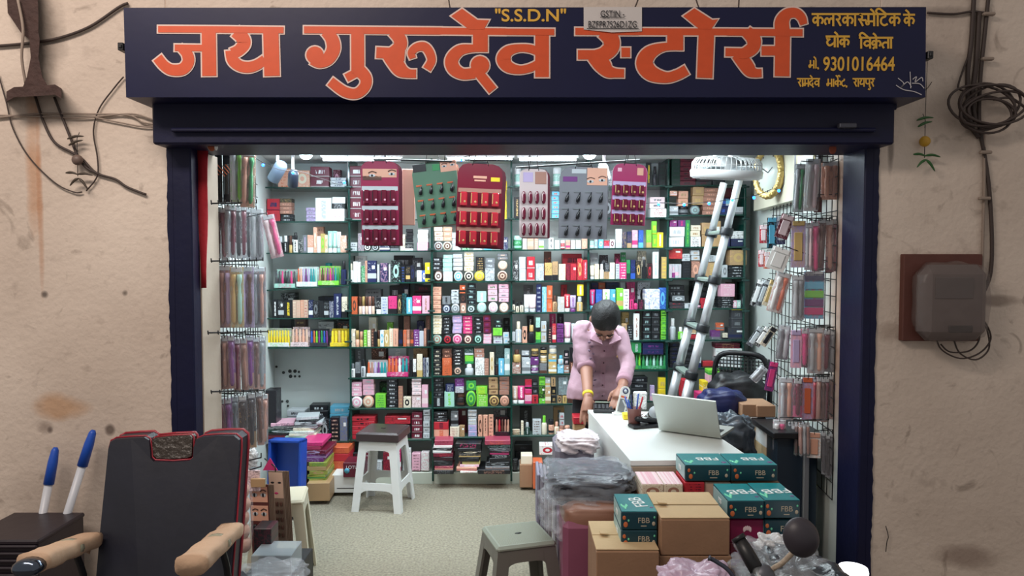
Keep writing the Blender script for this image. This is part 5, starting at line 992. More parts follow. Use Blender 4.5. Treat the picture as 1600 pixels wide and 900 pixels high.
def pack(x0, x1, y0, y1, c1, c2, side, off, label, style='strip', lean=0, grp=None, yaw=None, cat='pack'):
    px = (x0+x1)/2; Xf = (lambda y: XRw(y)-off) if side > 0 else (lambda y: XLw(y)+off)
    Y = max(3.5, min(4.9, solveY(px, Xf)))
    a = P(px, y0, Y); b = P(px, y1, Y); w_ = max(.02, (x1-x0)*Y/F); h = a.z-b.z
    yw = (-.25 if side > 0 else .25) if yaw is None else yaw
    nm = {'strip': 'brush_pack', 'pouch': 'pouch_pack', 'card': 'card_pack', 'grad': 'card_pack'}[style]
    o = empty(nm, a); o.rotation_euler = (0, lean, yw); tag(o, label, cat, grp)
    mb = MB(); mb.box((0, .004, -h/2), (w_*.96, .0025, h), bev=.001); mb.build('backing_card', pm(c1, c2, 3 if style != 'strip' else 5), o)
    mb = MB(); mb.box((0, .0, -.012), (w_*.8, .01, .022), bev=.002); mb.build('header', cm('lg' if style != 'card' else c2, .4), o)
    if style in ('strip', 'pouch'):
        k = 1 if style == 'strip' else max(2, int(w_/.035))
        for i in range(k):
            x = (-.5+(i+.5)/k)*w_*.8; mb = MB(); r = min(.010, w_/k*.34); cc = c2 if i % 2 else c1
            mb.lathe([(r*.5, -h*.94), (r, -h*.88), (r, -h*.45), (r*.7, -h*.42), (r*.7, -h*.3), (r*1.25, -h*.2), (r*1.05, -h*.12)], 9, 0, Matrix.Translation((x, -.008, 0))); mb.build('brush' if style == 'pouch' else 'applicator', cm(cc, .3), o)
        mb = MB(); mb.box((0, -.008, -h*.53), (w_, .026, h*.94), bev=.008); mb.build('clear_pouch', M_pouch, o)
    elif style == 'grad':
        for i, cc in enumerate(('nb', 'sb', 'lm', 'pu', 'hp')): mb = MB(); mb.box((0, -.002, -h*(.12+.18*i)), (w_*.9, .006, h*.15), bev=.002); mb.build('colour_strip', cm(cc, .3), o)
        mb = MB(); mb.box((0, -.006, -h*.5), (w_, .02, h), bev=.006); mb.build('clear_pouch', M_pouch, o)
    else:
        mb = MB(); mb.box((0, -.0015, -h*.55), (w_*.55, .006, h*.6), bev=.002); mb.build('product_window', cm(c2, .25), o)
    mb = MB(); X0 = Xf(Y); gx = (XRw(Y)-.022 if side > 0 else XLw(Y)+.022)-a.x
    Mi = Matrix.Rotation(-yw, 3, 'Z') @ Vector((gx, 0, .0)) ; mb.tube([(0, -.004, -.008), (0, -.004, .012), (Mi.x, Mi.y, .012)], .0024, 5); mb.build('hook', M_wire, o)
    return o
def strips(x0, x1, y0, y1, cols, side, off, rowtxt, grp, c2='lg', style='strip', jitter=3):
    n = len(cols); wd = (x1-x0)/n
    for i, c_ in enumerate(cols):
        j = rr.uniform(-jitter, jitter); nth = ORD[i] if side < 0 else ORD[i]
        pack(x0+i*wd, x0+(i+1)*wd+1, y0+j, y1+j, c_, c2, side, off, '%s blister strip, %s from the left in %s' % (CN[c_], nth, rowtxt), style, rr.uniform(-.03, .03), grp)
# left side
for i in range(3):
    o = pack(322+12.5*i, 334+12.5*i, 236, 316, 'bk', 'bk', -1, .07, 'black pack with orange streaks, %s from the left at the top left' % ORD[i], 'card', 0, 'black packs at the top of the left grid', yaw=.1)
    for k in range(4): mb = MB(); mb.box((0, -.006, -.075-.013*k), (.042, .002, .0035), bev=.0006, M=Matrix.Translation((0, 0, -.09)) @ Matrix.Rotation(R(50), 4, 'Y') @ Matrix.Translation((0, 0, .09))); mb.build('orange_streak', cm('om'), o)
pack(359, 380, 228, 318, 'lg', 'lm', -1, .16, 'clear pouch of coloured brushes right of the black packs', 'pouch'); pack(378, 400, 236, 324, 'pe', 'gr', -1, .2, 'clear pouch with a green brush, topmost on the left', 'pouch', .04)
strips(327, 392, 322, 404, ['gy', 'br', 'mr', 'gy', 'mr', 'bk', 'mr', 'bk'], -1, .1, 'the second row of the left grid', 'blister strips in the second row of the left grid')
pack(391, 411, 326, 406, 'lg', 'gy', -1, .16, 'grey and clear pouch at the right end of the second left row', 'pouch'); pack(408, 428, 336, 404, 'pp', 'hp', -1, .22, 'tilted pink pouch sticking out toward the first shelf bay', 'pouch', R(-12))
for (x0, x1, c1, c2, t) in ((323, 345, 'gy', 'nb', 'dark'), (340, 362, 'bz', 'lv', 'rose-brown palette'), (359, 380, 'gd', 'mt', 'gold brush'), (374, 396, 'lv', 'br', 'mint sponge'), (392, 415, 'gy', 'bz', 'makeup brush')):
    pack(x0, x1, 416+rr.uniform(-3, 3), 512, c1, c2, -1, .13, '%s pouch in the third row of the left grid' % t, 'pouch')
strips(326, 414, 527, 610, ['br', 'mr', 'bz', 'pu', 'mr', 'bz', 'pu', 'br', 'gy'], -1, .12, 'the fourth row of the left grid', 'blister strips in the fourth row of the left grid', 'bz')
strips(328, 372, 622, 700, ['mr', 'mr', 'pu', 'gy'], -1, .08, 'the lowest row of the left grid', 'blister strips in the lowest row of the left grid', 'mr')
for i, (x0, x1, y0, y1, c1, c2) in enumerate(((372, 386, 618, 716, 'bk', 'gd'), (386, 399, 614, 700, 'ch', 'kr'), (399, 410, 612, 696, 'br', 'bz'), (409, 419, 616, 694, 'bz', 'gy'))):
    pack(x0, x1, y0, y1, c1, c2, -1, .17, '%s long blister strip, %s of the four beside the blue crate' % (CN[c1], ORD[i]), 'strip', rr.uniform(-.05, .02), 'long dark blister strips on the left grid')
# hook rails on the left grid
for (y, x0, x1) in ((318, 330, 400), (408, 330, 410), (520, 325, 418), (612, 330, 412)):
    Ya = solveY(x0, lambda q: XLw(q)+.06); Yb = solveY(x1, lambda q: XLw(q)+.2); a = P(x0, y, Ya); b = P(x1, y-2, Yb); o = empty('hook_rail', a); tag(o, 'black hook rail on the left grid above the %s row of packs' % {318: 'second', 408: 'third', 520: 'fourth', 612: 'lowest'}[y], 'hook rail')
    mb = MB(); mb.tube([(0, 0, 0), b-a], .004, 6); mb.build('rail', M_wire, o)
    for i in range(8): q_ = (b-a)*(i/7); mb = MB(); mb.tube([q_, q_+Vector((.01, -.02, -.005)), q_+Vector((.012, -.03, .012))], .0028, 5); mb.build('hook', M_wire, o)
# red cloth and small wires on the left reveal
mb = MB(); rs = []
for i in range(9):
    t = i/8; z = P(315, 234+216*t, 3.27).z; wv = .006*math.sin(t*9); c = P(318-2*t, 300, 3.27).x; hw = .022*(1-.55*t)
    rs.append([(c-hw, 3.26+wv, z), (c+hw, 3.27-wv, z), (c+hw, 3.276-wv, z), (c-hw, 3.266+wv, z)])
mb.rings(rs, smooth=True); tag(mb.build('red_cloth', mat('red_cloth', (176, 30, 44), .8, bump=.3)), 'narrow red cloth hanging inside the left jamb', 'cloth')
# right side
RG = 'packs on the right wire grid'
pack(1243, 1259, 256, 332, 'lg', 'gr', 1, .2, 'clear pouch with green and orange tips at the top right', 'pouch', R(3)); pack(1260, 1282, 248, 330, 'wh', 'pp', 1, .17, 'white film pouch beside the green-tipped one', 'pouch', R(2))
pack(1284, 1312, 252, 312, 'pe', 'bz', 1, .1, 'peach quilted packet, rightmost of the top right row', 'pouch'); pack(1272, 1284, 308, 332, 'mr', 'br', 1, .2, 'small maroon pack below the white film pouch', 'card')
pack(1187, 1199, 352, 380, 'rd', 'pp', 1, .14, 'small pink-red card pack, topmost of the far right ones', 'card'); pack(1199, 1214, 340, 388, 'bk', 'sb', 1, .2, 'black card pack with sky blue product', 'card')
pack(1214, 1228, 338, 382, 'nb', 'lg', 1, .2, 'navy card pack beside the sky blue one', 'card'); pack(1222, 1243, 336, 374, 'mr', 'pp', 1, .22, 'tilted maroon card pack above the lavender pouch', 'card', R(18))
pack(1237, 1259, 345, 418, 'lv', 'gd', 1, .24, 'lavender pouch with an orange print on the right grid', 'card'); pack(1258, 1270, 348, 422, 'lg', 'pp', 1, .18, 'silvery pouch right of the lavender one', 'pouch')
strips(1268, 1312, 344, 426, ['hp', 'br', 'bz', 'mr'], 1, .1, 'the second row of the right grid', 'blister strips in the second row of the right grid', 'mr')
strips(1185, 1202, 393, 419, ['rd', 'om'], 1, .12, 'the far end of the second right row', 'small packs at the far end of the right grid', 'pp', 'card')
pack(1208, 1238, 388, 424, 'wh', 'wh', 1, .26, 'white tilted packet below the maroon card pack', 'card', R(20))
for i, (x0, x1, c1, c2) in enumerate(((1184, 1195, 'bk', 'wh'), (1194, 1204, 'ch', 'lg'), (1204, 1214, 'cr', 'gd'))):
    pack(x0, x1, 438, 480, c1, c2, 1, .18, '%s card pack, %s of three tilted ones on the far right wall' % (CN[c1], ORD[i]), 'card', R(18), 'tilted card packs at the far right wall')
pack(1214, 1238, 426, 490, 'wh', 'om', 1, .24, 'white and orange tilted pouch on the right grid', 'pouch', R(14)); pack(1238, 1257, 430, 500, 'lg', 'gy', 1, .2, 'grey pouch with a printed face beside the rainbow pack', 'pouch')
pack(1257, 1288, 424, 498, 'sb', 'hp', 1, .17, 'rainbow-striped pack, blue at the top and pink below', 'grad')
for i, (x0, x1, c1, c2) in enumerate(((1184, 1195, 'ch', 'lg'), (1195, 1206, 'bk', 'wh'), (1205, 1216, 'cr', 'bk'))):
    pack(x0, x1, 512, 546, c1, c2, 1, .2, '%s card pack, %s of three tilted ones above the folding chair' % (CN[c1], ORD[i]), 'card', R(32), 'tilted card packs above the folding chair')
pack(1217, 1236, 508, 562, 'gy', 'lg', 1, .22, 'grey film pouch left of the pink pouch', 'pouch', R(5)); pack(1236, 1253, 516, 575, 'pk', 'lv', 1, .22, 'pink pouch in the fourth row of the right grid', 'card')
pack(1252, 1263, 514, 574, 'hp', 'mr', 1, .2, 'deep pink strip pack beside the pink pouch', 'strip'); pack(1262, 1288, 512, 584, 'lg', 'pe', 1, .18, 'clear pouch with skin-toned brushes in the fourth right row', 'pouch')
strips(1288, 1314, 514, 580, ['mr', 'gy', 'br'], 1, .09, 'the fourth row of the right grid', 'blister strips in the fourth row of the right grid', 'gy')
pack(1203, 1217, 566, 612, 'pu', 'hp', 1, .24, 'blue-topped magenta card pack hanging over the cartons', 'card', R(10)); pack(1188, 1203, 574, 602, 'lg', 'gy', 1, .24, 'crumpled silver packet left of the magenta card pack', 'pouch', R(40))
pack(1217, 1240, 590, 656, 'lg', 'pe', 1, .2, 'clear pouch with a pale product in the fifth right row', 'pouch'); pack(1240, 1254, 592, 652, 'mr', 'hp', 1, .19, 'maroon pouch between the clear and orange-print pouches', 'strip')
pack(1254, 1271, 590, 656, 'lv', 'om', 1, .17, 'lavender pouch with orange print in the fifth right row', 'card')
strips(1270, 1308, 588, 658, ['rd', 'bz', 'br', 'mr', 'br', 'pu'], 1, .08, 'the fifth row of the right grid', 'blister strips in the fifth row of the right grid', 'bz')
pack(1208, 1228, 656, 704, 'wh', 'hp', 1, .24, 'white pouch with pink print below the clear pouch', 'pouch')
strips(1226, 1264, 660, 712, ['br', 'bz', 'lg', 'br', 'bz', 'lg', 'bz'], 1, .17, 'the lowest right row', 'thin green-tipped strips in the lowest right row', 'dg', jitter=1)
pack(1262, 1283, 676, 716, 'wh', 'pe', 1, .16, 'white hexagonal card with a round print at the lowest right', 'card'); strips(1283, 1303, 676, 744, ['ch', 'bk', 'ch'], 1, .1, 'the lowest corner of the right grid', 'dark strips at the lowest corner of the right grid', 'gy')
# ------------------------------------------------------------------ the man
def fuse(mb, name, m, parent, voxel, smooth=6, wr=0):
    o = mb.build(name, m, parent)
    r = o.modifiers.new('fuse', 'REMESH'); r.mode = 'VOXEL'; r.voxel_size = voxel; r.use_smooth_shade = True
    s_ = o.modifiers.new('soft', 'SMOOTH'); s_.iterations = smooth; s_.factor = .5
    if wr:
        tx = bpy.data.textures.new('folds', 'MUSGRAVE' if False else 'CLOUDS'); tx.noise_scale = .06; tx.noise_depth = 1; dm = o.modifiers.new('folds', 'DISPLACE'); dm.texture = tx; dm.strength = wr; dm.mid_level = .5; dm.texture_coords = 'LOCAL'
    dg = bpy.context.evaluated_depsgraph_get(); bpy.context.view_layer.update(); me = bpy.data.meshes.new_from_object(o.evaluated_get(dg)); o.modifiers.clear()
    me.materials.clear(); me.materials.append(m); o.data = me; return o
def ell(mb, secs, n=20):
    """secs: (centre, rx, ry, axis frame tilt about X in degrees)"""
    rs = []
    for c, rx_, ry_, t, *e in secs:
        M_ = Matrix.Rotation(R(t), 3, 'X'); ex = e[0] if e else .85
        rs.append([tuple(Vector(c)+M_ @ Vector((rx_*math.copysign(abs(math.cos(a))**ex, math.cos(a)), ry_*math.copysign(abs(math.sin(a))**ex, math.sin(a)), 0))) for a in [2*math.pi*k/n for k in range(n)]])
    mb.rings(rs)
V = Vector
hd = P(945, 500, 4.17)                     # head centre
shL = P(910, 517, 4.40); shR = P(968, 526, 4.36)     # viewer's left and right shoulder
elL = P(916, 572, 4.33); wrL = P(919, 622, 4.12); haL = P(914, 636, 4.08)
elR = P(981, 570, 4.26); wrR = P(972, 606, 4.06)
man = None
mb = MB()
neck = P(944, 519, 4.36)
hip = V((.545, 4.58, .80)); chest = V((.535, 4.45, 1.07))
ell(mb, [(hip, .135, .10, 0), (hip+V((-.005, -.02, .1)), .125, .09, 8), (chest, .145, .10, 18), ((shL+shR)/2+V((0, .03, -.02)), .12, .08, 34), (neck+V((0, .02, .0)), .06, .055, 45), (neck+V((.0, -.06, .01)), .05, .05, 60)])
# head, looking down: face axis points down-forward
Hm = Matrix.Translation(hd) @ Matrix.Rotation(R(4), 4, 'Y') @ Matrix.Rotation(R(70), 4, 'X')
def headdisp(d): return 1.0
mb.ball((0, 0, .02), (.075, .092, .095), 20, 14, M=Hm)
mb.ball((0, -.02, -.045), (.056, .066, .07), 16, 12, M=Hm)
mb.rings([[tuple((Hm @ V((x*.9, -.083-.018*t+.0*x, -.0-.035*t+.01)))) for x, _ in [(.008*math.cos(a)*(1+t), 0) for a in [2*math.pi*k/8 for k in range(8)]]] for t in (0, .3)], cap=True) if False else mb.ball((0, -.098, -.03), (.013, .018, .024), 10, 8, M=Hm)
for sx in (-1, 1): mb.ball((sx*.075, .005, -.015), (.012, .02, .032), 10, 8, M=Hm); mb.ball((sx*.03, -.078, .005), (.017, .014, .008), 8, 6, M=Hm)
mb.ball((0, -.086, -.066), (.024, .012, .009), 10, 6, M=Hm)
def limb(a, b, r0, r1, mid=None):
    pts = [a, (a+b)/2 if mid is None else mid, b]; pts = spline(pts, 5); n = len(pts)
    mb.tube(pts, [r0+(r1-r0)*i/(n-1) for i in range(n)], 14)
limb(shL, elL, .052, .042); limb(elL, wrL, .041, .026); limb(shR, elR, .042, .036); limb(elR, wrR, .036, .027)
mb.ball(tuple(elL), .042, 12, 8); mb.ball(tuple(elR), .036, 12, 8)
# hand on the counter corner: palm, four fingers folding over the edge, thumb inside
def hand(w_, dirv, side, curl, down):
    d = dirv.normalized(); sidev = side.normalized(); up = d.cross(sidev).normalized()
    pc = w_+d*.045
    mb.tube([w_, w_+d*.02, pc, w_+d*.085], [.026, .032, .036, .034], 12)
    mb.ball(tuple(pc+d*.01+sidev*.0), (.036, .03, .036), 12, 8)
    for i, (off, ln) in enumerate(((-.030, .062), (-.010, .072), (.010, .067), (.028, .052))):
        p0_ = w_+d*.08+sidev*off; dd = (d+sidev*off*4).normalized(); p1 = p0_+dd*ln*.42; d2 = (dd*(1-curl)+down*curl).normalized(); p2 = p1+d2*ln*.36; d3 = (dd*(1-curl*1.7)+down*curl*1.7).normalized(); p3 = p2+d3*ln*.28
        mb.tube([p0_-dd*.02, p0_, p1, p2, p3], [.0105, .0105, .0095, .0085, .0068], 10); mb.ball(tuple(p3), .007, 8, 6)
    t0 = w_+d*.025+sidev*.026; t1 = t0+(sidev*.8+d*.6).normalized()*.03; t2 = t1+(sidev*.15+d*.8+down*.5).normalized()*.028; t3 = t2+(d*.7+down*.8).normalized()*.02
    mb.tube([w_+d*.015+sidev*.008, t0, t1, t2, t3], [.014, .014, .0115, .0098, .0075], 10); mb.ball(tuple(t3), .0078, 8, 6)
hd_dir = (P(914, 645, 4.05)-wrL); hand(wrL, V((-.10, -.45, -.85)), V((1, .0, -.1)), .35, V((0, -.2, -1)))
hand(wrR, V((-.35, -.6, -.65)), V((-.8, .5, 0)), .4, V((-.3, -.2, -1)))
# legs
for sx in (-1, 1):
    h0 = hip+V((sx*.075, 0, 0)); kn = V((hip.x+sx*.10, 4.55, .46)); an = V((hip.x+sx*.11, 4.62, .08))
    mb.tube([h0, (h0+kn)/2, kn, (kn+an)/2+V((0, .015, 0)), an], [.088, .075, .056, .05, .036], 14)
    mb.ball((an.x, an.y-.06, .035), (.045, .12, .035), 12, 8)
man = fuse(mb, 'person', M_skin, None, .0052, 5)
tag(man, 'man in a pink shirt leaning over the counter with his head bowed', 'person')
# hair: cap over the skull
def hairdisp(d): return 1+.03*math.sin(d[0]*19)*math.sin(d[1]*23)
mb = MB(); mb.ball((0, .012, .034), (.082, .098, .098), 26, 16, M=Hm, disp=hairdisp); mb.ball((0, .06, .0), (.074, .052, .075), 18, 12, M=Hm, disp=hairdisp)
hr = fuse(mb, 'hair', M_hair, man, .006, 2)
# cut: hair sits above the brow only (a raised fringe tuft behind)
mb = MB(); mb.ball(tuple(P(937, 484, 4.27)), (.05, .04, .032), 14, 10, disp=hairdisp); mb.build('hair_tuft', M_hair, hr)
for sx in (-1, 1):
    mb = MB(); mb.ball((sx*.03, -.093, -.008), (.011, .005, .003), 10, 6, M=Hm); mb.build('eye', cm('br'), man); mb = MB(); mb.tube([(Hm @ V((sx*.014, -.092, .012))), (Hm @ V((sx*.03, -.096, .018))), (Hm @ V((sx*.048, -.085, .012)))], .004, 6); mb.build('eyebrow', M_hair, man)
mb = MB(); mb.ball((0, -.094, -.066), (.022, .007, .005), 10, 6, M=Hm); mb.build('lips', mat('lip', (120, 66, 62), .5), man)
# shirt
def shirtm():
    m = mat('pink_shirt_cloth', (176, 142, 156), .8, noise=.05, nscale=10, bump=.8, bscale=11); return m
M_shirt = shirtm(); mb = MB()
hem = P(937, 624, 4.47)
ell(mb, [(hem+V((-.015, .02, 0)), .185, .115, -6), (hem+V((-.02, .02, .07)), .178, .115, 0), (hip+V((-.01, -.04, .12)), .160, .112, 8), (chest+V((0, .0, -.03)), .165, .118, 16), (chest+V((-.003, -.01, .055)), .17, .115, 26),
         ((shL+shR)/2+V((0, .01, -.005)), .145, .10, 40), (neck+V((0, .0, .01)), .075, .066, 52)], 24)
rsv = [shL+V((.02, 0, .0)), shL, (shL+elL)/2+V((-.008, 0, 0)), elL+V((0, 0, .0))]
mb.tube(spline(rsv, 4), [.066, .066, .064, .062, .06, .058, .056, .055, .054, .053, .052, .052, .052], 16)
rsv = [shR+V((-.02, 0, .0)), shR, (shR+elR)/2+V((.0, 0, 0)), elR, elR.lerp(wrR, .72)]
mb.tube(spline(rsv, 4), [.064, .064, .06, .058, .056, .054, .052, .05, .049, .048, .047, .046, .045, .043, .042, .041, .04], 16)
st = fuse(mb, 'shirt', M_shirt, man, .0075, 5, .014)
M_sh2 = mat('pink_shirt_fold', (172, 134, 150), .8, bump=.3, bscale=20)
d = (wrL-elL).normalized(); mb = MB(); mb.tube([elL-d*.004, elL+d*.012, elL+d*.03], [.054, .056, .052], 18); mb.build('rolled_cuff', M_sh2, st)
d = (wrR-elR).normalized(); q_ = elR.lerp(wrR, .72); mb = MB(); mb.tube([q_-d*.03, q_, q_+d*.012], [.043, .044, .042], 16); mb.build('cuff', M_sh2, st)
for sx in (-1, 1): mb = MB(); c_ = neck+V((sx*.055, -.05, -.012)); mb.add([c_+V((-sx*.03, .04, .035)), c_+V((sx*.022, .04, .03)), c_+V((sx*.035, -.03, -.02)), c_+V((-sx*.035, -.035, -.05)), c_+V((-sx*.03, .045, .025)), c_+V((sx*.022, .045, .02)), c_+V((sx*.035, -.02, -.03)), c_+V((-sx*.035, -.025, -.06))], [(0, 1, 2, 3), (7, 6, 5, 4), (0, 4, 5, 1), (1, 5, 6, 2), (2, 6, 7, 3), (3, 7, 4, 0)]); mb.build('collar', M_sh2, st)
# placket with buttons and the printed motif down the viewer's left front
def onbody(px, py):      # first hit on the shirt seen from the street
    o0 = V((0, 0, CH)); dr = (P(px, py, 1)-o0).normalized(); hit, lc, n_, _ = st.ray_cast(o0, dr); return (lc, n_) if hit else (None, None)
pl = [onbody(x, y) for x, y in ((944, 531), (944, 548), (943, 566), (942, 584), (941, 602), (941, 618))]
pl = [(a, n_) for a, n_ in pl if a]
if len(pl) > 2:
    mb = MB(); rs = []
    for a, n_ in pl: rs.append([tuple(a+n_*.003+V((s_*.014, 0, 0))) for s_ in (-1, 1)]+[tuple(a-n_*.003+V((s_*.014, 0, 0))) for s_ in (1, -1)])
    mb.rings(rs, smooth=False); plk = mb.build('placket', M_sh2, st)
    for a, n_ in pl: mb = MB(); mb.ball(tuple(a+n_*.006), .0055, 8, 6); mb.build('button', mat('dark_button', (86, 52, 66), .3), plk)
for x, y in ((921, 535), (925, 541), (920, 548), (926, 553), (922, 560), (927, 566), (923, 574), (929, 580), (925, 588), (930, 594), (926, 602), (965, 557)):
    a, n_ = onbody(x, y)
    if a: mb = MB(); mb.ball(tuple(a+n_*.001), (.010 if x < 960 else .006, .003, .007), 8, 5); mb.build('printed_leaf' if x < 960 else 'badge', mat('print_grey', (128, 106, 128), .6) if x < 960 else cm('gd'), st)
# trousers
mb = MB(); ell(mb, [(hip+V((0, 0, .06)), .142, .108, 0), (hip+V((0, 0, -.06)), .155, .118, 0)])
for sx in (-1, 1):
    h0 = hip+V((sx*.072, 0, -.02)); kn = V((hip.x+sx*.10, 4.55, .46)); an = V((hip.x+sx*.11, 4.62, .10)); mb.tube([h0, (h0+kn)/2, kn, (kn+an)/2+V((0, .01, 0)), an], [.096, .086, .07, .066, .06], 14)
fuse(mb, 'trousers', mat('dark_trousers', (28, 28, 38), .8), man, .009, 5)
d = (wrL-elL).normalized(); mb = MB(); mb.tube([wrL-d*.035, wrL-d*.018], [.0315, .0305], 16); mb.build('yellow_wristband', cm('ye'), man)['label'] = 'yellow wristband'

# ------------------------------------------------------------------ folding chair and bags behind the laptop
fcg = empty('folding_chair', (1.36, 4.35, 0), R(-28)); tag(fcg, 'black folding chair with mesh back beside the ladder', 'chair')
def bar(pts, r, name, m=M_black, par=None, sub=4): 
    mb = MB(); mb.tube(spline([V(p) for p in pts], sub), r, 8); return mb.build(name, m, par)
for sx in (-1, 1):
    bar([(sx*.16, .10, 0), (sx*.165, .03, .45), (sx*.165, -.0, .75), (sx*.15, -.02, 1.0)], .012, 'rear_leg', par=fcg); bar([(sx*.175, -.24, 0), (sx*.175, -.05, .35), (sx*.175, .12, .5)], .012, 'front_leg', par=fcg)
bk_ = bar([(-.15, -.02, .72), (-.155, -.02, .9), (-.12, -.03, 1.01), (0, -.035, 1.03), (.12, -.03, 1.01), (.155, -.02, .9), (.15, -.02, .72), (0, .0, .70), (-.15, -.02, .72)], .016, 'back_frame', par=fcg)
mb = MB()
for i in range(15): x = -.14+i*.02; mb.tube([(x, -.02, .72), (x, -.032, 1.015-.06*(abs(x)/.14)**3)], .0035, 4)
for i in range(14): z = .73+i*.021; mb.tube([(-.145, -.022, z), (.145, -.022, z)], .0035, 4)
mb.build('back_mesh', M_black, bk_)
mb = MB(); mb.box((0, -.1, .44), (.36, .36, .03), bev=.012); mb.build('seat', M_black, fcg)
import mathutils
def soft(name, px, py, Y, rx_, ry_, rz_, m, label, cat, e=.6, seed=1, amp=.09, yaw=0, z=None, group=None, kids=None):
    c = P(px, py, Y); rs = random.Random(seed); ph = [rs.uniform(0, 6) for _ in range(6)]
    def dsp(d): return 1+amp*(math.sin(d[0]*5+ph[0])*math.sin(d[1]*4+ph[1])+.6*math.sin(d[2]*9+ph[2]+d[0]*7)+.35*math.sin(d[1]*17+d[2]*13+ph[3]))
    if z is not None: c.z = z
    film = 'film' in m.name or 'bag' in m.name
    if film:
        def dsp(d, b=dsp):
            q = V((d[0]*2.2+seed, d[1]*2.2, d[2]*2.2)); n1 = abs(mathutils.noise.noise(q*1.1)); n2 = abs(mathutils.noise.noise(q*2.6)); n3 = abs(mathutils.noise.noise(q*5.5))
            return b(d)*(1.06-.16*n1-.10*n2-.05*n3)
    o = MB().ball((0, 0, 0), (rx_, ry_, rz_), 96 if film else 40, 56 if film else 24, disp=dsp, e=e).build(name, m, None, c); o.rotation_euler.z = yaw; tag(o, label, cat, group); return o
M_nvb = mat('navy_nylon', (26, 34, 82), .45, bump=.6, bscale=10); M_blb = mat('black_nylon', (26, 28, 32), .5, bump=.5, bscale=12); M_gyb = mat('grey_plastic_bag', (84, 94, 104), .22, bump=.9, bscale=9)
soft('bag', 1152, 626, 4.2, .15, .1, .13, M_blb, 'black fabric bag slumped on the folding chair seat', 'bag', z=.80); o = soft('bag', 1128, 638, 4.0, .12, .08, .085, M_nvb, 'dark blue nylon bag behind the laptop', 'bag', z=.79)
pbox('low_cabinet', 1085, 664, 1165, 800, 4.0, .16, M_blb, 'dark low cabinet behind the counter carrying the bags', 'cabinet'); soft('bag', 1140, 668, 3.72, .115, .09, .13, M_gyb, 'grey plastic-wrapped bundle right of the laptop', 'bag', z=.67)
pbox('bundle_stand', 1108, 700, 1160, 800, 3.62, .2, M_blb, 'dark box under the grey plastic bundle', 'carton')
# rear right floor goods under the back shelves
for x0, x1, y0, y1, c1, c2, Y in ((1066, 1076, 594, 640, 'rd', 'mr', 4.95), (1098, 1106, 596, 640, 'ye', 'wh', 4.9), (1107, 1126, 586, 640, 'pk', 'wh', 4.95), (1107, 1126, 578, 586, 'lm', 'gr', 4.95), (1090, 1106, 614, 640, 'hp', 'mr', 4.85), (1127, 1138, 592, 640, 'hp', 'br', 5.0), (1005, 1018, 655, 672, 'bk', 'ch', 5.0)):
    pbox('carton', x0, y0, x1, y1, Y, .1, pm(c1, c2, 1), '%s and %s carton standing behind the %s' % (CN[c1], CN[c2], 'ladder' if x0 < 1100 else 'folding chair side of the ladder'), 'carton')
pbox('low_cabinet', 1050, 641, 1150, 757, 4.86, .22, M_blb, 'dark low cabinet at the back wall behind the ladder', 'cabinet')
# cartons at the right wall
for (x0, y0, x1, y1, Y, dep, m, lab) in ((1162, 668, 1196, 760, 3.86, .22, M_kraftL, 'light kraft carton at the floor behind the counter end'), (1168, 652, 1198, 668, 3.86, .2, cm('wh', .6), 'white carton on the light kraft carton'), (1160, 632, 1182, 651.5, 3.86, .18, M_kraft, 'taped kraft carton topping the left pile by the right wall'),
      (1183, 634, 1212, 652, 3.84, .2, M_kraft, 'kraft carton right of the taped one'), (1198, 653, 1212, 672, 3.82, .2, M_gyb, 'grey carton wedged beside the white carton'), (1197, 672, 1222, 700, 3.7, .2, cm('wh', .6), 'white carton low by the right wall'), (1197, 700, 1222, 790, 3.7, .22, M_kraftL, 'kraft carton low by the right wall')):
    pbox('carton', x0, y0, x1, y1, Y, dep, m, lab, 'carton', rz=.0)
# display case corner with chrome post
o = empty('display_cabinet', P(1240, 900, 3.55)); o.location = (P(1250, 700, 3.55).x, 3.55, 0); tag(o, 'dark display cabinet with chrome corner post by the right wall', 'cabinet')
mb = MB(); mb.box((-.01, .16, .36), (.2, .3, .72), bev=.004); mb.build('cabinet_body', mat('dark_teal_cabinet', (34, 48, 62), .25), o)
for dx in (.03,): mb = MB(); mb.box((dx, -.0, .36), (.028, .02, .72), bev=.004); mb.build('chrome_post', M_steel, o)
mb = MB(); mb.box((-.02, .14, .735), (.24, .34, .03), bev=.004); mb.build('top_board', M_black, o)

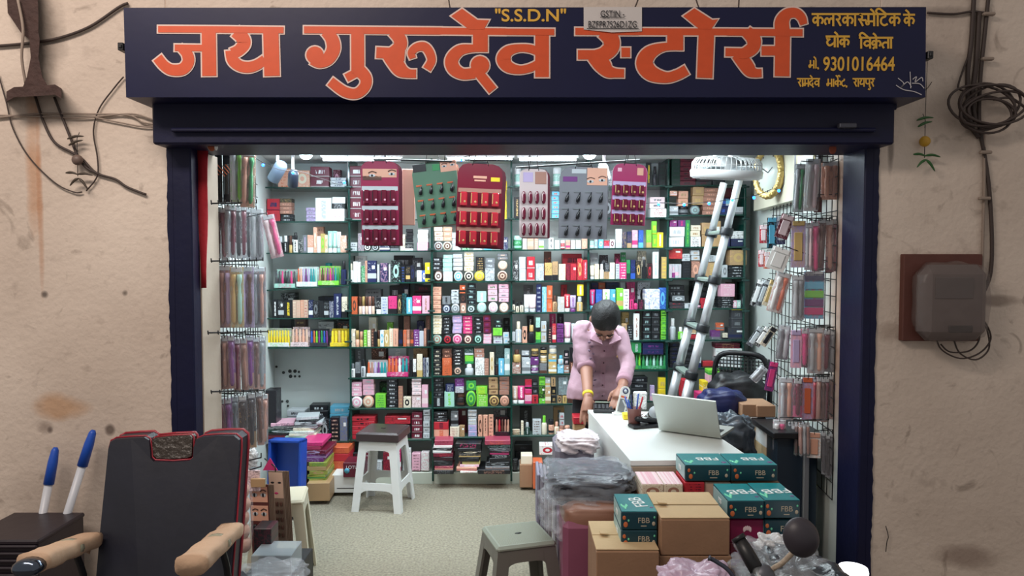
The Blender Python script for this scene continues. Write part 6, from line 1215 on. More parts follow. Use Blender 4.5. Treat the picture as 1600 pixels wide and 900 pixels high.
# ------------------------------------------------------------------ cartons in front of the counter
M_fd = mat('dark_teal_print', (18, 62, 74), .35, noise=.25, nscale=14); M_ft = mat('teal_print', (14, 128, 134), .3, noise=.15, nscale=16); M_leaf = mat('leaf_print', (110, 214, 170), .4); M_pap = mat('papaya_print', (206, 112, 66), .4)
M_let = mat('beige_letter', (186, 176, 156), .5)
def fbb(x0, y0, x1, y1, Y, dep, label, top=True, rz=0, toprot=0):
    o = pbox('soap_carton', x0, y0, x1, y1, Y, dep, M_fd, label, 'carton', 'teal cartons before the counter', rz); w_, d_, h_ = o['dims']
    face_text(o, 'FBB', h_*.42, M_let, .12, .52); mb = MB(); mb.box((w_*.12, -d_/2-.0006, h_*.22), (w_*.16, .001, h_*.05), bev=.0002); mb.build('print_bar', M_let, o)
    for fx, fz, r, m in ((-.42, .68, .12, M_pap), (-.38, .3, .16, M_pap), (-.3, .52, .07, M_leaf), (.42, .7, .07, M_leaf), (.4, .35, .12, M_let)):
        mb = MB(); mb.ball((fx*w_, -d_/2-.0006, fz*h_), (r*h_*.8, .0012, r*h_), 10, 5); mb.build('fruit_print', m, o)
    mb = MB(); mb.box((-w_/2-.0006, 0, h_/2), (.0012, d_*.9, h_*.86), bev=.0003); sd = mb.build('side_panel', cm('se'), o); text('FBB', 'lettering', sd, (-w_/2-.002, 0, h_/2), h_*.4, cm('wh'), rot=(R(90), 0, R(-90)))
    if top:
        mb = MB(); mb.box((0, 0, h_+.0006), (w_*.985, d_*.98, .0014), bev=.0003); tp = mb.build('top_panel', M_ft, o)
        text('FBB', 'lettering', tp, (w_*.1, d_*.0, h_+.0022), d_*.34, cm('wh'), rot=(0, 0, R(180)+toprot))
        for k in range(5): mb = MB(); mb.ball((-w_*.42+k*w_*.035, -d_*.3+abs(k-2)*d_*.07, h_+.0014), (w_*.035, d_*.08, .001), 8, 4); mb.build('leaf_print', M_leaf, tp)
        mb = MB(); mb.ball((w_*.4, -d_*.28, h_+.0014), (w_*.06, w_*.06, .001), 12, 4); mb.build('dot_print', cm('pu'), tp)
    return o
fbb(1071, 727, 1142, 752, 2.84, .17, 'teal carton at the left end of the top row'); fbb(1143, 727, 1215, 752, 2.84, .17, 'teal carton at the right end of the top row')
CG = 'cartons before the counter'
pbox('carton', 1070, 754, 1101, 778, 2.84, .16, pm('rd', 'mr', 0), 'red carton under the left teal carton of the top row', 'carton'); pbox('carton', 1101, 754, 1142, 778, 2.85, .16, cm('sk', .6), 'beige carton right of the red one, under the teal row', 'carton')
pbox('carton', 1143, 753, 1215, 960, 2.86, .16, M_kraft, 'kraft carton carrying the right teal carton of the top row', 'carton'); pbox('carton', 1070, 779, 1142, 960, 2.85, .16, M_kraft, 'tall kraft carton under the red and beige cartons', 'carton')
for i, (x0, x1) in enumerate(((1003, 1037), (1038, 1067))):
    o = pbox('carton', x0, 757, x1, 779, 2.83, .17, pm('cr', 'bz', 2), 'cream carton with pink print, %s of two against the counter end' % ('left' if i == 0 else 'right'), 'carton'); w_, d_, h_ = o['dims']
    mb = MB(); mb.box((0, 0, h_+.0006), (w_*.98, d_*.97, .0012), bev=.0003); mb.build('top_panel', pm('pp', 'hp', 3), o)
pbox('carton', 1002, 779, 1068, 960, 2.83, .17, M_kraft, 'kraft carton under the two cream cartons', 'carton')
o = fbb(1138, 783, 1194, 811, 2.58, .2, 'teal carton in the second row, directly above the magenta carton', toprot=R(8)); fbb(1195, 782, 1250, 810, 2.58, .2, 'rightmost teal carton of the second row, behind the round mirror', toprot=R(8))
for i, (y0, y1) in enumerate(((812, 848), (849, 884))):
    o = pbox('carton', 1141, y0, 1194, y1, 2.6, .19, pm('mr', 'pu', 5) if i else mat('magenta_carton', (132, 20, 74), .35, noise=.2, nscale=12), 'magenta carton with a white shell emblem, %s of two' % ('upper' if i == 0 else 'lower'), 'carton'); w_, d_, h_ = o['dims']
    for k in range(-2, 3): mb = MB(); mb.ball((math.sin(k*.5)*h_*.16, -d_/2-.001, h_*.5+math.cos(k*.5)*h_*.14), (h_*.05, .001, h_*.12), 8, 4, M=None); mb.build('shell_emblem', cm('pp'), o)
o = pbox('carton', 1141, 885, 1194, 960, 2.6, .19, M_kraft, 'kraft carton beneath the magenta cartons', 'carton')
fbb(1194.5, 812, 1250, 842, 2.59, .19, 'teal carton under the rightmost one of the second row', top=False); pbox('carton', 1195, 843, 1250, 960, 2.6, .19, M_kraft, 'kraft carton at the bottom of the rightmost carton pile', 'carton')
fbb(971, 800, 1027, 828, 2.48, .19, 'teal carton on top at the left, beside the open kraft carton', toprot=R(-80)); fbb(971, 829, 1027, 857, 2.48, .19, 'lower teal carton resting on the front kraft carton', top=False)
def carton(x0, y0, x1, y1, Y, dep, label, flaps=True, m=M_kraft):
    o = pbox('carton', x0, y0, x1, y1, Y, dep, m, label, 'carton'); w_, d_, h_ = o['dims']
    if flaps:
        for sy in (-1, 1):
            mb = MB(); mb.box((0, sy*d_*.255, h_+.003+.001*sy), (w_*1.0, d_*.475, .004), bev=.001, M=Matrix.Rotation(R(.8*sy), 4, 'X')); mb.build('flap', M_kraftL, o)
        mb = MB(); mb.box((-w_*.42, -d_*.02, h_+.009), (w_*.14, d_*.09, .004), bev=.001, M=Matrix.Rotation(R(4), 4, 'Y')); mb.build('torn_edge', M_kraftL, o)
        mb = MB(); mb.box((0, 0, h_+.0015), (w_*.98, .012, .003), bev=.0005); mb.build('dark_gap', mat('dark_gap', (60, 44, 30), .9), o)
    return o
carton(1033, 812, 1140, 868, 2.44, .27, 'large kraft carton with a loosely closed top in front'); carton(1030, 869, 1141, 1010, 2.44, .27, 'kraft carton beneath the large one in front', False)
carton(932, 862, 1029, 1010, 2.41, .27, 'kraft carton carrying two teal cartons in front')
# film-wrapped bundles
pbox('bundle', 880, 818, 968, 960, 2.76, .26, mat('mauve_bundle', (140, 78, 104), .5, bump=.4, bscale=8), 'mauve paper bundle, lowest in the wrapped pile left of the cartons', 'bundle', bev=.02)
soft('bundle', 922, 798, 2.9, .115, .13, .055, mat('brown_bundle', (150, 110, 92), .35, bump=.5, bscale=9), 'brown film-wrapped bundle in the middle of the wrapped pile', 'bundle', e=.45, seed=4, amp=.03)
soft('bag', 921, 752, 3.02, .165, .17, .058, mat('black_film_bag', (36, 40, 50), .2, bump=.5, bscale=10), 'black packet under cloudy film on top of the wrapped pile', 'bag', e=.5, seed=2, amp=.05)
soft('plastic_film', 918, 750, 3.02, .178, .182, .064, M_haze, 'cloudy plastic film draped over the black packet', 'plastic film', e=.5, seed=9, amp=.07)
soft('plastic_film', 895, 795, 2.96, .13, .16, .085, M_clear, 'clear wrinkled film hanging down the wrapped pile', 'plastic film', e=.5, seed=12, amp=.08)
soft('bag', 902, 690, 3.6, .1, .12, .045, mat('pinkish_white_bag', (222, 212, 218), .35, bump=.7, bscale=12), 'pinkish white packet behind the black one, beside the counter', 'bag', seed=6, e=.6)
pbox('bundle', 868, 700, 928, 880, 3.5, .3, mat('grey_bundle', (128, 124, 138), .5, bump=.4, bscale=8), 'grey bundle supporting the pinkish white packet', 'bundle', bev=.02)
pbox('bundle', 872, 800, 925, 900, 3.0, .24, mat('lilac_bundle', (150, 132, 156), .45, bump=.5, bscale=9), 'lilac bundle behind the mauve bundle', 'bundle', bev=.02)
for i in range(4):
    pbox('cardboard_sheet', 839+6*i, 742+3*i, 844+6*i, 832+10*i, 3.25-.05*i, .22, mat('grey_sheet', (140+6*i, 138+5*i, 158), .6), 'upright grey sheet, %s from the left beside the wrapped pile' % ORD[i], 'sheet', 'upright grey sheets beside the wrapped pile')
# plastic at the very bottom
soft('plastic_film', 1088, 925, 2.05, .105, .1, .066, mat('lilac_film_bag', (214, 190, 214), .2, alpha=.75, bump=.9, bscale=16), 'lilac film bag at the bottom edge, before the kraft carton', 'plastic film', seed=3, amp=.12)
soft('plastic_film', 1240, 925, 2.05, .125, .2, .085, mat('dark_film', (52, 58, 64), .15, bump=1, bscale=20), 'dark wrinkled plastic sheet under the round mirror', 'plastic film', seed=8, amp=.12); soft('plastic_film', 1238, 921, 2.05, .135, .2, .092, M_clear, 'clear film over the dark plastic sheet', 'plastic film', seed=11, amp=.14)
soft('plastic_film', 1210, 862, 2.2, .05, .05, .045, mat('white_film', (226, 228, 230), .25, alpha=.8, bump=.8, bscale=20), 'crumpled white film behind the handlebar', 'plastic film', seed=5, amp=.15)
# ------------------------------------------------------------------ motorcycle handlebar, mirror
mo = empty('motorcycle', P(1200, 900, 1.75)); tag(mo, 'front end of a motorcycle with round mirror and wrapped grip at the bottom edge', 'motorcycle'); b0_ = mo.location.copy(); b0_.z = 0; mo.location = b0_
def mp(px, py, Y): return P(px, py, Y)-b0_
M_mir = mat('dark_mirror_shell', (52, 48, 56), .45, noise=.1, nscale=20)
c_ = mp(1252, 840, 1.74); mb = MB(); Mx = Matrix.Translation(c_) @ Matrix.Rotation(R(84), 4, 'X') @ Matrix.Rotation(R(20), 4, 'Z') @ Matrix.Diagonal((.92, 1.05, 1, 1))
mb.lathe([(.008, .030), (.025, .026), (.039, .014), (.0455, .002), (.046, -.004), (.043, -.008)], 32, 0, Mx); ms = mb.build('mirror_shell', M_mir, mo)
mb = MB(); mb.lathe([(.042, -.010), (.042, -.008)], 28, 0, Mx); mb.build('mirror_glass', mat('mirror', (220, 224, 228), .05, metal=1), ms)
mb = MB(); mb.tube(spline([mp(1240, 862, 1.76), mp(1222, 880, 1.78), mp(1204, 893, 1.8), mp(1196, 925, 1.8)], 5), .0065, 8); mb.build('mirror_stem', mat('pale_wrapped_stem', (176, 160, 142), .6, bump=.8, bscale=60), mo)
mb = MB(); mb.tube([mp(1155, 842, 1.86), mp(1166, 862, 1.84), mp(1182, 890, 1.8)], [.015, .0185, .0185], 14); mb.tube([mp(1152, 838, 1.865), mp(1156, 844, 1.86)], [.018, .019], 14); mb.build('hand_grip', M_black, mo)
mb = MB(); mb.tube([mp(1182, 888, 1.8), mp(1205, 940, 1.75), mp(1240, 1010, 1.7)], [.013, .014, .015], 12); mb.build('handlebar', M_steel, mo)
mb = MB(); mb.ball(tuple(mp(1192, 900, 1.8)), (.03, .03, .03), 14, 10); mb.build('lever_mount', mat('grey_cast_metal', (96, 98, 106), .45, metal=.5), mo)
mb = MB(); mb.tube(spline([mp(1108, 872, 1.8), mp(1120, 878, 1.8), mp(1140, 893, 1.79), mp(1160, 925, 1.78)], 5), [.0075]+[.0055]*15, 8); mb.build('brake_lever', mat('dark_lever', (70, 74, 88), .4, metal=.5), mo)
mb = MB(); mb.tube([mp(1200, 925, 1.8), V((0, .05, .75)), V((.02, .1, .35))], [.03, .05, .06], 14); mb.build('fork', M_black, mo); mb = MB(); mb.tube([(.02+.0*math.cos(a), .1+.27*math.cos(a), .29+.26*math.sin(a)) for a in [2*math.pi*k/28 for k in range(29)]], .03, 8); mb.build('wheel', M_black, mo)
# bright round cap on a post, its brightness put in as emission
lc = P(1333, 886, 2.3); o = empty('bright_cap_post', (lc.x, lc.y, 0)); tag(o, 'round glowing white cap on a dark post at the bottom right', 'lamp')
mb = MB(); mb.lathe([(.038, 0), (.034, lc.z-.03), (.038, lc.z-.028)], 16); mb.build('post', M_black, o)
mb = MB(); mb.lathe([(.044, lc.z-.028), (.046, lc.z-.012), (.043, lc.z-.001), (.02, lc.z)], 24); mb.build('bright_cap', mat('glowing_cap', (255, 255, 255), .4, emit=(250, 252, 255), es=2.5), o)
# ------------------------------------------------------------------ barber chair (front left)
bc = empty('barber_chair', (P(265, 900, 2.4).x, 2.4, 0)); tag(bc, 'black leather barber chair with red piping and cardboard-wrapped armrests', 'chair'); B0 = bc.location.copy()
def bp(px, py, Y): return P(px, py, Y)-B0
def Yb(py): return 2.62-(py-683)/260*.22     # the back leans: top is farther
M_lea = mat('worn_black_leather', (20, 23, 38), .4, noise=.4, nscale=7, bump=.06, bscale=30); M_redp = mat('red_piping', (150, 22, 44), .3); M_crk = mat('cracked_brown_leather', (52, 44, 38), .3, noise=.5, nscale=30, bump=.8, bscale=45)
def cushion(outline, name, m, parent, th=.085, nf=.012, off=0, pipe=True):
    o3 = [bp(x, y, Yb(y)+off) for x, y in outline]; n = len(o3); cen = sum(o3, V())/n; nv = V((0, -1, -.0)).normalized()
    mb = MB()
    def ring(sc_, dy): return [tuple(cen+(p-cen)*sc_+V((0, dy, 0))) for p in o3]
    mb.rings([ring(.985, th), ring(1, th-.01), ring(1, .012), ring(.993, .002), ring(.984, -nf*.5)], smooth=False); c = mb.build(name, m, parent)
    if pipe: mb = MB(); mb.tube(ring(1.002, .01)+[ring(1.002, .01)[0]], .0036, 8); mb.build('red_piping', M_redp, c); mb = MB(); mb.tube(ring(1.004, th-.01)+[ring(1.004, th-.01)[0]], .0055, 8); mb.build('red_piping', M_redp, c)
    return c
cushion([(180, 685), (205, 683), (226, 682), (233, 686), (235, 700), (236, 715), (241, 720), (270, 721), (297, 719), (303, 713), (304, 698), (308, 685), (318, 681), (345, 679), (368, 679), (376, 686), (376, 702), (372, 760), (368, 820), (363, 880), (357, 960), (300, 966), (220, 966), (146, 960), (150, 900), (156, 830), (163, 760), (169, 700), (172, 689)], 'backrest', M_lea, bc)
cushion([(241, 684), (270, 681), (298, 680), (301, 684), (301, 700), (300, 712), (294, 715), (270, 717), (245, 716), (239, 711), (238, 695), (238, 687)], 'headrest', M_crk, bc, .05, .006, .01)
M_wrap = mat('cardboard_wrap', (196, 164, 136), .8, noise=.12, nscale=12, bump=.4, bscale=30)
def arm(pa, pb_, Ya, Yb_, ra, rb, side):
    a = bp(*pa, Ya); b = bp(*pb_, Yb_); mb = MB(); N = 14; rs = []; d = (b-a); rs_ = random.Random(side)
    u = d.normalized(); sv = u.cross(V((0, 0, 1))).normalized(); up = sv.cross(u)
    for i in range(N+1):
        t = i/N; c = a+d*t; w_ = (ra+(rb-ra)*t)*(1+.05*rs_.uniform(-1, 1)); row = []
        for k in range(16):
            an = 2*math.pi*k/16; q = .6; x = math.copysign(abs(math.cos(an))**q, math.cos(an)); y = math.copysign(abs(math.sin(an))**q, math.sin(an)); j = 1+.04*math.sin(t*17+k*1.3)
            row.append(tuple(c+sv*x*w_*j+up*y*w_*.62*j))
        rs.append(row)
    mb.rings(rs); ar = mb.build('armrest', M_wrap, bc); ar['label'] = 'armrest wrapped in brown cardboard'
    mb = MB(); c = a+d*.42; mb.tube([c-u*.012, c+u*.012], [(ra+rb)/2*1.04]*2, 16); mb.v = [tuple(V(q)+(c-V(q)).project(up)*.34) for q in mb.v]; mb.build('tape_band', mat('greenish_tape', (176, 182, 160), .25, alpha=.6), ar)
    for i in range(3):
        c = a+d*(.02 if side == 1 else .75+.1*i)+sv*(.5*ra)*(1 if i % 2 else -.6); mb = MB(); mb.add([c, c+sv*.03+up*.01, c+sv*.045-up*.03-u*.01, c+sv*.01-up*.045, c+u*.004, c+sv*.03+up*.01+u*.004, c+sv*.045-up*.03, c+sv*.01-up*.045+u*.004], [(0, 1, 2, 3), (7, 6, 5, 4), (0, 4, 5, 1), (1, 5, 6, 2), (2, 6, 7, 3), (3, 7, 4, 0)]); mb.build('torn_flap', M_wrap, ar)
    return a, b, ar
a1, b1, ar1 = arm((142, 843), (50, 880), 2.46, 2.12, .042, .047, 1); a2, b2, ar2 = arm((362, 828), (298, 884), 2.5, 2.12, .04, .047, 2)
M_chr = mat('dark_chrome', (86, 96, 110), .15, metal=.9)
mb = MB(); u = (b1-a1).normalized(); mb.tube([b1-u*.01, b1+u*.03, b1+u*.045], [.043, .042, .03], 16); mb.v = [(x, y, b1.z+(z-b1.z)*.6-.006) for x, y, z in mb.v]; mb.build('chrome_end', M_chr, ar1)
for a, b in ((a1, b1), (a2, b2)):
    m_ = a.lerp(b, .3); mb = MB(); mb.tube(spline([m_+V((0, 0, -.02)), m_+V((.01, .03, -.14)), m_+V((.0, .0, -.28))], 4), .011, 8); mb.build('arm_support', M_black, bc)
mb = MB(); mb.box((0, -.06, .44), (.44, .46, .12), bev=.03); mb.build('seat', M_lea, bc)
mb = MB(); mb.lathe([(.26, .0), (.27, .02), (.06, .06), (.05, .38)], 24); mb.build('pedestal', M_chr, bc)
mb = MB(); mb.box((0, -.42, .18), (.34, .14, .03), bev=.008); mb.tube([(0, -.05, .36), (0, -.4, .2)], .02, 8); mb.build('footrest', M_chr, bc)
# dark slatted crate and brooms
o = pbox('dark_crate', -60, 845, 68, 1150, 2.78, .3, mat('maroon_black_plastic', (38, 30, 38), .4, bump=.2, bscale=12), 'dark ribbed plastic crate at the lower left corner', 'crate'); w_, d_, h_ = o['dims']
for i in range(5): mb = MB(); mb.box((0, -d_/2-.006, h_-.02-i*.028), (w_*.99, .016, .012), bev=.004); mb.build('rib', mat('maroon_black_plastic', (38, 30, 38), .4, bump=.2, bscale=12), o)
mb = MB(); mb.box((0, -.0, h_-.006), (w_*1.03, d_*1.04, .02), bev=.006); mb.build('rim', mat('maroon_black_plastic', (38, 30, 38), .4, bump=.2, bscale=12), o)
for (x0, y0, x1, y1, lab) in ((59, 845, 87, 699, 'shorter'), (92, 845, 146, 672, 'taller')):
    a = P(x0, y0, 3.06); b = P(x1, y1, 3.13); d = (b-a); g = a-d*(a.z/d.z); o = empty('broom', g); tag(o, '%s white broom handle with blue cap leaning on the left wall' % lab, 'broom')
    L_ = (b-g).length; u = d.normalized(); mb = MB(); mb.tube([u*.1, u*(L_-.15)], .0165, 14); mb.build('handle', mat('white_pole', (206, 210, 218), .35), o)
    mb = MB(); mb.tube([u*(L_-.155), u*(L_-.06), u*(L_-.012), u*L_], [.021, .0195, .0145, .008], 14); mb.build('blue_cap', mat('blue_cap_plastic', (30, 84, 190), .4), o)
    mb = MB(); mb.lathe([(.12, 0), (.10, .08), (.03, .2)], 14, 0, Matrix.Diagonal((1, .4, 1, 1))); mb.build('bristles', mat('bristle', (150, 130, 90), .9, bump=.8, bscale=90), o)

# ------------------------------------------------------------------ goods hanging beside the chair
def scard(x0, x1, y0, y1, Y, m, label, kind, yaw=0, roll=0):
    t_ = P((x0+x1)/2, y0, Y); b_ = P((x0+x1)/2, y1, Y); w_ = (x1-x0)*Y/F; h = t_.z-b_.z; o = empty('sample_card', t_); o.rotation_euler = (0, roll, yaw); tag(o, label, 'display card')
    mb = MB(); mb.box((0, 0, -h/2), (w_, .004, h), bev=.001); c = mb.build('card', m, o)
    for k in range(4): mb = MB(); mb.box((.004*(k+1), .006*(k+1), -h/2-.002*k), (w_*.98, .003, h), bev=.001); mb.build('backing_card', M_bk2, o)
    if kind == 'eyes':
        for r in range(2):
            zc = -h*(.14+.27*r); mb = MB(); mb.box((0, -.0025, zc), (w_*.92, .002, h*.22), bev=.0005); p_ = mb.build('face_print', cm('pe', .5), c)
            for sx in (-.22, .24):
                mb = MB(); mb.ball((sx*w_, -.0045, zc-.002), (w_*.15, .0012, h*.028), 12, 6); mb.build('printed_eye', cm('lg'), p_); mb = MB(); mb.ball((sx*w_, -.0055, zc-.002), (w_*.06, .001, h*.03), 10, 6); mb.build('printed_iris', cm('bk'), p_)
                mb = MB(); mb.tube([(sx*w_-w_*.15, -.005, zc+h*.045), (sx*w_, -.005, zc+h*.07), (sx*w_+w_*.16, -.005, zc+h*.05)], .0028, 5); mb.build('printed_brow', cm('br'), p_)
        for r in range(3):
            for sx in (-.23, .23): mb = MB(); mb.ball((sx*w_, -.008, -h*(.60+.15*r)), (.013, .008, .013), 12, 8); mb.build('kajal_pot', M_black, c)
    else:
        mb = MB(); mb.box((0, -.0025, -h*.2), (w_*.9, .002, h*.36), bev=.0005); p_ = mb.build('face_print', cm('sk', .5), c)
        for sx in (-.22, .24): mb = MB(); mb.ball((sx*w_, -.0042, -h*.16), (w_*.12, .0012, h*.014), 12, 6); mb.build('printed_eye', cm('bk'), p_)
        mb = MB(); mb.ball((0, -.0042, -h*.31), (w_*.13, .0012, h*.016), 12, 6); mb.build('printed_lips', cm('hp'), p_)
        for r in range(5):
            for k in range(3): mb = MB(); mb.box((-.28*w_+k*.28*w_, -.006, -h*(.46+.11*r)), (.014, .008, .02), bev=.003); mb.build('small_item', cm('br'), c)
    mb = MB(); mb.tube([(0, .0, -.005), (0, .0, .02), (-.12, .1, .03)], .003, 5); mb.build('hook', M_wire, o); return o
M_bk2 = mat('brown_backing', (126, 104, 88), .7)
scard(417, 444, 736, 846, 3.42, mat('grey_brown_card', (132, 112, 98), .5), 'grey-brown sample card with a printed face and lips by the crate', 'face', R(-14), R(-3))
scard(388, 420, 757, 866, 3.28, mat('maroon_brown_card', (92, 46, 44), .4), 'maroon sample card with two printed pairs of eyes', 'eyes', R(-10), R(-2))
cb = empty('cotton_pouch', P(378, 752, 3.1)); tag(cb, 'long film pouch of skin-toned cotton rolls right of the barber chair', 'pouch')
for i in range(5): mb = MB(); mb.ball((.004*math.sin(i*2), 0, -.04-.058*i), (.032, .03, .036), 12, 8); mb.build('cotton_ball', mat('cotton_skin', (204, 164, 146), .7, bump=.4, bscale=40), cb)
mb = MB(); mb.ball((0, 0, -.155), (.041, .036, .165), 20, 14, e=.6); mb.build('film', M_pouch, cb); mb = MB(); mb.tube([(0, 0, 0), (0, 0, .02), (-.15, .15, .03)], .003, 5); mb.build('hook', M_wire, cb)
soft('bag', 391, 716, 3.3, .03, .03, .04, mat('white_film', (226, 228, 230), .25, alpha=.8, bump=.8, bscale=20), 'small white film bag hanging below the lowest left strips', 'bag', seed=21, amp=.12)
o = pbox('card_pack', 384, 735, 406, 768, 3.26, .012, pm('pp', 'mr', 3), 'white card pack with maroon script above the eye card', 'pack')
o = pbox('card_pack', 391, 748, 414, 762, 3.24, .012, cm('kr'), 'small gold card pack above the eye card', 'pack')
o = empty('hook_rail', P(378, 725, 3.3)); tag(o, 'black wire hook rail above the maroon eye card', 'hook rail')
for k in range(2): mb = MB(); a = P(378, 722+16*k, 3.3)-o.location; b = P(408, 715+14*k, 3.22)-o.location; mb.tube([a, b, b+V((0, -.0, .02))], .003, 5); mb.build('wire', M_wire, o)
# pink triangular header
o = empty('pink_header', P(422, 735, 3.46)); tag(o, 'small pink peaked header card above the face card', 'pack'); mb = MB(); mb.add([(-.035, 0, 0), (.035, 0, 0), (.0, 0, .06), (-.035, .004, 0), (.035, .004, 0), (0, .004, .06)], [(0, 1, 2), (5, 4, 3), (0, 3, 4, 1), (1, 4, 5, 2), (2, 5, 3, 0)]); mb.build('card', cm('hp'), o)
wst = stool((P(428, 850, 3.5).x, 3.62, 0), R(10), .24, .32, .42, mat('cream_stool_plastic', (206, 200, 178), .4), 'cream plastic stool partly hidden behind the hanging cards', stretch=False)
pbox('display_tray', 392, 868, 455, 900, 3.0, .16, mat('clear_tub', (190, 204, 212), .1, alpha=.45), 'clear plastic tub under the sample cards at the bottom', 'tub'); pbox('carton', 396, 826, 424, 864, 3.12, .1, pm('bk', 'mr', 3), 'dark carton beneath the eye card', 'carton')
pbox('carton', 380, 901, 460, 1010, 3.0, .3, M_blb, 'dark box carrying the clear tub', 'carton')
soft('plastic_film', 425, 905, 2.7, .12, .1, .05, M_clear, 'clear crumpled film at the bottom beside the barber chair', 'plastic film', seed=31, amp=.12)

# ------------------------------------------------------------------ facade fittings
YC = YW-.012; M_cab = mat('dusty_dark_cable', (64, 52, 48), .6); M_cab2 = mat('pale_dusty_cable', (150, 134, 122), .7)
def cable(pts, r, m, label, Y=YC, grp=None, name='cable', sub=6):
    q = [P(p[0], p[1], (p[2] if len(p) > 2 else Y)) for p in pts]; o = empty(name, q[0]); tag(o, label, 'cable', grp); mb = MB(); mb.tube(spline([p-q[0] for p in q], sub), r, 6); mb.build('cable_run', m, o); return o
cable([(-5, 72), (40, 68), (90, 60), (140, 42), (185, 12), (200, 5)], .006, M_cab, 'thick dark cable sagging from the left edge to the sign corner')
cable([(-5, 184), (60, 178), (130, 178), (200, 180), (225, 192), (262, 196)], .004, M_cab2, 'upper pale cable running level into the left jamb')
cable([(-5, 180), (60, 182), (130, 184), (200, 178), (230, 184), (262, 198)], .004, M_cab2, 'middle pale cable running level into the left jamb')
cable([(150, 184), (190, 192), (225, 198), (262, 197)], .0035, M_cab2, 'lowest pale cable branching toward the left jamb')
cable([(-3, 115), (10, 160), (20, 200), (45, 245), (85, 285), (115, 300), (128, 300)], .003, M_cab, 'thin wire curving down from the left edge to the dried charm')
cable([(55, 150), (68, 190), (85, 222), (112, 238), (128, 248), (150, 270), (180, 280), (198, 292), (228, 304)], .0055, M_cab, 'thick wire from the rusty bracket past the dried charm')
cable([(85, 152), (98, 185), (110, 215), (122, 245), (135, 262), (155, 272)], .0055, M_cab, 'second thick wire from the rusty bracket to the dried charm')
cable([(193, 120), (178, 138), (155, 170), (146, 205), (152, 245), (152, 275), (135, 298)], .003, M_cab, 'thin wire looping from the sign corner to the dried charm')
def charm(px, py, label, dry):
    o = empty('chilli_charm', P(px, py, YC-.02)); tag(o, label, 'charm'); g = mat('dry_chilli' if dry else 'green_chilli', (72, 62, 52) if dry else (44, 92, 44), .5); s_ = YC/F
    for (x, y, dx, dy) in ((-14, -32, 26, -4), (-12, -22, 22, -8), (-18, 20, 20, 3), (0, 22, 24, 2), (2, 28, -14, 12), (2, 28, 14, 18)):
        mb = MB(); a = V((x*s_, -.004, -y*s_)); b = V(((x+dx)*s_, -.004, -(y+dy)*s_)); mb.tube(spline([a, (a+b)/2+V((0, 0, .006)), b], 4), [.002, .004, .0055, .006, .0055, .005, .004, .003, .001], 7); mb.build('chilli', g, o)
    mb = MB(); mb.ball((0, 0, 0), (.023, .02, .023), 12, 8); mb.build('lemon', mat('dry_lemon' if dry else 'lemon', (110, 92, 84) if dry else (196, 150, 40), .5), o)
    mb = MB(); mb.tube([(0, 0, -.07), (0, 0, .09), (.0, .02, .12)], .0015, 5); mb.build('thread', M_wire, o); return o
charm(121, 250, 'dried-up grey lemon and chilli charm tangled in wires at the left', True); ch = charm(1445, 221, 'green chilli and yellow lemon charm hanging right of the sign', False)
cable([(1445, 200), (1447, 150), (1449, 92)], .0012, M_wire, 'thin thread holding the green chilli charm', Y=YC-.02); cable([(1430, 152), (1447, 140), (1456, 128)], .0015, M_cab, 'short twig-like wire at the lower right sign corner')
# rusty bracket at upper left
o = empty('rusty_bracket', P(60, 140, YW)); tag(o, 'rusty iron bracket with a broken arm at the upper left', 'bracket'); M_rust = mat('rusty_iron', (66, 46, 42), .8, noise=.5, nscale=20, bump=.8, bscale=40); b0_ = o.location
mb = MB(); mb.rings([[tuple(P(x, y, YW-.0)-b0_), tuple(P(x, y, YW-.07)-b0_), tuple(P(x2, y, YW-.07)-b0_), tuple(P(x2, y, YW)-b0_)] for x, x2, y in ((10, 58, -20), (12, 60, 20), (32, 60, 50), (46, 62, 62), (48, 60, 90), (42, 66, 120), (34, 78, 140))], smooth=False); mb.build('upright', M_rust, o)
mb = MB(); mb.rings([[tuple(P(x, y+d_, Y_)-b0_) for Y_, d_ in ((YW, 0), (YW-.12, 0), (YW-.12, 16), (YW, 16))] for x, y in ((10, 143), (22, 136), (60, 134), (86, 132), (96, 138))], smooth=False); mb.build('foot_plate', M_rust, o)
mb = MB(); mb.tube(spline([P(28, 0, YW-.08)-b0_, P(36, 45, YW-.09)-b0_, P(34, 90, YW-.08)-b0_, P(40, 130, YW-.06)-b0_], 5), .006, 6); mb.build('bracket_wire', M_cab2, o)
# conduits and coil at the right
cable([(1545, -10), (1538, 60), (1532, 120), (1530, 190), (1538, 240), (1546, 300), (1550, 380), (1547, 430), (1535, 460)], .008, M_cab, 'thick dark cable running down the right wall to the meter')
cable([(1522, -10), (1518, 60), (1512, 120), (1516, 190), (1530, 215)], .009, M_cab, 'second dark cable above the coil'); cable([(1530, 20), (1526, 90), (1520, 150), (1524, 190)], .010, M_cab, 'third dark cable above the coil')
cable([(1537, 200), (1538, 280), (1536, 360), (1534, 440)], .006, M_cab2, 'pale conduit running straight down to the meter board'); cable([(1449, 20), (1490, 22), (1520, 18), (1548, 22)], .005, M_cab, 'cable joining the sign to the right conduits')
cable([(1512, 90), (1498, 130), (1500, 140), (1516, 142)], .004, M_cab, 'small wire loop left of the coil')
o = empty('cable_coil', P(1540, 172, YC-.03)); tag(o, 'large loose coil of dark cable hung on the right wall', 'cable'); s_ = YC/F; rs_ = random.Random(5)
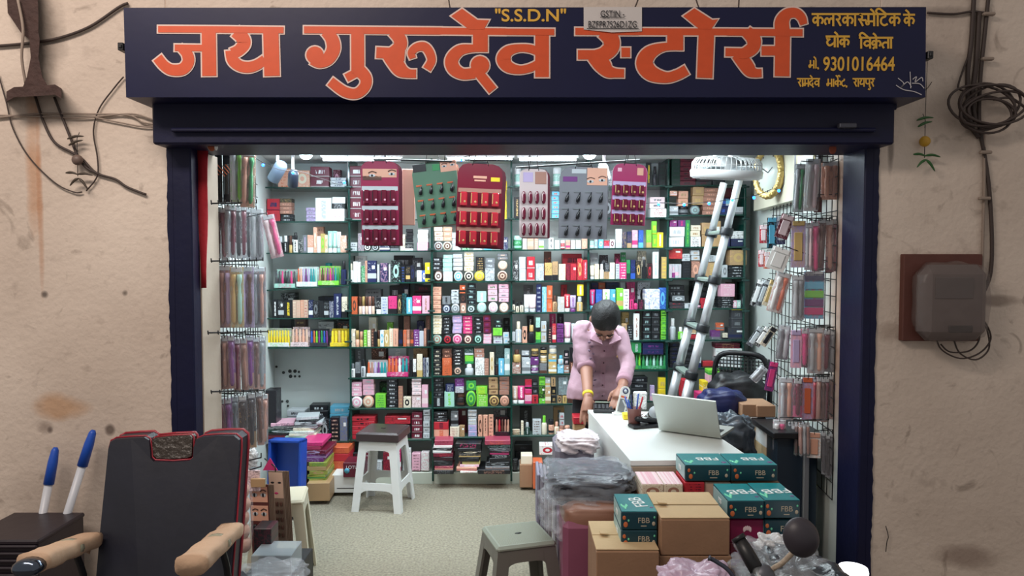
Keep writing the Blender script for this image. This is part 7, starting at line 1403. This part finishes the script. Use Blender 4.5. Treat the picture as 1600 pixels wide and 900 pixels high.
for k in range(7):
    a0 = rs_.uniform(0, 6); rx_ = (34+rs_.uniform(0, 20))*s_; rz_ = (20+rs_.uniform(0, 14))*s_; cx = rs_.uniform(-12, 8)*s_; cz = rs_.uniform(-8, 8)*s_; tl = rs_.uniform(-.3, .5)
    mb = MB(); mb.tube([(cx+rx_*math.cos(t)*math.cos(tl)-rz_*math.sin(t)*math.sin(tl), -.012*k*.4, cz+rx_*math.cos(t)*math.sin(tl)+rz_*math.sin(t)*math.cos(tl)) for t in [a0+2*math.pi*i/30 for i in range(31)]], .0055, 6); mb.build('cable_loop', M_cab, o)
mb = MB(); mb.tube(spline([(.02, -.02, .04), (.09, -.01, .05), (.14, 0, .03), (.18, 0, .0)], 5), .0055, 6); mb.build('cable_tail', M_cab, o)
for px, py in ((1543, 92), (1540, 238), (1538, 310), (1545, 22)):
    a = P(px, py, YC-.012); o = empty('cable_clip', a); tag(o, 'pale cable clip on the right wall, %s' % {92: 'just above the coil', 238: 'just below the coil', 310: 'midway between coil and meter', 22: 'level with the sign top'}[py], 'clip'); mb = MB(); mb.box((0, 0, 0), (.05, .02, .014), bev=.004); mb.build('clip', M_cab2, o)
# meter board
o = pbox('meter_board', 1413, 397, 1532, 533, YW-.035, .035, mat('brown_meter_board', (92, 52, 44), .7, noise=.3, nscale=10, bump=.3, bscale=20), 'brown wooden board with a plastic-covered electric meter on the right wall', 'meter board'); w_, d_, h_ = o['dims']
mb = MB(); mb.box((.014, -.055, h_*.45), (w_*.86, .09, h_*.86), bev=.04); mt = mb.build('meter_case', mat('dusty_meter_plastic', (88, 76, 74), .45, noise=.25, nscale=12, bump=.3, bscale=14), o)
mb = MB(); mb.ball((.014, -.055, h_*.46), (w_*.45, .062, h_*.45), 26, 16, disp=lambda d: 1+.03*math.sin(d[0]*9+d[2]*7), e=.5); mb.build('film_cover', mat('dusty_film', (150, 138, 134), .25, alpha=.25, bump=1, bscale=16), mt)
mb = MB(); mb.box((.03, -.102, h_*.16), (.1, .01, .03), bev=.004); mb.build('terminal_slot', M_black, mt); mb = MB(); mb.box((.0, -.102, h_*.62), (.16, .006, .09), bev=.004); mb.build('meter_window', mat('dim_window', (70, 62, 62), .2), mt)
for i, pts in enumerate(([(1462, 520), (1470, 545), (1500, 560), (1530, 552), (1548, 530), (1540, 505), (1528, 498)], [(1490, 530), (1500, 552), (1525, 562), (1545, 545), (1542, 515), (1530, 500)], [(1530, 500), (1530, 530), (1515, 548), (1485, 550), (1470, 538)])):
    cable([(x, y, YC-.04) for x, y in pts], .0035, M_cab, 'thin wire looping below the meter board, %s' % ('lowest' if i == 1 else 'widest' if i == 0 else 'innermost'))
cable([(1384, 822), (1388, 838), (1386, 846), (1384, 862)], .0018, M_wire, 'short black wire stub on the wall near the lower right')
# little wires above the sign and holy thread at the lintel
for x0, x1, lab in ((700, 703, 'left one above the crimson letters'), (1000, 992, 'over the paper label'), (1085, 1092, 'pair over the vowel sign'), (1155, 1154, 'rightmost, thin')):
    cable([(x0, -12, YS+.1), ((x0+x1)/2, 2, YS+.1), (x1, 12, YS+.06)], .003, M_cab, 'short wire rising from the sign top, %s' % lab, name='cable')
o = empty('small_charm', P(331, 226, YW-.05)); tag(o, 'small orange cloth charm nailed at the left end of the shutter housing', 'charm'); mb = MB(); mb.ball((0, 0, 0), (.02, .012, .028), 10, 8); mb.build('pouch', mat('orange_cloth', (150, 76, 44), .8), o); mb = MB(); mb.ball((.02, -.005, -.008), (.008, .006, .018), 8, 6); mb.build('white_tag', cm('wh'), o)
o = empty('small_charm', P(1301, 233, YW-.05)); tag(o, 'small reddish charm nailed at the right end of the shutter housing', 'charm'); mb = MB(); mb.ball((0, 0, 0), (.016, .012, .022), 10, 8); mb.build('pouch', mat('brick_cloth', (140, 70, 50), .8), o)
